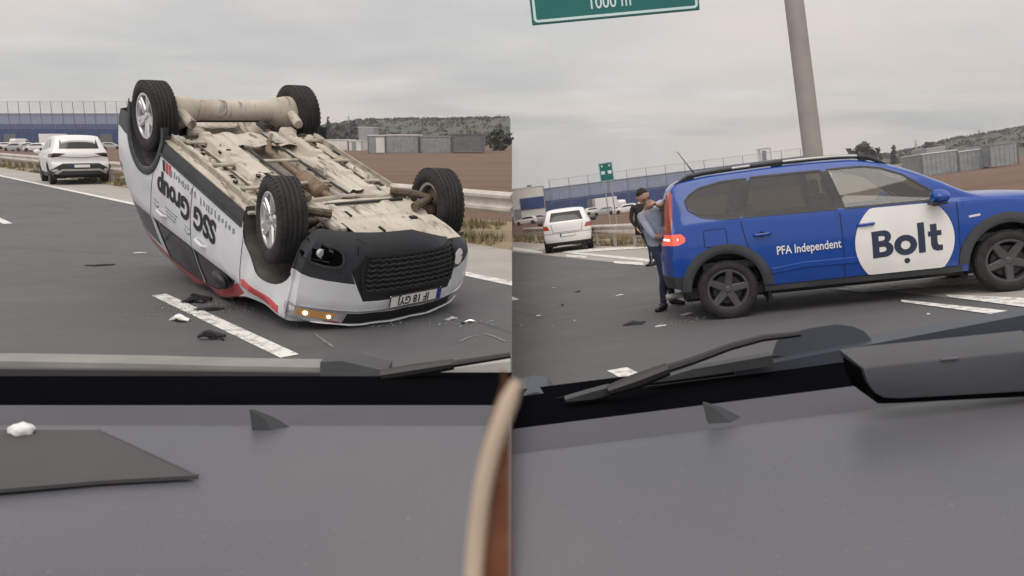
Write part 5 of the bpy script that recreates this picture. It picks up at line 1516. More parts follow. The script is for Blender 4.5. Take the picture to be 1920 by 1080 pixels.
    # front subframe, arms, shafts, hubs
    m = MB(); m.box((1.10, 0, 0.265), (0.20, 0.92, 0.08), bev=0.03, seg=2)
    for sg in (1, -1): m.box((1.32, sg * 0.40, 0.255), (0.62, 0.11, 0.07), bev=0.025, seg=2)
    m.build('front_subframe', mu, root)
    for sg in (1, -1):
        m = MB(); m.tube([(1.08, sg * 0.42, 0.25), (1.22, sg * 0.60, 0.23), (1.33, sg * 0.70, 0.24)], [0.04, 0.035, 0.03], 8); m.tube([(1.46, sg * 0.42, 0.25), (1.40, sg * 0.58, 0.235), (1.33, sg * 0.70, 0.24)], [0.04, 0.035, 0.03], 8); m.build('control_arm', md, root)
        m = MB(); m.tube([(1.32, sg * 0.20, 0.37), (1.32, sg * 0.40, 0.365), (1.33, sg * 0.66, 0.355)], [0.03, 0.02, 0.045], 10); m.build('drive_shaft', md, root)
        m = MB(); m.tube([(1.18, sg * 0.30, 0.35), (1.20, sg * 0.66, 0.33)], 0.016, 8); m.build('track_rod', md, root)
        m = MB(); m.lathe([(0.0005, 0.0), (0.09, 0.0), (0.10, 0.05), (0.06, 0.10), (0.0005, 0.10)], 16, Matrix.Translation((1.33, sg * 0.66 - 0.05, 0.355))); m.box((1.33, sg * 0.70, 0.42), (0.10, 0.06, 0.30), bev=0.02); m.build('steering_knuckle', md, root)
        m = MB(); m.tube([(1.30, sg * 0.66, 0.44), (1.27, sg * 0.58, 0.85)], 0.032, 10); m.build('strut', md, root)
    m = MB(); m.tube([(1.2, -0.34, 0.36), (1.2, 0.34, 0.36)], 0.035, 10); m.build('steering_rack', md, root)
    m = MB(); m.box((1.45, 0.16, 0.36), (0.42, 0.40, 0.2), bev=0.06, seg=2); m.tube([(1.35, -0.30, 0.36), (1.60, -0.30, 0.36)], 0.12, 14); m.build('gearbox', md, root)
    m = MB(); m.tube([(1.02, 0.35, 0.24), (1.12, 0.5, 0.22), (1.15, 0.56, 0.25)], 0.012, 6); m.tube([(1.02, 0.2, 0.24), (1.06, 0.0, 0.22), (1.02, -0.4, 0.24)], 0.014, 6); m.build('anti_roll_bar', md, root)
    # torn splash liner hanging by the front wheel
    m = MB(); m.box((0, 0, 0), (0.34, 0.22, 0.012), Matrix.Translation((1.08, 0.52, 0.30)) @ Matrix.Rotation(R_(28), 4, 'X') @ Matrix.Rotation(R_(18), 4, 'Z')); m.box((0, 0, 0), (0.26, 0.05, 0.02), Matrix.Translation((1.12, 0.62, 0.24)) @ Matrix.Rotation(R_(-22), 4, 'Z'))
    m.build('splash_liner', M['black'], root)
    # wheels; the front ones are steered and hang a little out of their arches
    make_wheel(root, V((-wb, 0.785, 0.275)), 0.352, 0.235, 1, 'double', M['alloy'], turn=0.3, rim_r=0.63)
    make_wheel(root, V((-wb, -0.785, 0.275)), 0.352, 0.235, -1, 'double', M['alloy'], turn=0.1, rim_r=0.63)
    make_wheel(root, V((wb, 0.785, 0.272)), 0.352, 0.235, 1, 'double', M['alloy'], turn=0.5, rim_r=0.63, steer=R_(11))
    make_wheel(root, V((wb, -0.785, 0.272)), 0.352, 0.235, -1, 'double', M['alloy'], turn=0.5, rim_r=0.63, steer=R_(11))
    shift = {}
    for n in ('floor_pan floor_cover fuel_tank tank_shield heat_shield exhaust_pipe catalyst tunnel_brace brake_line sill_flange jacking_point drain_slot floor_plug bolt floor_brace fuel_line rail_end arm_bracket').split(): shift[n] = 0.105
    for n in 'rear_axle trailing_arm brake_drum damper spring'.split(): shift[n] = -0.06
    for n in 'rear_crossmember boot_floor'.split(): shift[n] = 0.03
    for n in 'control_arm drive_shaft track_rod steering_knuckle strut steering_rack'.split(): shift[n] = -0.05
    for n in 'front_subframe subframe_brace anti_roll_bar engine_hose air_duct gearbox engine_floor engine_undertray tray_opening tray_edge splash_liner'.split(): shift[n] = 0.03
    for o in root.children:
        dz = shift.get(o.name.split('.')[0])
        if dz: o.location.z += dz
    return root, c
OVER, OVER_C = overturned_car()

# ------------------------------------------------------------------ white cars standing on the shoulders
def standing_car(F, v, px, py, yaw_off, label, suv=True):
    q = on_plane(F, px, py, 0.0)
    d = (Matrix.Rotation(yaw_off, 3, 'Z') @ v).normalized()
    W_ = F @ frame(d, V((-d.y, d.x, 0)), V((0, 0, 1)), q + d * 2.1)
    name = 'white_suv' if suv else 'white_hatchback'
    root = thing(name, W_, label, 'car')
    if suv:
        wb = 1.34
        P = dict(xr=-2.22, xf=2.25, nx=44,
                 top=[(-2.22, 1.10), (-2.18, 1.28), (-2.05, 1.50), (-1.95, 1.62), (-1.5, 1.66), (-0.6, 1.67), (0.1, 1.63), (0.5, 1.48), (1.0, 1.18), (1.25, 1.08), (2.0, 0.98), (2.25, 0.85)],
                 belt=[(-2.22, 1.07), (-1.5, 1.16), (0, 1.06), (1.2, 1.0), (2.25, 0.80)],
                 side=[(0.15, 0.80), (0.3, 0.86), (0.6, 0.92), (0.85, 0.925), (1.05, 0.89), (1.3, 0.86)],
                 plan=[(-2.22, 0.93), (-1.7, 0.99), (-1.2, 1.0), (1.3, 1.0), (2.25, 0.92)],
                 sill=[(-2.22, 0.34), (-1.8, 0.25), (1.8, 0.24), (2.25, 0.26)],
                 arches=[(-wb, 0.36, 0.41), (wb, 0.36, 0.41)], lean=0.36, lean2=0.15,
                 nose=[(0.25, -0.05), (0.6, 0.0), (0.9, -0.05)], fcurve=(0.35, 3, 0.9),
                 tail=[(0.25, -0.03), (0.4, 0.04), (0.72, 0.06), (0.78, 0.0), (1.0, 0.06), (1.1, 0.02), (1.3, -0.04), (1.7, -0.1)], rcurve=(0.22, 3.0, 0.7))
    else:
        wb = 1.25
        P = dict(xr=-2.0, xf=2.0, nx=44,
                 top=[(-2.0, 1.02), (-1.95, 1.14), (-1.75, 1.40), (-1.6, 1.47), (-1.1, 1.51), (-0.3, 1.51), (0.3, 1.44), (0.6, 1.32), (1.1, 1.04), (1.4, 0.95), (1.9, 0.84), (2.0, 0.75)],
                 belt=[(-2.0, 1.0), (-1.3, 1.03), (0, 0.98), (1.2, 0.93), (2.0, 0.72)],
                 side=[(0.15, 0.76), (0.3, 0.81), (0.55, 0.86), (0.8, 0.865), (1.0, 0.84), (1.2, 0.80)],
                 plan=[(-2.0, 0.93), (-1.5, 0.99), (-1.0, 1.0), (1.2, 1.0), (2.0, 0.9)],
                 sill=[(-2.0, 0.32), (-1.6, 0.22), (1.6, 0.2), (2.0, 0.22)],
                 arches=[(-wb, 0.32, 0.37), (wb, 0.32, 0.37)], lean=0.34, lean2=0.15,
                 nose=[(0.25, -0.05), (0.5, 0.0), (0.8, -0.06)], fcurve=(0.35, 3, 0.8),
                 tail=[(0.25, -0.02), (0.45, 0.05), (0.62, 0.04), (0.9, 0.04), (1.0, 0.02), (1.3, -0.05), (1.6, -0.1)], rcurve=(0.2, 3.0, 0.7))
    c = Car(P)
    if suv:
        c.cut('rear_window', M['glass_dark'], [(-0.60, 1.20), (0.60, 1.20), (0.545, 1.50), (-0.545, 1.50)], 'x', -1, lim=1.4)
        for sg in (1, -1):
            c.cut('tail_lamp', M['lens_dark'], [(sg * 0.42, 1.04), (sg * 0.70, 0.93), (sg * 1.0, 0.90), (sg * 1.0, 1.0), (sg * 0.75, 1.07)], 'x', -1, lim=1.2)
        c.cut('rear_bumper', M['clad'], [(-0.98, 0.15), (0.98, 0.15), (0.98, 0.46), (0.55, 0.72), (-0.55, 0.72), (-0.98, 0.46)], 'x', -1, lim=1.35)
        c.cut('side_window', M['glass_dark'], [(-1.75, 1.24), (-0.2, 1.14), (0.85, 1.09), (0.45, 1.37), (0.0, 1.52), (-1.2, 1.54), (-1.62, 1.42)])
        c.cut('sill', M['clad'], [(-0.93, 0.15), (0.93, 0.15), (0.93, 0.40), (-0.93, 0.40)])
    else:
        c.cut('rear_window', M['glass_dark'], [(-0.58, 1.07), (0.58, 1.07), (0.50, 1.38), (-0.50, 1.38)], 'x', -1, lim=1.2)
        for sg in (1, -1):
            c.cut('tail_lamp', M['lens_red'], [(sg * 0.60, 0.80), (sg * 1.0, 0.80), (sg * 1.0, 0.95), (sg * 0.68, 0.95)], 'x', -1, lim=1.3)
        c.cut('rear_bumper_foot', M['clad'], [(-0.98, 0.1), (0.98, 0.1), (0.98, 0.36), (-0.98, 0.36)], 'x', -1, lim=1.3)
        c.cut('side_window', M['glass_dark'], [(-1.45, 1.09), (0.0, 1.04), (0.85, 0.99), (0.45, 1.22), (0.0, 1.37), (-0.9, 1.40), (-1.35, 1.28)])
    c.emit(root, M['white_far'])
    if suv:
        c.seam('bumper_trim', M['galv'], [(-0.80, 0.36), (-0.55, 0.50), (0.55, 0.50), (0.80, 0.36)], 0.07, 'x', -1, 0.02, root)
        for sg in (1, -1): c.patch('reflector', M['lens'], [(sg * 0.66, 0.44), (sg * 0.9, 0.42), (sg * 0.9, 0.52), (sg * 0.70, 0.54)], 'x', -1, 0.01, 0.01, 0.06, root)
        l0, _ = c.hit(0, 0.63, 'x', -1)
        plate(root, 'number_plate', None, Matrix.Translation((l0.x - 0.015, 0, 0.63)) @ REAR)
        c.seam('tailgate_edge', M['clad'], [(-0.66, 0.95), (0, 0.90), (0.66, 0.95)], 0.02, 'x', -1, 0.004, root)
        c.patch('roof_spoiler', M['white_far'], [(-2.02, -0.50), (-1.85, -0.55), (-1.85, 0.55), (-2.02, 0.50)], 'z', 1, 0.03, 0.03, 0.1, root)
    else:
        l0, _ = c.hit(0, 0.60, 'x', -1)
        plate(root, 'number_plate', None, Matrix.Translation((l0.x - 0.015, 0, 0.60)) @ REAR)
        c.seam('tailgate_edge', M['clad'], [(-0.55, 1.03), (-0.5, 0.70), (0.5, 0.70), (0.55, 1.03)], 0.015, 'x', -1, 0.003, root)
        c.seam('bumper_edge', M['clad'], [(-0.8, 0.66), (0.8, 0.66)], 0.015, 'x', -1, 0.003, root)
    for sg in (1, -1):
        t = bmesh.new(); bmesh.ops.create_uvsphere(t, u_segments=10, v_segments=6, radius=1)
        for v_ in t.verts: v_.co = V((v_.co.x * 0.08, v_.co.y * 0.12, v_.co.z * 0.08))
        m = MB(); m.add(t, Matrix.Translation((0.75, sg * 1.0, 1.08 if suv else 1.0))); m.build('mirror', M['white_far'] if suv else M['black'], root)
        for line in ([(-0.15, 0.42), (-0.15, 1.05)], [(0.95, 0.42), (0.95, 1.0)]): c.seam('door_gap', M['dark_void'], line, 0.012, 'y', sg, 0.002, root)
    c.liner(root, M['black'])
    m = MB(); m.box((0, 0, 0.30), (3.6, 1.5, 0.14), bev=0.04); m.build('underbody', M['black'], root)
    r = 0.35 if suv else 0.31
    for x in (-wb, wb):
        for sg in (1, -1): make_wheel(root, V((x, sg * (0.80 if suv else 0.75), r)), r, 0.21, sg, 'five', M['dark_alloy'] if suv else M['alloy'], inner=False, rim_r=0.68)
    return root
standing_car(FL, VL, 155, 346, R_(-5), 'white SUV parked on the upper hard shoulder beside the guardrail, seen from behind')
standing_car(FR, VR, 1068, 472, R_(-16), 'small white hatchback standing on the lower road left of the men, seen from behind', False)

# ------------------------------------------------------------------ cars parked far off beside the halls
def parked_proto(kind, paintm, label):
    name = 'parked_van' if kind == 'van' else 'parked_car'
    root = thing(name, Matrix.Identity(4), label, 'van' if kind == 'van' else 'car', 'vehicles parked by the blue halls')
    if kind == 'van':
        top = [(-2.6, 1.9), (-2.5, 2.2), (-2.2, 2.3), (0.9, 2.3), (1.3, 2.1), (1.9, 1.3), (2.4, 1.05), (2.6, 0.9)]; belt = [(-2.6, 1.2), (1.5, 1.15), (2.6, 0.85)]
        win = [(0.7, 1.3), (1.75, 1.2), (1.25, 1.9), (0.7, 1.95)]; xr, xf, wb, W2 = -2.6, 2.6, 1.6, 0.95
    else:
        top = [(-2.1, 1.0), (-2.05, 1.15), (-1.7, 1.4), (-1.2, 1.48), (-0.2, 1.48), (0.4, 1.36), (1.1, 1.0), (1.9, 0.86), (2.1, 0.75)]; belt = [(-2.1, 0.97), (0, 0.96), (1.2, 0.92), (2.1, 0.72)]
        win = [(-1.55, 1.05), (0.9, 0.99), (0.3, 1.3), (-0.2, 1.37), (-1.2, 1.36)]; xr, xf, wb, W2 = -2.1, 2.1, 1.28, 0.86
    P = dict(xr=xr, xf=xf, nx=18, top=top, belt=belt, side=[(0.2, W2 * 0.93), (0.6, W2), (0.9, W2 * 0.99), (1.2, W2 * 0.96)], plan=[(xr, 0.93), (xr + 0.5, 1.0), (xf - 0.6, 1.0), (xf, 0.9)],
             sill=[(xr, 0.3), (0, 0.24), (xf, 0.26)], arches=[(-wb, 0.31, 0.36), (wb, 0.31, 0.36)], lean=0.3 if kind != 'van' else 0.1, lean2=0.1, crown=[(-9, 0.06), (9, 0.06)],
             nose=[(0.2, 0), (1, 0)], fcurve=(0.3, 3, 0.7), tail=[(0.2, 0), (1, 0)], rcurve=(0.2, 3, 0.5))
    c = Car(P)
    c.cut('side_window', M['glass_dark'], win)
    if kind != 'van': c.cut('rear_window', M['glass_dark'], [(-0.55, 1.05), (0.55, 1.05), (0.48, 1.33), (-0.48, 1.33)], 'x', -1, lim=1.2)
    c.cut('windscreen', M['glass_dark'], [(1.0, -0.6), (1.0, 0.6), (0.5, 0.5), (0.5, -0.5)] if kind != 'van' else [(1.75, -0.7), (1.75, 0.7), (1.4, 0.65), (1.4, -0.65)], 'z', 1, lim=0.95)
    c.emit(root, paintm)
    for sg in (1, -1):
        m = MB(); m.lathe([(0.0005, sg * 0.06), (0.2, sg * 0.07), (0.31, sg * 0.08), (0.31, -sg * 0.1), (0.0005, -sg * 0.1)], 14); wm = m.mesh('wheel', M['rubber'])
        for x in (-wb, wb): link_mesh('wheel', wm, root, Matrix.Translation((x, sg * (W2 - 0.12), 0.31)))
    return root
M['silver_far'] = paint('silver paint', (0.42, 0.44, 0.46), 0.15)
M['dark_far'] = paint('dark paint', (0.05, 0.055, 0.065), 0.15)
protos = {}
def park(F, px, depth, yaw, kind, label):
    if kind not in protos:
        protos[kind] = parked_proto('van' if kind == 'van' else 'car', {'white': M['white_far'], 'van': M['white_far'], 'silver': M['silver_far'], 'dark': M['dark_far']}[kind], label)
        o = protos[kind]
    else: o = copy_tree(protos[kind])
    q = far_pt(F, px, depth, lowland)
    o.matrix_world = F @ Matrix.Translation(q) @ Matrix.Rotation(R_(yaw), 4, 'Z')
    o['label'] = label
for a in [(FL, 15, 174, 8, 'white', 'white car parked by the far left blue hall, at the picture edge'),
          (FL, 27, 143, 170, 'silver', 'silver car parked far off in front of the white cars by the hall'),
          (FL, 38, 185, 80, 'van', 'white van parked against the far left blue hall'),
          (FL, 55, 168, 20, 'white', 'white car parked beside the white van by the hall'),
          (FL, 66, 138, 185, 'white', 'white car nearest the guardrail left of the white SUV'),
          (FL, 80, 172, 60, 'dark', 'dark car parked between the white cars left of the box truck'),
          (FL, 133, 177, 10, 'white', 'white car showing just over the roof of the white SUV'),
          (FL, 158, 181, 85, 'van', 'white van showing over the right of the white SUV roof'),
          (FL, 208, 171, 15, 'silver', 'silver car parked between the white SUV and the raised rear wheel'),
          (FR, 984, 143, 172, 'white', 'white car parked in front of the white building with the navy panel'),
          (FR, 1010, 147, 20, 'silver', 'silver car parked right of the white building, left of the hatchback'),
          (FR, 1112, 166, 8, 'white', 'white car parked beyond the roof of the white hatchback'),
          (FR, 1130, 134, 175, 'silver', 'silver car parked in front of the white box truck'),
          (FR, 1166, 161, 80, 'van', 'white van parked right of the box truck, under the green sign'),
          (FR, 1187, 152, 30, 'dark', 'dark car parked just left of the head of the man in the blue shirt'),
          (FR, 1170, 128, 182, 'white', 'white car low in front of the vans under the green sign')]: park(*a)
def box_truck(F, px, depth, yaw, label):
    q = far_pt(F, px, depth, lowland)
    root = thing('box_truck', F @ Matrix.Translation(q) @ Matrix.Rotation(R_(yaw), 4, 'Z'), label, 'truck', 'white box trucks by the blue halls')
    m = MB(); m.box((-0.6, 0, 2.05), (5.0, 2.3, 2.5), bev=0.03); m.build('box_body', M['white_far'], root)
    m = MB(); m.prism([(1.95, 0.5), (3.7, 0.5), (3.75, 1.3), (3.35, 2.4), (1.95, 2.5)], -1.05, 1.05); m.build('cab', M['white_far'], root)
    m = MB(); m.prism([(2.3, 1.45), (3.4, 1.4), (3.15, 2.1), (2.3, 2.15)], -1.07, 1.07); m.build('cab_window', M['glass_dark'], root)
    m = MB(); m.box((0, 0, 0.65), (6.2, 0.9, 0.25)); m.build('chassis', M['black'], root)
    for x in (-1.8, 2.7):
        for sg in (1, -1):
            m = MB(); m.lathe([(0.0005, sg * 0.1), (0.45, sg * 0.12), (0.45, -sg * 0.12), (0.0005, -sg * 0.12)], 16, Matrix.Translation((x, sg * 0.95, 0.45))); m.build('wheel', M['rubber'], root)
box_truck(FL, 106, 172, 12, 'white box truck parked beyond the left shoulder of the white SUV')
box_truck(FR, 1139, 175, 8, 'white box truck parked between the hatchback and the man')

# ------------------------------------------------------------------ thin autumn haze
hm = bpy.data.materials.new('haze'); hm.use_nodes = True
hm.node_tree.nodes.clear()
_ho = hm.node_tree.nodes.new('ShaderNodeOutputMaterial'); _hv = hm.node_tree.nodes.new('ShaderNodeVolumePrincipled')
_hv.inputs['Color'].default_value = (0.86, 0.88, 0.92, 1); _hv.inputs['Density'].default_value = 0.00032
hm.node_tree.links.new(_hv.outputs[0], _ho.inputs['Volume'])
m = MB(); m.box((0, 740, 5), (3400, 1700, 370)); hz_o = m.build('haze', hm, smooth=False)
hz_o['kind'] = 'stuff'

# =================================================================== PEOPLE
M['skin'] = simple('skin', (0.54, 0.33, 0.24), 0.6, 0, 0.08, 10)
M['lips'] = simple('lips', (0.30, 0.12, 0.10), 0.5)
M['hair'] = simple('dark hair', (0.012, 0.010, 0.010), 0.7, 0, 0.3, 60, 0.3)
M['shirt'] = simple('light blue shirt', (0.42, 0.47, 0.60), 0.85, 0, 0.2, 7, 0.8)
M['jeans'] = simple('dark jeans', (0.030, 0.042, 0.085), 0.85, 0, 0.25, 14, 0.2)
M['jacket'] = simple('black jacket', (0.012, 0.012, 0.014), 0.8, 0, 0.2, 8, 0.2)
M['boot'] = simple('black leather boot', (0.012, 0.011, 0.010), 0.45)
def skin_mesh(name, nodes, edges, mats, root, sub=2, rootnode=0, parent=None, M_=None):
    """nodes: [(pos, radius)]; one continuous surface grown over the joints"""
    me = bpy.data.meshes.new(name)
    me.from_pydata([n[0] for n in nodes], edges, [])
    o = bpy.data.objects.new(name, me); COL.objects.link(o)
    md = o.modifiers.new('skin', 'SKIN'); md.use_smooth_shade = True
    for i, n in enumerate(nodes):
        r = n[1] if isinstance(n[1], tuple) else (n[1], n[1])
        me.skin_vertices[0].data[i].radius = r
        me.skin_vertices[0].data[i].use_root = (i == rootnode)
    sb = o.modifiers.new('sub', 'SUBSURF'); sb.levels = sub; sb.render_levels = sub
    bpy.context.view_layer.update()
    m2 = bpy.data.meshes.new_from_object(o.evaluated_get(bpy.context.evaluated_depsgraph_get()))
    bpy.data.objects.remove(o); bpy.data.meshes.remove(me)
    m2.name = name
    m2.materials.clear()
    for m in mats: m2.materials.append(m)
    m2.polygons.foreach_set('use_smooth', [True] * len(m2.polygons))
    return m2
def person(W_, label, J, shirt_z, mats, jacket=None, sleeve=None):
    """J: joint positions; body is one mesh, clothing by height and limb"""
    root = thing('person', W_, label, 'person')
    N = []; E_ = []; idx = {}
    def add(k, p, r, frm=None):
        idx[k] = len(N); N.append((p, r))
        if frm is not None: E_.append((idx[frm], idx[k]))
    add('pelvis', J['pelvis'], (0.145, 0.115)); add('waist', J['waist'], (0.14, 0.105), 'pelvis'); add('chest', J['chest'], (0.18, 0.125), 'waist')
    add('neck0', J['neck0'], (0.085, 0.075), 'chest'); add('neck', J['neck'], 0.056, 'neck0')
    for s in 'lr':
        add('hip' + s, J['hip' + s], 0.095, 'pelvis'); add('knee' + s, J['knee' + s], 0.064, 'hip' + s); add('calf' + s, J['calf' + s], 0.058, 'knee' + s); add('ankle' + s, J['ankle' + s], 0.044, 'calf' + s)
        add('sh' + s, J['sh' + s], 0.066, 'chest'); add('elbow' + s, J['elbow' + s], 0.045, 'sh' + s); add('fore' + s, V(J['elbow' + s]).lerp(V(J['wrist' + s]), 0.35), 0.042, 'elbow' + s); add('wrist' + s, J['wrist' + s], 0.028, 'fore' + s)
    me = skin_mesh('body', N, E_, mats, root, 3)
    segs = {'j': [], 's': [], 'k': []}
    for p in me.polygons:
        c = V(p.center)
        def dseg(a, b):
            a, b = V(J[a]), V(J[b]); t = max(0, min(1, (c - a).dot(b - a) / (b - a).length_squared)); return (c - a - (b - a) * t).length, t
        best = ('shirt', 9)
        for s in 'lr':
            for a, b, kind in (('hip' + s, 'knee' + s, 'jeans'), ('knee' + s, 'ankle' + s, 'jeans'), ('sh' + s, 'elbow' + s, 'arm'), ('elbow' + s, 'wrist' + s, 'fore')):
                d, t = dseg(a, b)
                if d < best[1]: best = (kind, d, t)
        for a, b, kind in (('pelvis', 'waist', 'hipz'), ('waist', 'chest', 'shirt'), ('chest', 'neck0', 'shirt'), ('neck0', 'neck', 'neck')):
            d, t = dseg(a, b); d -= 0.06
            if d < best[1]: best = (kind, d, t)
        k = best[0]
        p.material_index = {'jeans': 1, 'shirt': 0, 'arm': 0, 'neck': 2}.get(k, 0)
        if k == 'hipz': p.material_index = 1 if best[2] < 0.35 else 0
        if k == 'fore': p.material_index = 0 if sleeve == 'long' and best[2] < 0.9 else 2
        if k == 'neck' and best[2] < 0.25: p.material_index = 0
    body = link_mesh('body', me, root)
    # head: skull, jaw, nose, ears, brow, eyes, mouth as one surface
    H = J['head']; hd = J['face'].normalized(); up = J['headup']; up = (up - hd * up.dot(hd)).normalized(); side = up.cross(hd)
    HM = frame(hd, side, up, V(H))
    t = bmesh.new(); bmesh.ops.create_uvsphere(t, u_segments=28, v_segments=20, radius=1)
    for v in t.verts:
        x, y, z = v.co
        w = 0.077 * (1 - 0.22 * max(0, -z) ** 1.5); dpt = 0.097
        X, Y, Z = x * dpt, y * w, z * 0.118
        if x > 0:
            nose = math.exp(-((y / 0.20) ** 2)) * math.exp(-(((z + 0.15) / 0.20) ** 2)); X += 0.026 * nose
            X -= 0.012 * math.exp(-((abs(y) - 0.38) / 0.2) ** 2) * math.exp(-((z - 0.10) / 0.13) ** 2)
            X += 0.006 * math.exp(-((z - 0.30) / 0.1) ** 2)
            X -= 0.005 * math.exp(-((z + 0.48) / 0.05) ** 2) * (abs(y) < 0.4)
            X += 0.012 * math.exp(-((z + 0.75) / 0.2) ** 2) * math.exp(-(y / 0.5) ** 2)
        v.co = (X, Y, Z)
    for sg in (1, -1):
        e = bmesh.new(); bmesh.ops.create_uvsphere(e, u_segments=8, v_segments=6, radius=1)
        for v in e.verts: v.co = (v.co.x * 0.018 - 0.005, v.co.y * 0.010 + sg * 0.079, v.co.z * 0.032)
        mm = bpy.data.meshes.new('t'); e.to_mesh(mm); e.free(); t.from_mesh(mm); bpy.data.meshes.remove(mm)
    me = bpy.data.meshes.new('head'); t.to_mesh(me); t.free(); finish(me, M['skin'], 80)
    head = link_mesh('head', me, root, HM)
    for sg in (1, -1):
        e = bmesh.new(); bmesh.ops.create_icosphere(e, subdivisions=2, radius=0.009); m = MB(); m.add(e, Matrix.Translation((0.078, sg * 0.030, 0.012))); m.build('eye', M['hair'], head)
        m = MB(); m.box((0.090, sg * 0.031, 0.034), (0.012, 0.032, 0.007), bev=0.002); m.build('eyebrow', M['hair'], head)
    m = MB(); m.box((0.086, 0, -0.058), (0.012, 0.042, 0.007), bev=0.003); m.build('mouth', M['lips'], head)
    t = bmesh.new(); bmesh.ops.create_uvsphere(t, u_segments=24, v_segments=16, radius=1)
    bmesh.ops.delete(t, geom=[v for v in t.verts if v.co.z < -0.15 + 1.12 * max(0, v.co.x + 0.02) ** 0.6 or (v.co.z < -0.28 + 0.2 * max(0, v.co.x))], context='VERTS')
    for v in t.verts: v.co = (v.co.x * 0.100 - 0.004, v.co.y * 0.0805, v.co.z * 0.120 + 0.003 + rnd.uniform(-0.003, 0.006))
    r = bmesh.ops.extrude_face_region(t, geom=t.faces[:])
    for v in r['geom']:
        if isinstance(v, bmesh.types.BMVert): v.co *= 0.93
    me = bpy.data.meshes.new('hair'); t.to_mesh(me); t.free(); link_mesh('hair', finish(me, M['hair'], 80), head)
    # hands: palm, four curled fingers and a thumb
    for s in 'lr':
        w, e = V(J['wrist' + s]), V(J['elbow' + s]); d = (w - e).normalized()
        sd = J.get('palm' + s, V((0, 0, 1))); sd = (sd - d * sd.dot(d)).normalized(); n_ = d.cross(sd)
        N2 = [(w, (0.026, 0.02)), (w + d * 0.05, (0.036, 0.018)), (w + d * 0.085, (0.038, 0.015))]; E2 = [(0, 1), (1, 2)]
        for k in range(4):
            off = (k - 1.5) * 0.019; ln = (0.066, 0.075, 0.071, 0.055)[k]
            b = len(N2)
            N2 += [(w + d * 0.092 + sd * off, 0.0085), (w + d * (0.092 + ln * 0.5) + sd * off * 1.1 + n_ * 0.008, 0.008), (w + d * (0.092 + ln * 0.85) + sd * off * 1.1 + n_ * 0.028, 0.007)]
            E2 += [(2, b), (b, b + 1), (b + 1, b + 2)]
        b = len(N2)
        N2 += [(w + d * 0.045 + sd * 0.036, 0.011), (w + d * 0.075 + sd * 0.052 + n_ * 0.012, 0.009), (w + d * 0.098 + sd * 0.054 + n_ * 0.024, 0.0075)]
        E2 += [(1, b), (b, b + 1), (b + 1, b + 2)]
        link_mesh('hand', skin_mesh('hand', N2, E2, [M['skin']], root, 1), root)
        # shoes
        a = V(J['ankle' + s]); td = J['toe' + s].normalized()
        N3 = [(a + V((0, 0, 0.03)), 0.05), (a + V((0, 0, -0.035)), (0.046, 0.046)), (a + td * 0.09 + V((0, 0, -0.05)), (0.045, 0.036)), (a + td * 0.17 + V((0, 0, -0.06)), (0.042, 0.028)), (a - td * 0.05 + V((0, 0, -0.05)), (0.038, 0.036))]
        link_mesh('shoe', skin_mesh('shoe', N3, [(0, 1), (1, 2), (2, 3), (1, 4)], [M['boot']], root, 2, 1), root)
    return root
def man():
    b = on_plane(FR, 1247, 582, 0.0)
    W_ = FR @ Matrix.Translation(b)
    J = dict(pelvis=V((0.02, 0.10, 0.83)), waist=V((0.01, 0.08, 0.98)), chest=V((-0.02, 0.02, 1.21)), neck0=V((-0.06, -0.03, 1.37)), neck=V((-0.10, -0.06, 1.43)),
             hipl=V((0.00, 0.21, 0.80)), kneel=V((0.13, 0.26, 0.44)), calfl=V((0.16, 0.32, 0.30)), anklel=V((0.20, 0.40, 0.085)), toel=V((0.9, -0.4, 0)),
             hipr=V((0.01, 0.00, 0.80)), kneer=V((0.02, -0.07, 0.44)), calfr=V((0.00, -0.03, 0.30)), ankler=V((-0.01, 0.0, 0.085)), toer=V((-0.75, -0.65, 0)),
             shl=V((0.05, 0.14, 1.33)), elbowl=V((0.17, 0.28, 1.12)), wristl=V((0.06, 0.06, 1.34)),
             shr=V((-0.19, -0.04, 1.27)), elbowr=V((-0.07, -0.13, 0.99)), wristr=V((0.16, -0.04, 0.93)),
             head=V((-0.15, -0.13, 1.525)), face=V((0.30, -0.72, -0.62)), headup=V((-0.2, -0.55, 0.8)), palml=V((0, 0.4, 1)), palmr=V((0.3, 0, 1)))
    J['wristl'] = V((0.00, -0.16, 1.40)); J['elbowl'] = V((0.20, -0.02, 1.33)); J['shl'] = V((0.13, 0.08, 1.42))
    return person(W_, 'man in light blue shirt and dark jeans bending behind the blue car', J, 0.9, [M['shirt'], M['jeans'], M['skin']], sleeve='short')
man()
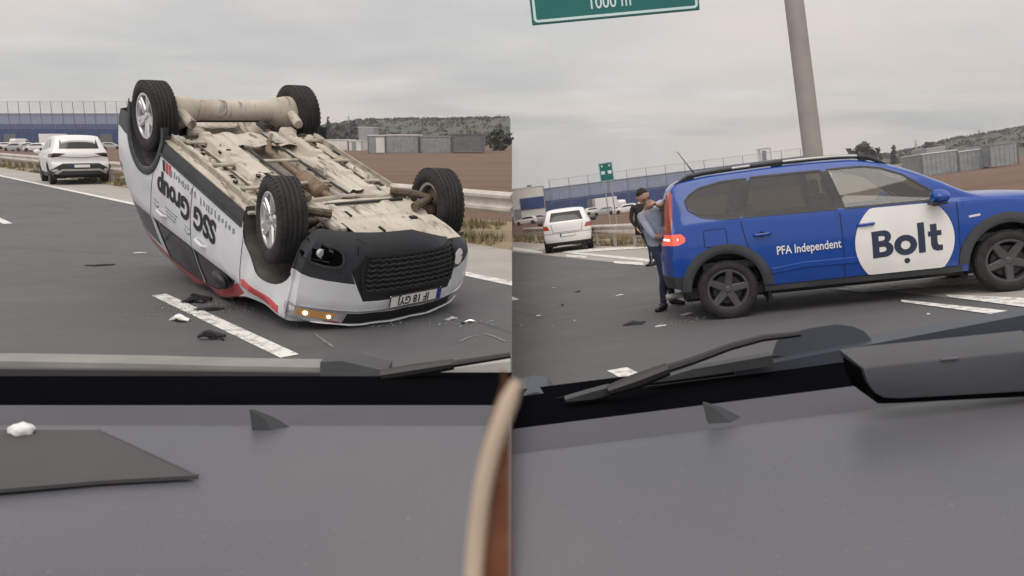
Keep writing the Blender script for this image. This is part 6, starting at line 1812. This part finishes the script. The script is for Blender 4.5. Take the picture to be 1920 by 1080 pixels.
def second_man():
    b = on_plane(FR, 1228, 498, 0.0)
    W_ = FR @ Matrix.Translation(b) @ Matrix.Diagonal((0.95, 0.95, 0.945, 1))
    x = -0.14
    J = dict(pelvis=V((x, 0, 0.92)), waist=V((x - 0.02, 0, 1.08)), chest=V((x - 0.04, 0, 1.30)), neck0=V((x - 0.05, 0, 1.48)), neck=V((x - 0.05, -0.01, 1.54)),
             hipl=V((x + 0.09, 0.0, 0.89)), kneel=V((x + 0.16, -0.02, 0.49)), calfl=V((x + 0.17, 0.0, 0.34)), anklel=V((x + 0.18, 0.03, 0.085)), toel=V((-0.8, -0.5, 0)),
             hipr=V((x - 0.08, 0.0, 0.89)), kneer=V((x + 0.06, -0.03, 0.49)), calfr=V((x + 0.08, 0.0, 0.34)), ankler=V((x + 0.08, 0.10, 0.085)), toer=V((-0.8, -0.5, 0)),
             shl=V((x + 0.16, 0, 1.42)), elbowl=V((x + 0.25, -0.05, 1.14)), wristl=V((x + 0.20, -0.14, 0.90)),
             shr=V((x - 0.24, 0, 1.42)), elbowr=V((x - 0.30, -0.03, 1.13)), wristr=V((x - 0.20, -0.10, 0.92)),
             head=V((x - 0.04, -0.03, 1.665)), face=V((0.7, -0.7, -0.1)), headup=V((0, 0, 1)), palml=V((0, 1, 0.2)), palmr=V((0, 1, 0.2)))
    root = person(W_, 'person in a black jacket and jeans standing behind the man in the blue shirt', J, 0.9, [M['jacket'], M['jeans'], M['skin']], sleeve='long')
    # hem of the long jacket
    m = MB(); m.lathe([(0.17, 0.30), (0.185, 0.12), (0.20, -0.10), (0.205, -0.24), (0.19, -0.24), (0.17, 0.0)], 20, Matrix.Translation((x - 0.02, 0, 1.0)) @ Matrix.Rotation(R_(90), 4, 'X') @ Matrix.Diagonal((1.05, 1, 0.75, 1)))
    m.build('jacket_hem', M['jacket'], root)
second_man()

# =================================================================== DEBRIS
def debris(F, px, py, wpx, name, label, mat, n=3, flat=0.35, seed=0, mat2=None, aspect=0.4, z=0.0):
    q = on_plane(F, px, py, z); depth = (F @ q - CAM).dot(CF); w = wpx * depth / FPX
    r = random.Random(seed)
    root = thing(name, F @ Matrix.Translation(q), label, 'debris', 'broken car parts on the road')
    for k in range(n):
        m = MB(); L = w * (1.0 if k == 0 else r.uniform(0.3, 0.6)); D = max(L * aspect * r.uniform(0.9, 1.5), 0.02)
        ox, oy = (0, 0) if k == 0 else (r.uniform(-0.42, 0.42) * w, r.uniform(-0.6, 0.6) * w * aspect)
        a = r.uniform(-0.3, 0.3) if k == 0 else r.uniform(0, 3)
        nn = 9; angs = sorted(r.uniform(0, 6.283) for _ in range(nn))
        out = [(0.5 * L * math.copysign(abs(math.cos(t)) ** 0.8, math.cos(t)) * r.uniform(0.65, 1.0), 0.5 * D * math.sin(t) * r.uniform(0.7, 1.0)) for t in angs]
        fold = r.uniform(-0.15, 0.15) * L; lift = flat * r.uniform(0.18, 0.42) * D * 1.6; tilt = flat * r.uniform(0.05, 0.22)
        th = 0.004 + 0.03 * D
        def hgt(x, y): return 0.006 + max(0, (x - fold)) * tilt * 1.2 + lift * max(0, 1 - abs(x - fold) / (0.35 * L)) + (0.12 * lift * math.sin(y / D * 9))
        ring = []
        for p, q in zip(out, out[1:] + out[:1]): ring += [p, ((p[0] + q[0]) / 2, (p[1] + q[1]) / 2)]
        inner = [(x * 0.55, y * 0.55) for x, y in ring]
        rot = lambda x, y, z: (ox + x * math.cos(a) - y * math.sin(a), oy + x * math.sin(a) + y * math.cos(a), z)
        pts = [rot(x, y, hgt(x, y) * 0.55) for x, y in ring] + [rot(x, y, hgt(x, y) + th) for x, y in ring] + [rot(x, y, hgt(x, y) + th * 1.3 + 0.1 * lift) for x, y in inner] + [rot(fold * 0.3, 0, hgt(0, 0) + th)]
        N_ = len(ring)
        fs = [(i, (i + 1) % N_, N_ + (i + 1) % N_, N_ + i) for i in range(N_)] + [(N_ + i, N_ + (i + 1) % N_, 2 * N_ + (i + 1) % N_, 2 * N_ + i) for i in range(N_)]
        fs += [(2 * N_ + i, 2 * N_ + (i + 1) % N_, 3 * N_) for i in range(N_)] + [tuple(range(N_))[::-1]]
        m.poly(pts, fs)
        m.build('fragment', (mat2 if (mat2 and k % 2) else mat), root, angle=25)
    return root
B_, W2_ = M['black'], M['sticker_white']
debris(FL, 190, 498, 62, 'bumper_strip', 'flat black trim strip lying alone on the road left of the overturned car', B_, 2, 0.25, 1, None, 0.18)
debris(FL, 372, 566, 70, 'broken_mirror', 'heap of black plastic shards on the lane dash under the car window', B_, 5, 0.7, 2, M['clad'], 0.35)
debris(FL, 385, 582, 66, 'trim_shards', 'long black shards lying across the lane dash below the heap', B_, 3, 0.4, 3, M['clad'], 0.22)
debris(FL, 338, 602, 52, 'mirror_shell', 'white and black mirror shell fragment left of the lane dash', W2_, 2, 0.9, 4, B_, 0.38)
debris(FL, 394, 636, 66, 'black_fragment', 'bent black fragment nearest the wiper, left of the lane dash', B_, 3, 0.9, 5, M['clad'], 0.3)
debris(FL, 262, 475, 26, 'pale_scrap', 'thin pale scrap on the asphalt beside the car door', W2_, 1, 0.1, 6, None, 0.16)
debris(FL, 880, 606, 34, 'chrome_shard', 'shiny shard on the asphalt at the right front corner of the car', M['chrome'], 2, 0.5, 7, B_, 0.4)
debris(FL, 846, 600, 28, 'lamp_shard', 'pale lamp splinter under the front corner of the overturned car', M['lens'], 2, 0.5, 8, None, 0.4)
debris(FR, 1189, 609, 44, 'grey_fragment', 'crumpled dark grey fragment on the lower road left of the boots', M['clad'], 3, 0.9, 9, B_, 0.35)
debris(FR, 1240, 612, 30, 'white_splinter', 'thin white splinters on the lower road below the boots', W2_, 3, 0.15, 10, None, 0.14)
debris(FR, 1288, 590, 26, 'pale_fragment', 'pale scrap between the boots and the rear wheel of the blue car', W2_, 2, 0.3, 11, None, 0.3)
debris(FR, 1083, 548, 13, 'small_black_piece', 'small black piece alone in the middle of the lower lane', B_, 1, 0.6, 12, None, 0.5)
debris(FR, 1163, 554, 20, 'pale_strip', 'small pale strip on the lower road left of the dark trouser legs', W2_, 1, 0.2, 13, None, 0.25)
debris(FR, 1010, 593, 14, 'white_chip', 'white chip near the left end of the lower dash line', W2_, 1, 0.2, 14, None, 0.35)
debris(FR, 1036, 541, 16, 'grey_chip', 'flat pale grey chip below the white hatchback', M['galv'], 1, 0.1, 15, None, 0.3)
debris(FR, 1055, 573, 8, 'dark_crumb', 'tiny dark crumb between the white chip and the small black piece', B_, 1, 0.5, 16, None, 0.6)
debris(FR, 1741, 590, 7, 'white_crumb', 'tiny white crumb under the front of the blue car', W2_, 1, 0.3, 17, None, 0.7)

# =================================================================== THE CAR WE SIT IN
def dash_mat():
    m = Mat('dashboard plastic'); co = m.coord()
    n1 = m.noise(2.2, 3, 0.5, m.coord((1, 0.7, 1), rot=(0, 0, 0.6))); n2 = m.noise(260, 2, 0.5, co)
    dsp = m.ramp(m.noise(170, 2, 0.6, co), [(0.66, 0.0), (0.74, 0.35)])
    m.set(Base_Color=m.mix(dsp, m.ramp(n1, [(0.32, (0.080, 0.086, 0.108)), (0.68, (0.112, 0.112, 0.127))]), (0.25, 0.25, 0.25)), Roughness=0.42)
    m.bump(n2, 0.25, 0.0012)
    return m.m
M['dash'] = dash_mat()
M['dash_dark'] = simple('dark dashboard plastic', (0.047, 0.049, 0.058), 0.5, 0, 0.1, 6, 0.1)
M['mat'] = simple('non slip mat', (0.055, 0.054, 0.058), 0.7, 0, 0.1, 5, 0.1)
M['blade'] = simple('weathered wiper rubber', (0.20, 0.20, 0.19), 0.55, 0, 0.25, 5)
M['cap'] = simple('blue grey wiper cap', (0.045, 0.055, 0.075), 0.5)
M['tan'] = simple('beige edge binding', (0.50, 0.40, 0.31), 0.7, 0, 0.15, 20)
M['leather'] = simple('plain brown', (0.16, 0.055, 0.022), 0.5, 0, 0.3, 14, 0.2)
dash = thing('dashboard', Matrix.Translation((0, 0.9, 1.1)), 'grey plastic dashboard of the car we look out of, with a black windscreen base', 'dashboard')
dash_inv = dash.matrix_world.inverted()
def seam_x(y, z):                    # local x at which a point of the tilted half meets the plane X = 0
    return -(y * YR.x + z * NR.x) / XR.x
def sweep(name, secL, secR, mat, parent, x0=-1.15, x1=1.35, nl=14):
    """one sheet: level section on the left half, banked section on the right half, joined along X = 0"""
    bm = bmesh.new(); cols = []
    for i in range(nl + 1):
        x = x0 * (1 - i / nl); k = 1 - 0.04 * (x / x0) ** 2 if x0 else 1
        cols.append([bm.verts.new(dash_inv @ V((x if i < nl else -0.0004, y, CAMH + z))) for y, z in secL])
    for i in range(nl + 1):
        cols.append([bm.verts.new(dash_inv @ (CAM + XR * (seam_x(y, z) + (x1 * i / nl) + 0.0004) + YR * y + NR * z)) for y, z in secR])
    for a, b in zip(cols, cols[1:]):
        for j in range(len(secL) - 1): bm.faces.new((a[j], b[j], b[j + 1], a[j + 1]))
    bmesh.ops.recalc_face_normals(bm, faces=bm.faces[:])
    if sum(f.normal.z * f.calc_area() for f in bm.faces) < 0: bmesh.ops.reverse_faces(bm, faces=bm.faces[:])
    me = bpy.data.meshes.new(name); bm.to_mesh(me); bm.free()
    return link_mesh(name, finish(me, mat, 50), parent)
M['ledge'] = simple('shaded ledge plastic', (0.062, 0.064, 0.077), 0.6, 0, 0.08, 5, 0.05)  # same dash plastic, darkened: shade on the tilted ledge put into the colour
topL = [(0.25, -0.46), (0.40, -0.385), (0.50, -0.362), (0.62, -0.352), (0.75, -0.347), (0.86, -0.346), (0.915, -0.346), (0.930, -0.348), (0.936, -0.352), (0.940, -0.360), (0.943, -0.366)]
topR = [(0.25, -0.40), (0.38, -0.335), (0.50, -0.315), (0.62, -0.306), (0.75, -0.300), (0.86, -0.298), (0.955, -0.298), (0.975, -0.2995), (0.985, -0.303), (0.992, -0.308), (0.996, -0.314)]
sweep('dash_top', topL, topR, M['dash'], dash)
sweep('shaded_ledge', [(0.9435, -0.366), (0.97, -0.367), (1.052, -0.364)], [(0.9965, -0.3135), (1.03, -0.314), (1.125, -0.308)], M['ledge'], dash)
sweep('windscreen_base', [(1.053, -0.366), (1.06, -0.372), (1.20, -0.374), (1.215, -0.372)], [(1.126, -0.310), (1.135, -0.316), (1.31, -0.319), (1.32, -0.317)], M['pitch'], dash)
sweep('scuttle_panel', [(1.216, -0.372), (1.225, -0.379), (1.27, -0.382), (1.30, -0.40)], [(1.321, -0.317), (1.33, -0.312), (1.37, -0.306), (1.42, -0.34)], M['pitch'], dash)
def fin(F, px, py, depth, w):
    q = F.inverted() @ (CAM + ray(px, py) * depth)
    o = dash_inv @ F @ Matrix.Translation(q)
    m = MB()
    s = w
    P = [(-0.5 * s, -0.1 * s, 0.62 * s), (-0.42 * s, -0.2 * s, 0), (0.20 * s, -0.22 * s, -0.04 * s), (0.62 * s, 0.12 * s, -0.02 * s), (-0.36 * s, 0.25 * s, 0.0), (-0.42 * s, 0.0, 0.60 * s), (-0.1 * s, -0.08 * s, 0.34 * s), (0.1 * s, 0.1 * s, 0.34 * s)]
    m.poly(P, [(0, 1, 2, 6), (0, 6, 7, 5), (6, 2, 3, 7), (5, 7, 3, 4), (0, 5, 4, 1), (1, 4, 3, 2)])
    m.build('dash_fin', M['clad'], dash, o, angle=20)
fin(FL, 506, 806, 0.965, 0.044)
fin(FR, 1352, 788, 1.0, 0.044)
# display housing on the right
def plate_px(pts, d0, d1, dy=0.0):
    A = [dash_inv @ P3(FR, x, y, d0) for x, y in pts]; B = [dash_inv @ (P3(FR, x, y, d0) + V((0, d1 - d0, 0)) + NR * dy) for x, y in pts]
    t = bmesh.new(); va = [t.verts.new(p) for p in A]; vb = [t.verts.new(p) for p in B]; n = len(A)
    t.faces.new(va); t.faces.new(vb[::-1])
    for i in range(n): t.faces.new((va[i], vb[i], vb[(i + 1) % n], va[(i + 1) % n]))
    bmesh.ops.recalc_face_normals(t, faces=t.faces[:])
    bmesh.ops.bevel(t, geom=[e for f in t.faces if len(f.verts) > 4 for e in f.edges], offset=0.0022, segments=2, affect='EDGES', profile=0.5)
    return t
def P3(F, px, py, d): return CAM + ray(px, py) * d
m = MB(); m.add(plate_px([(1618, 690), (1640, 686), (1790, 671), (1985, 651), (1985, 731), (1800, 742), (1690, 748), (1658, 747), (1640, 737), (1628, 718)], 0.93, 1.0, 0.004))
hs = m.build('display_housing', M['dash_dark'], dash, angle=40)
m = MB(); m.add(plate_px([(1613, 692), (1640, 688), (1985, 655), (1985, 742), (1800, 751), (1690, 757), (1648, 758), (1630, 744), (1618, 718)], 0.938, 0.99, 0.0))
m.build('housing_base', M['pitch'], dash, angle=40)
m = MB(); m.tube([dash_inv @ P3(FR, 1765, 674.5, 0.928), dash_inv @ P3(FR, 1798, 671, 0.928)], 0.0016, 6); m.build('housing_button', M['dash'], dash)
# mat and lint
zt_ = CAMH - 0.344
pm = [on_plane(FL, *p, zt_) for p in ((-120, 812), (188, 812), (372, 898), (190, 908), (-120, 935))]
mt = thing('dash_mat', FL @ Matrix.Translation(pm[1]), 'dark grey mat lying on the left of the dashboard', 'mat')
m = MB(); rel = [p - pm[1] for p in pm]; n = len(rel)
m.poly([p for p in rel] + [p + V((0, 0, 0.004)) for p in rel], [tuple(range(n))[::-1], tuple(range(n, 2 * n))] + [(i, (i + 1) % n, n + (i + 1) % n, n + i) for i in range(n)])
m.build('mat_sheet', M['mat'], mt)
m = MB(); m.tube([rel[1] + V((0, 0, 0.004)), rel[2] + V((0, 0, 0.004))], 0.0016, 6); m.build('mat_edge', M['dash'], mt)
lq = on_plane(FL, 40, 812, CAMH - 0.34)
bm = bmesh.new(); bmesh.ops.create_icosphere(bm, subdivisions=3, radius=1)
for v in bm.verts:
    k = 1 + 0.22 * math.sin(v.co.x * 5 + 1) * math.sin(v.co.y * 6) + rnd.uniform(-0.10, 0.10)
    v.co = V((v.co.x * 0.0155 * k, v.co.y * 0.011 * k, max(-0.003, v.co.z * 0.0085 * k)))
me = bpy.data.meshes.new('lint_ball'); bm.to_mesh(me); bm.free()
o = link_mesh('lint_ball', finish(me, simple('white fluff', (0.75, 0.75, 0.74), 0.95), 180), None, FL @ Matrix.Translation(lq + V((0, 0, 0.003))))
tag(o, 'white ball of fluff at the back edge of the dark mat', 'fluff')
# wipers: left one lies flat, right one rises to the right
def P3(F, px, py, d): return CAM + ray(px, py) * d
def ribbon(mb, pts, widths, thick, up):
    """a solid strip: pts along the length, heights in metres"""
    n = len(pts); top = []; bot = []
    fwd = V((0, 1, 0)) * thick
    A = [p + up * w / 2 for p, w in zip(pts, widths)]; B = [p - up * w / 2 for p, w in zip(pts, widths)]
    vs = A + B + [p + fwd for p in A] + [p + fwd for p in B]
    fs = []
    for i in range(n - 1):
        fs += [(i, i + 1, n + i + 1, n + i), (2 * n + i, 3 * n + i, 3 * n + i + 1, 2 * n + i + 1), (i, 2 * n + i, 2 * n + i + 1, i + 1), (n + i, n + i + 1, 3 * n + i + 1, 3 * n + i)]
    fs += [(0, n, 3 * n, 2 * n), (n - 1, 3 * n - 1, 4 * n - 1, 2 * n - 1)]
    mb.poly(vs, fs)
def wiper(name, label, loc): 
    t = thing(name, Matrix.Translation(loc), label, 'wiper', None); return t, Matrix.Translation(loc).inverted()
w1, i1 = wiper('windscreen_wiper', 'weathered wiper lying flat along the base of the left windscreen half', P3(FL, 690, 700, 1.28))
upL = V((0, 0.27, 0.96)).normalized()
def seg3(F, L, d): return [P3(F, x, y, d) for x, y in L]
m = MB(); ribbon(m, [i1 @ p for p in seg3(FL, [(-80, 690), (20, 690), (250, 693), (450, 697), (640, 699)], 1.30)], [0.022, 0.022, 0.020, 0.018, 0.016], 0.05, upL); m.build('blade', M['blade'], w1)
m = MB(); ribbon(m, [i1 @ p for p in seg3(FL, [(-80, 703), (250, 705), (640, 707)], 1.27)], [0.020, 0.018, 0.012], 0.01, upL); m.build('rubber_lip', M['black'], w1)
m = MB(); ribbon(m, [i1 @ p for p in seg3(FL, [(600, 694), (640, 692), (690, 700), (725, 704)], 1.27)], [0.026, 0.026, 0.020, 0.014], 0.06, upL); m.build('blade_joint', M['clad_dust'], w1)
m = MB(); m.tube([i1 @ p for p in seg3(FL, [(715, 704), (780, 694), (850, 683)], 1.26)], [0.010, 0.011, 0.009], 10); m.build('arm_cover', M['black'], w1)
m = MB(); m.tube([i1 @ p for p in seg3(FL, [(848, 683), (900, 675), (957, 666)], 1.25)], [0.006, 0.0055, 0.005], 8); m.build('arm', M['black'], w1)
m = MB(); ribbon(m, [i1 @ p for p in seg3(FL, [(725, 710), (830, 701), (957, 692)], 1.33)], [0.004, 0.014, 0.026], 0.02, upL); m.build('bonnet_edge', M['galv'], w1)
w2, i2 = wiper('windscreen_wiper', 'black wiper rising to the right to a rounded cap, in front of the blue car', P3(FR, 1300, 690, 1.3))
upR = NR
m = MB(); m.tube([i2 @ p for p in seg3(FR, [(1140, 733), (1190, 716), (1252, 692)], 1.26)], [0.009, 0.013, 0.011], 10); m.build('arm_cover', M['black'], w2)
m = MB(); ribbon(m, [i2 @ p for p in seg3(FR, [(1060, 752), (1110, 742), (1145, 733)], 1.27)], [0.004, 0.012, 0.012], 0.02, upR); m.build('blade', M['clad'], w2)
m = MB(); m.tube([i2 @ p for p in seg3(FR, [(1250, 692), (1300, 676), (1370, 650), (1430, 634), (1500, 626)], 1.26)], [0.0075, 0.007, 0.0065, 0.006, 0.005], 8); m.build('arm', M['black'], w2)
m = MB(); ribbon(m, [i2 @ p for p in seg3(FR, [(1225, 716), (1300, 700), (1450, 676)], 1.31)], [0.003, 0.014, 0.018], 0.02, upR); m.build('scuttle_lip', M['clad_dust'], w2)
capP = [(1446, 668), (1456, 640), (1475, 626), (1520, 615), (1570, 608), (1600, 612), (1622, 622), (1638, 642), (1640, 668)]
m = MB(); A = [i2 @ P3(FR, x, y, 1.36) for x, y in capP]; Bk = [i2 @ P3(FR, x, y + 6, 1.52) for x, y in capP]; n = len(A)
m.poly(A + Bk, [tuple(range(n)), tuple(range(n, 2 * n))[::-1]] + [(i, i + 1, n + i + 1, n + i) for i in range(n - 1)] + [(0, n, 2 * n - 1, n - 1)])
m.build('pivot_cap', M['cap'], w2, angle=40)
m = MB(); A = [i2 @ P3(FR, x, y, 1.36) for x, y in [(975, 758), (982, 742), (1005, 735), (1030, 740), (1045, 756)]]; Bk = [p + V((0, 0.1, 0)) for p in A]; n = 5
m.poly(A + Bk, [tuple(range(n)), tuple(range(n, 2 * n))[::-1]] + [(i, i + 1, n + i + 1, n + i) for i in range(n - 1)]); m.build('washer_jet', M['cap'], w2)
m = MB(); ribbon(m, [i2 @ p for p in seg3(FR, [(1380, 700), (1600, 664), (1800, 627), (2000, 590)], 1.34)], [0.012, 0.022, 0.024, 0.026], 0.04, upR); m.build('scuttle_edge', M['cap'], w2)
# unidentified pouch at the right end of the left half
pq = P3(FL, 955, 1000, 0.16)
po = thing('brown_item', Matrix.Translation(pq), 'plain brown pouch with a thick beige rim, close up beside the dashboard', 'item')
ip = Matrix.Translation(pq).inverted()
edge = [(956, 715), (940, 752), (924, 795), (908, 842), (896, 890), (887, 940), (880, 1000), (875, 1060), (872, 1120)]
E3 = [ip @ P3(FL, x + 14, y, 0.16) for x, y in edge]
m = MB(); m.tube(E3, [0.0012] + [0.0019] * (len(E3) - 1), 12); m.build('rim', M['tan'], po)
m = MB(); F3 = [ip @ P3(FL, min(x + 18, 957.5), y, 0.1625) for x, y in edge] + [ip @ P3(FL, 957.5, 1120, 0.1625), ip @ P3(FL, 957.5, 800, 0.1625)]
n = len(F3); m.poly(F3 + [p + V((-0.002, 0.01, 0)) for p in F3], [tuple(range(n)), tuple(range(n, 2 * n))[::-1]] + [(i, (i + 1) % n, n + (i + 1) % n, n + i) for i in range(n)])
m.build('panel', M['leather'], po)

# crumbs of safety glass round the wreck and behind the blue car (too many to count)
M['crumb'] = simple('safety glass crumb', (0.26, 0.30, 0.29), 0.1, 0, 0.2, 50, 0, 0.9)
def crumbs(F, px, py, rx, ry, n, seed):
    q = on_plane(F, px, py, 0.0); r = random.Random(seed); bm = bmesh.new()
    for _ in range(n):
        x, y = r.gauss(0, rx), r.gauss(0, ry); s_ = r.uniform(0.004, 0.011)
        t = bmesh.new(); bmesh.ops.create_cube(t, size=s_)
        bmesh.ops.transform(t, matrix=F @ Matrix.Translation(q + V((x, y, s_ * 0.5 + 0.005))) @ Matrix.Rotation(r.uniform(0, 3), 4, V((r.random(), r.random(), 1)).normalized()), verts=t.verts)
        mm = bpy.data.meshes.new('t'); t.to_mesh(mm); t.free(); bm.from_mesh(mm); bpy.data.meshes.remove(mm)
    me = bpy.data.meshes.new('glass_crumbs'); bm.to_mesh(me); bm.free()
    tag(link_mesh('glass_crumbs', finish(me, M['crumb'], smooth=False)), kind='stuff')
crumbs(FL, 395, 575, 0.30, 0.22, 130, 3)
crumbs(FL, 800, 608, 0.5, 0.08, 70, 4)
crumbs(FR, 1268, 604, 0.22, 0.12, 80, 5)
def scuff(F, pts, w, left, seed):
    """a pale scrape on the asphalt"""
    r = random.Random(seed); bm = bmesh.new(); P = [on_plane(F, *p, 0.005) for p in pts]; rows = []
    for i, p in enumerate(P):
        d = (P[min(i + 1, len(P) - 1)] - P[max(i - 1, 0)]).normalized(); nn = V((-d.y, d.x, 0)) * w * r.uniform(0.4, 1)
        rows.append([bm.verts.new(F @ (p + nn)), bm.verts.new(F @ (p - nn))])
    for a, b in zip(rows, rows[1:]): bm.faces.new((a[0], b[0], b[1], a[1]))
    me = bpy.data.meshes.new('scrape_mark'); bm.to_mesh(me); bm.free()
    link_mesh('scrape_mark', finish(me, M['scrape']), road_l if left else road_r)
M['scrape'] = simple('scraped asphalt', (0.22, 0.22, 0.215), 0.9, 0, 0.4, 30)
scuff(FL, [(905, 625), (925, 630), (948, 640)], 0.012, True, 1)
scuff(FL, [(862, 640), (880, 632), (900, 628)], 0.008, True, 2)
scuff(FL, [(590, 625), (610, 640), (625, 650)], 0.01, True, 5)
scuff(FR, [(1213, 622), (1235, 614), (1262, 604)], 0.012, False, 3)
scuff(FR, [(1275, 600), (1300, 604), (1330, 602)], 0.01, False, 4)
scuff(FR, [(1020, 545), (1050, 540), (1090, 539)], 0.02, False, 6)
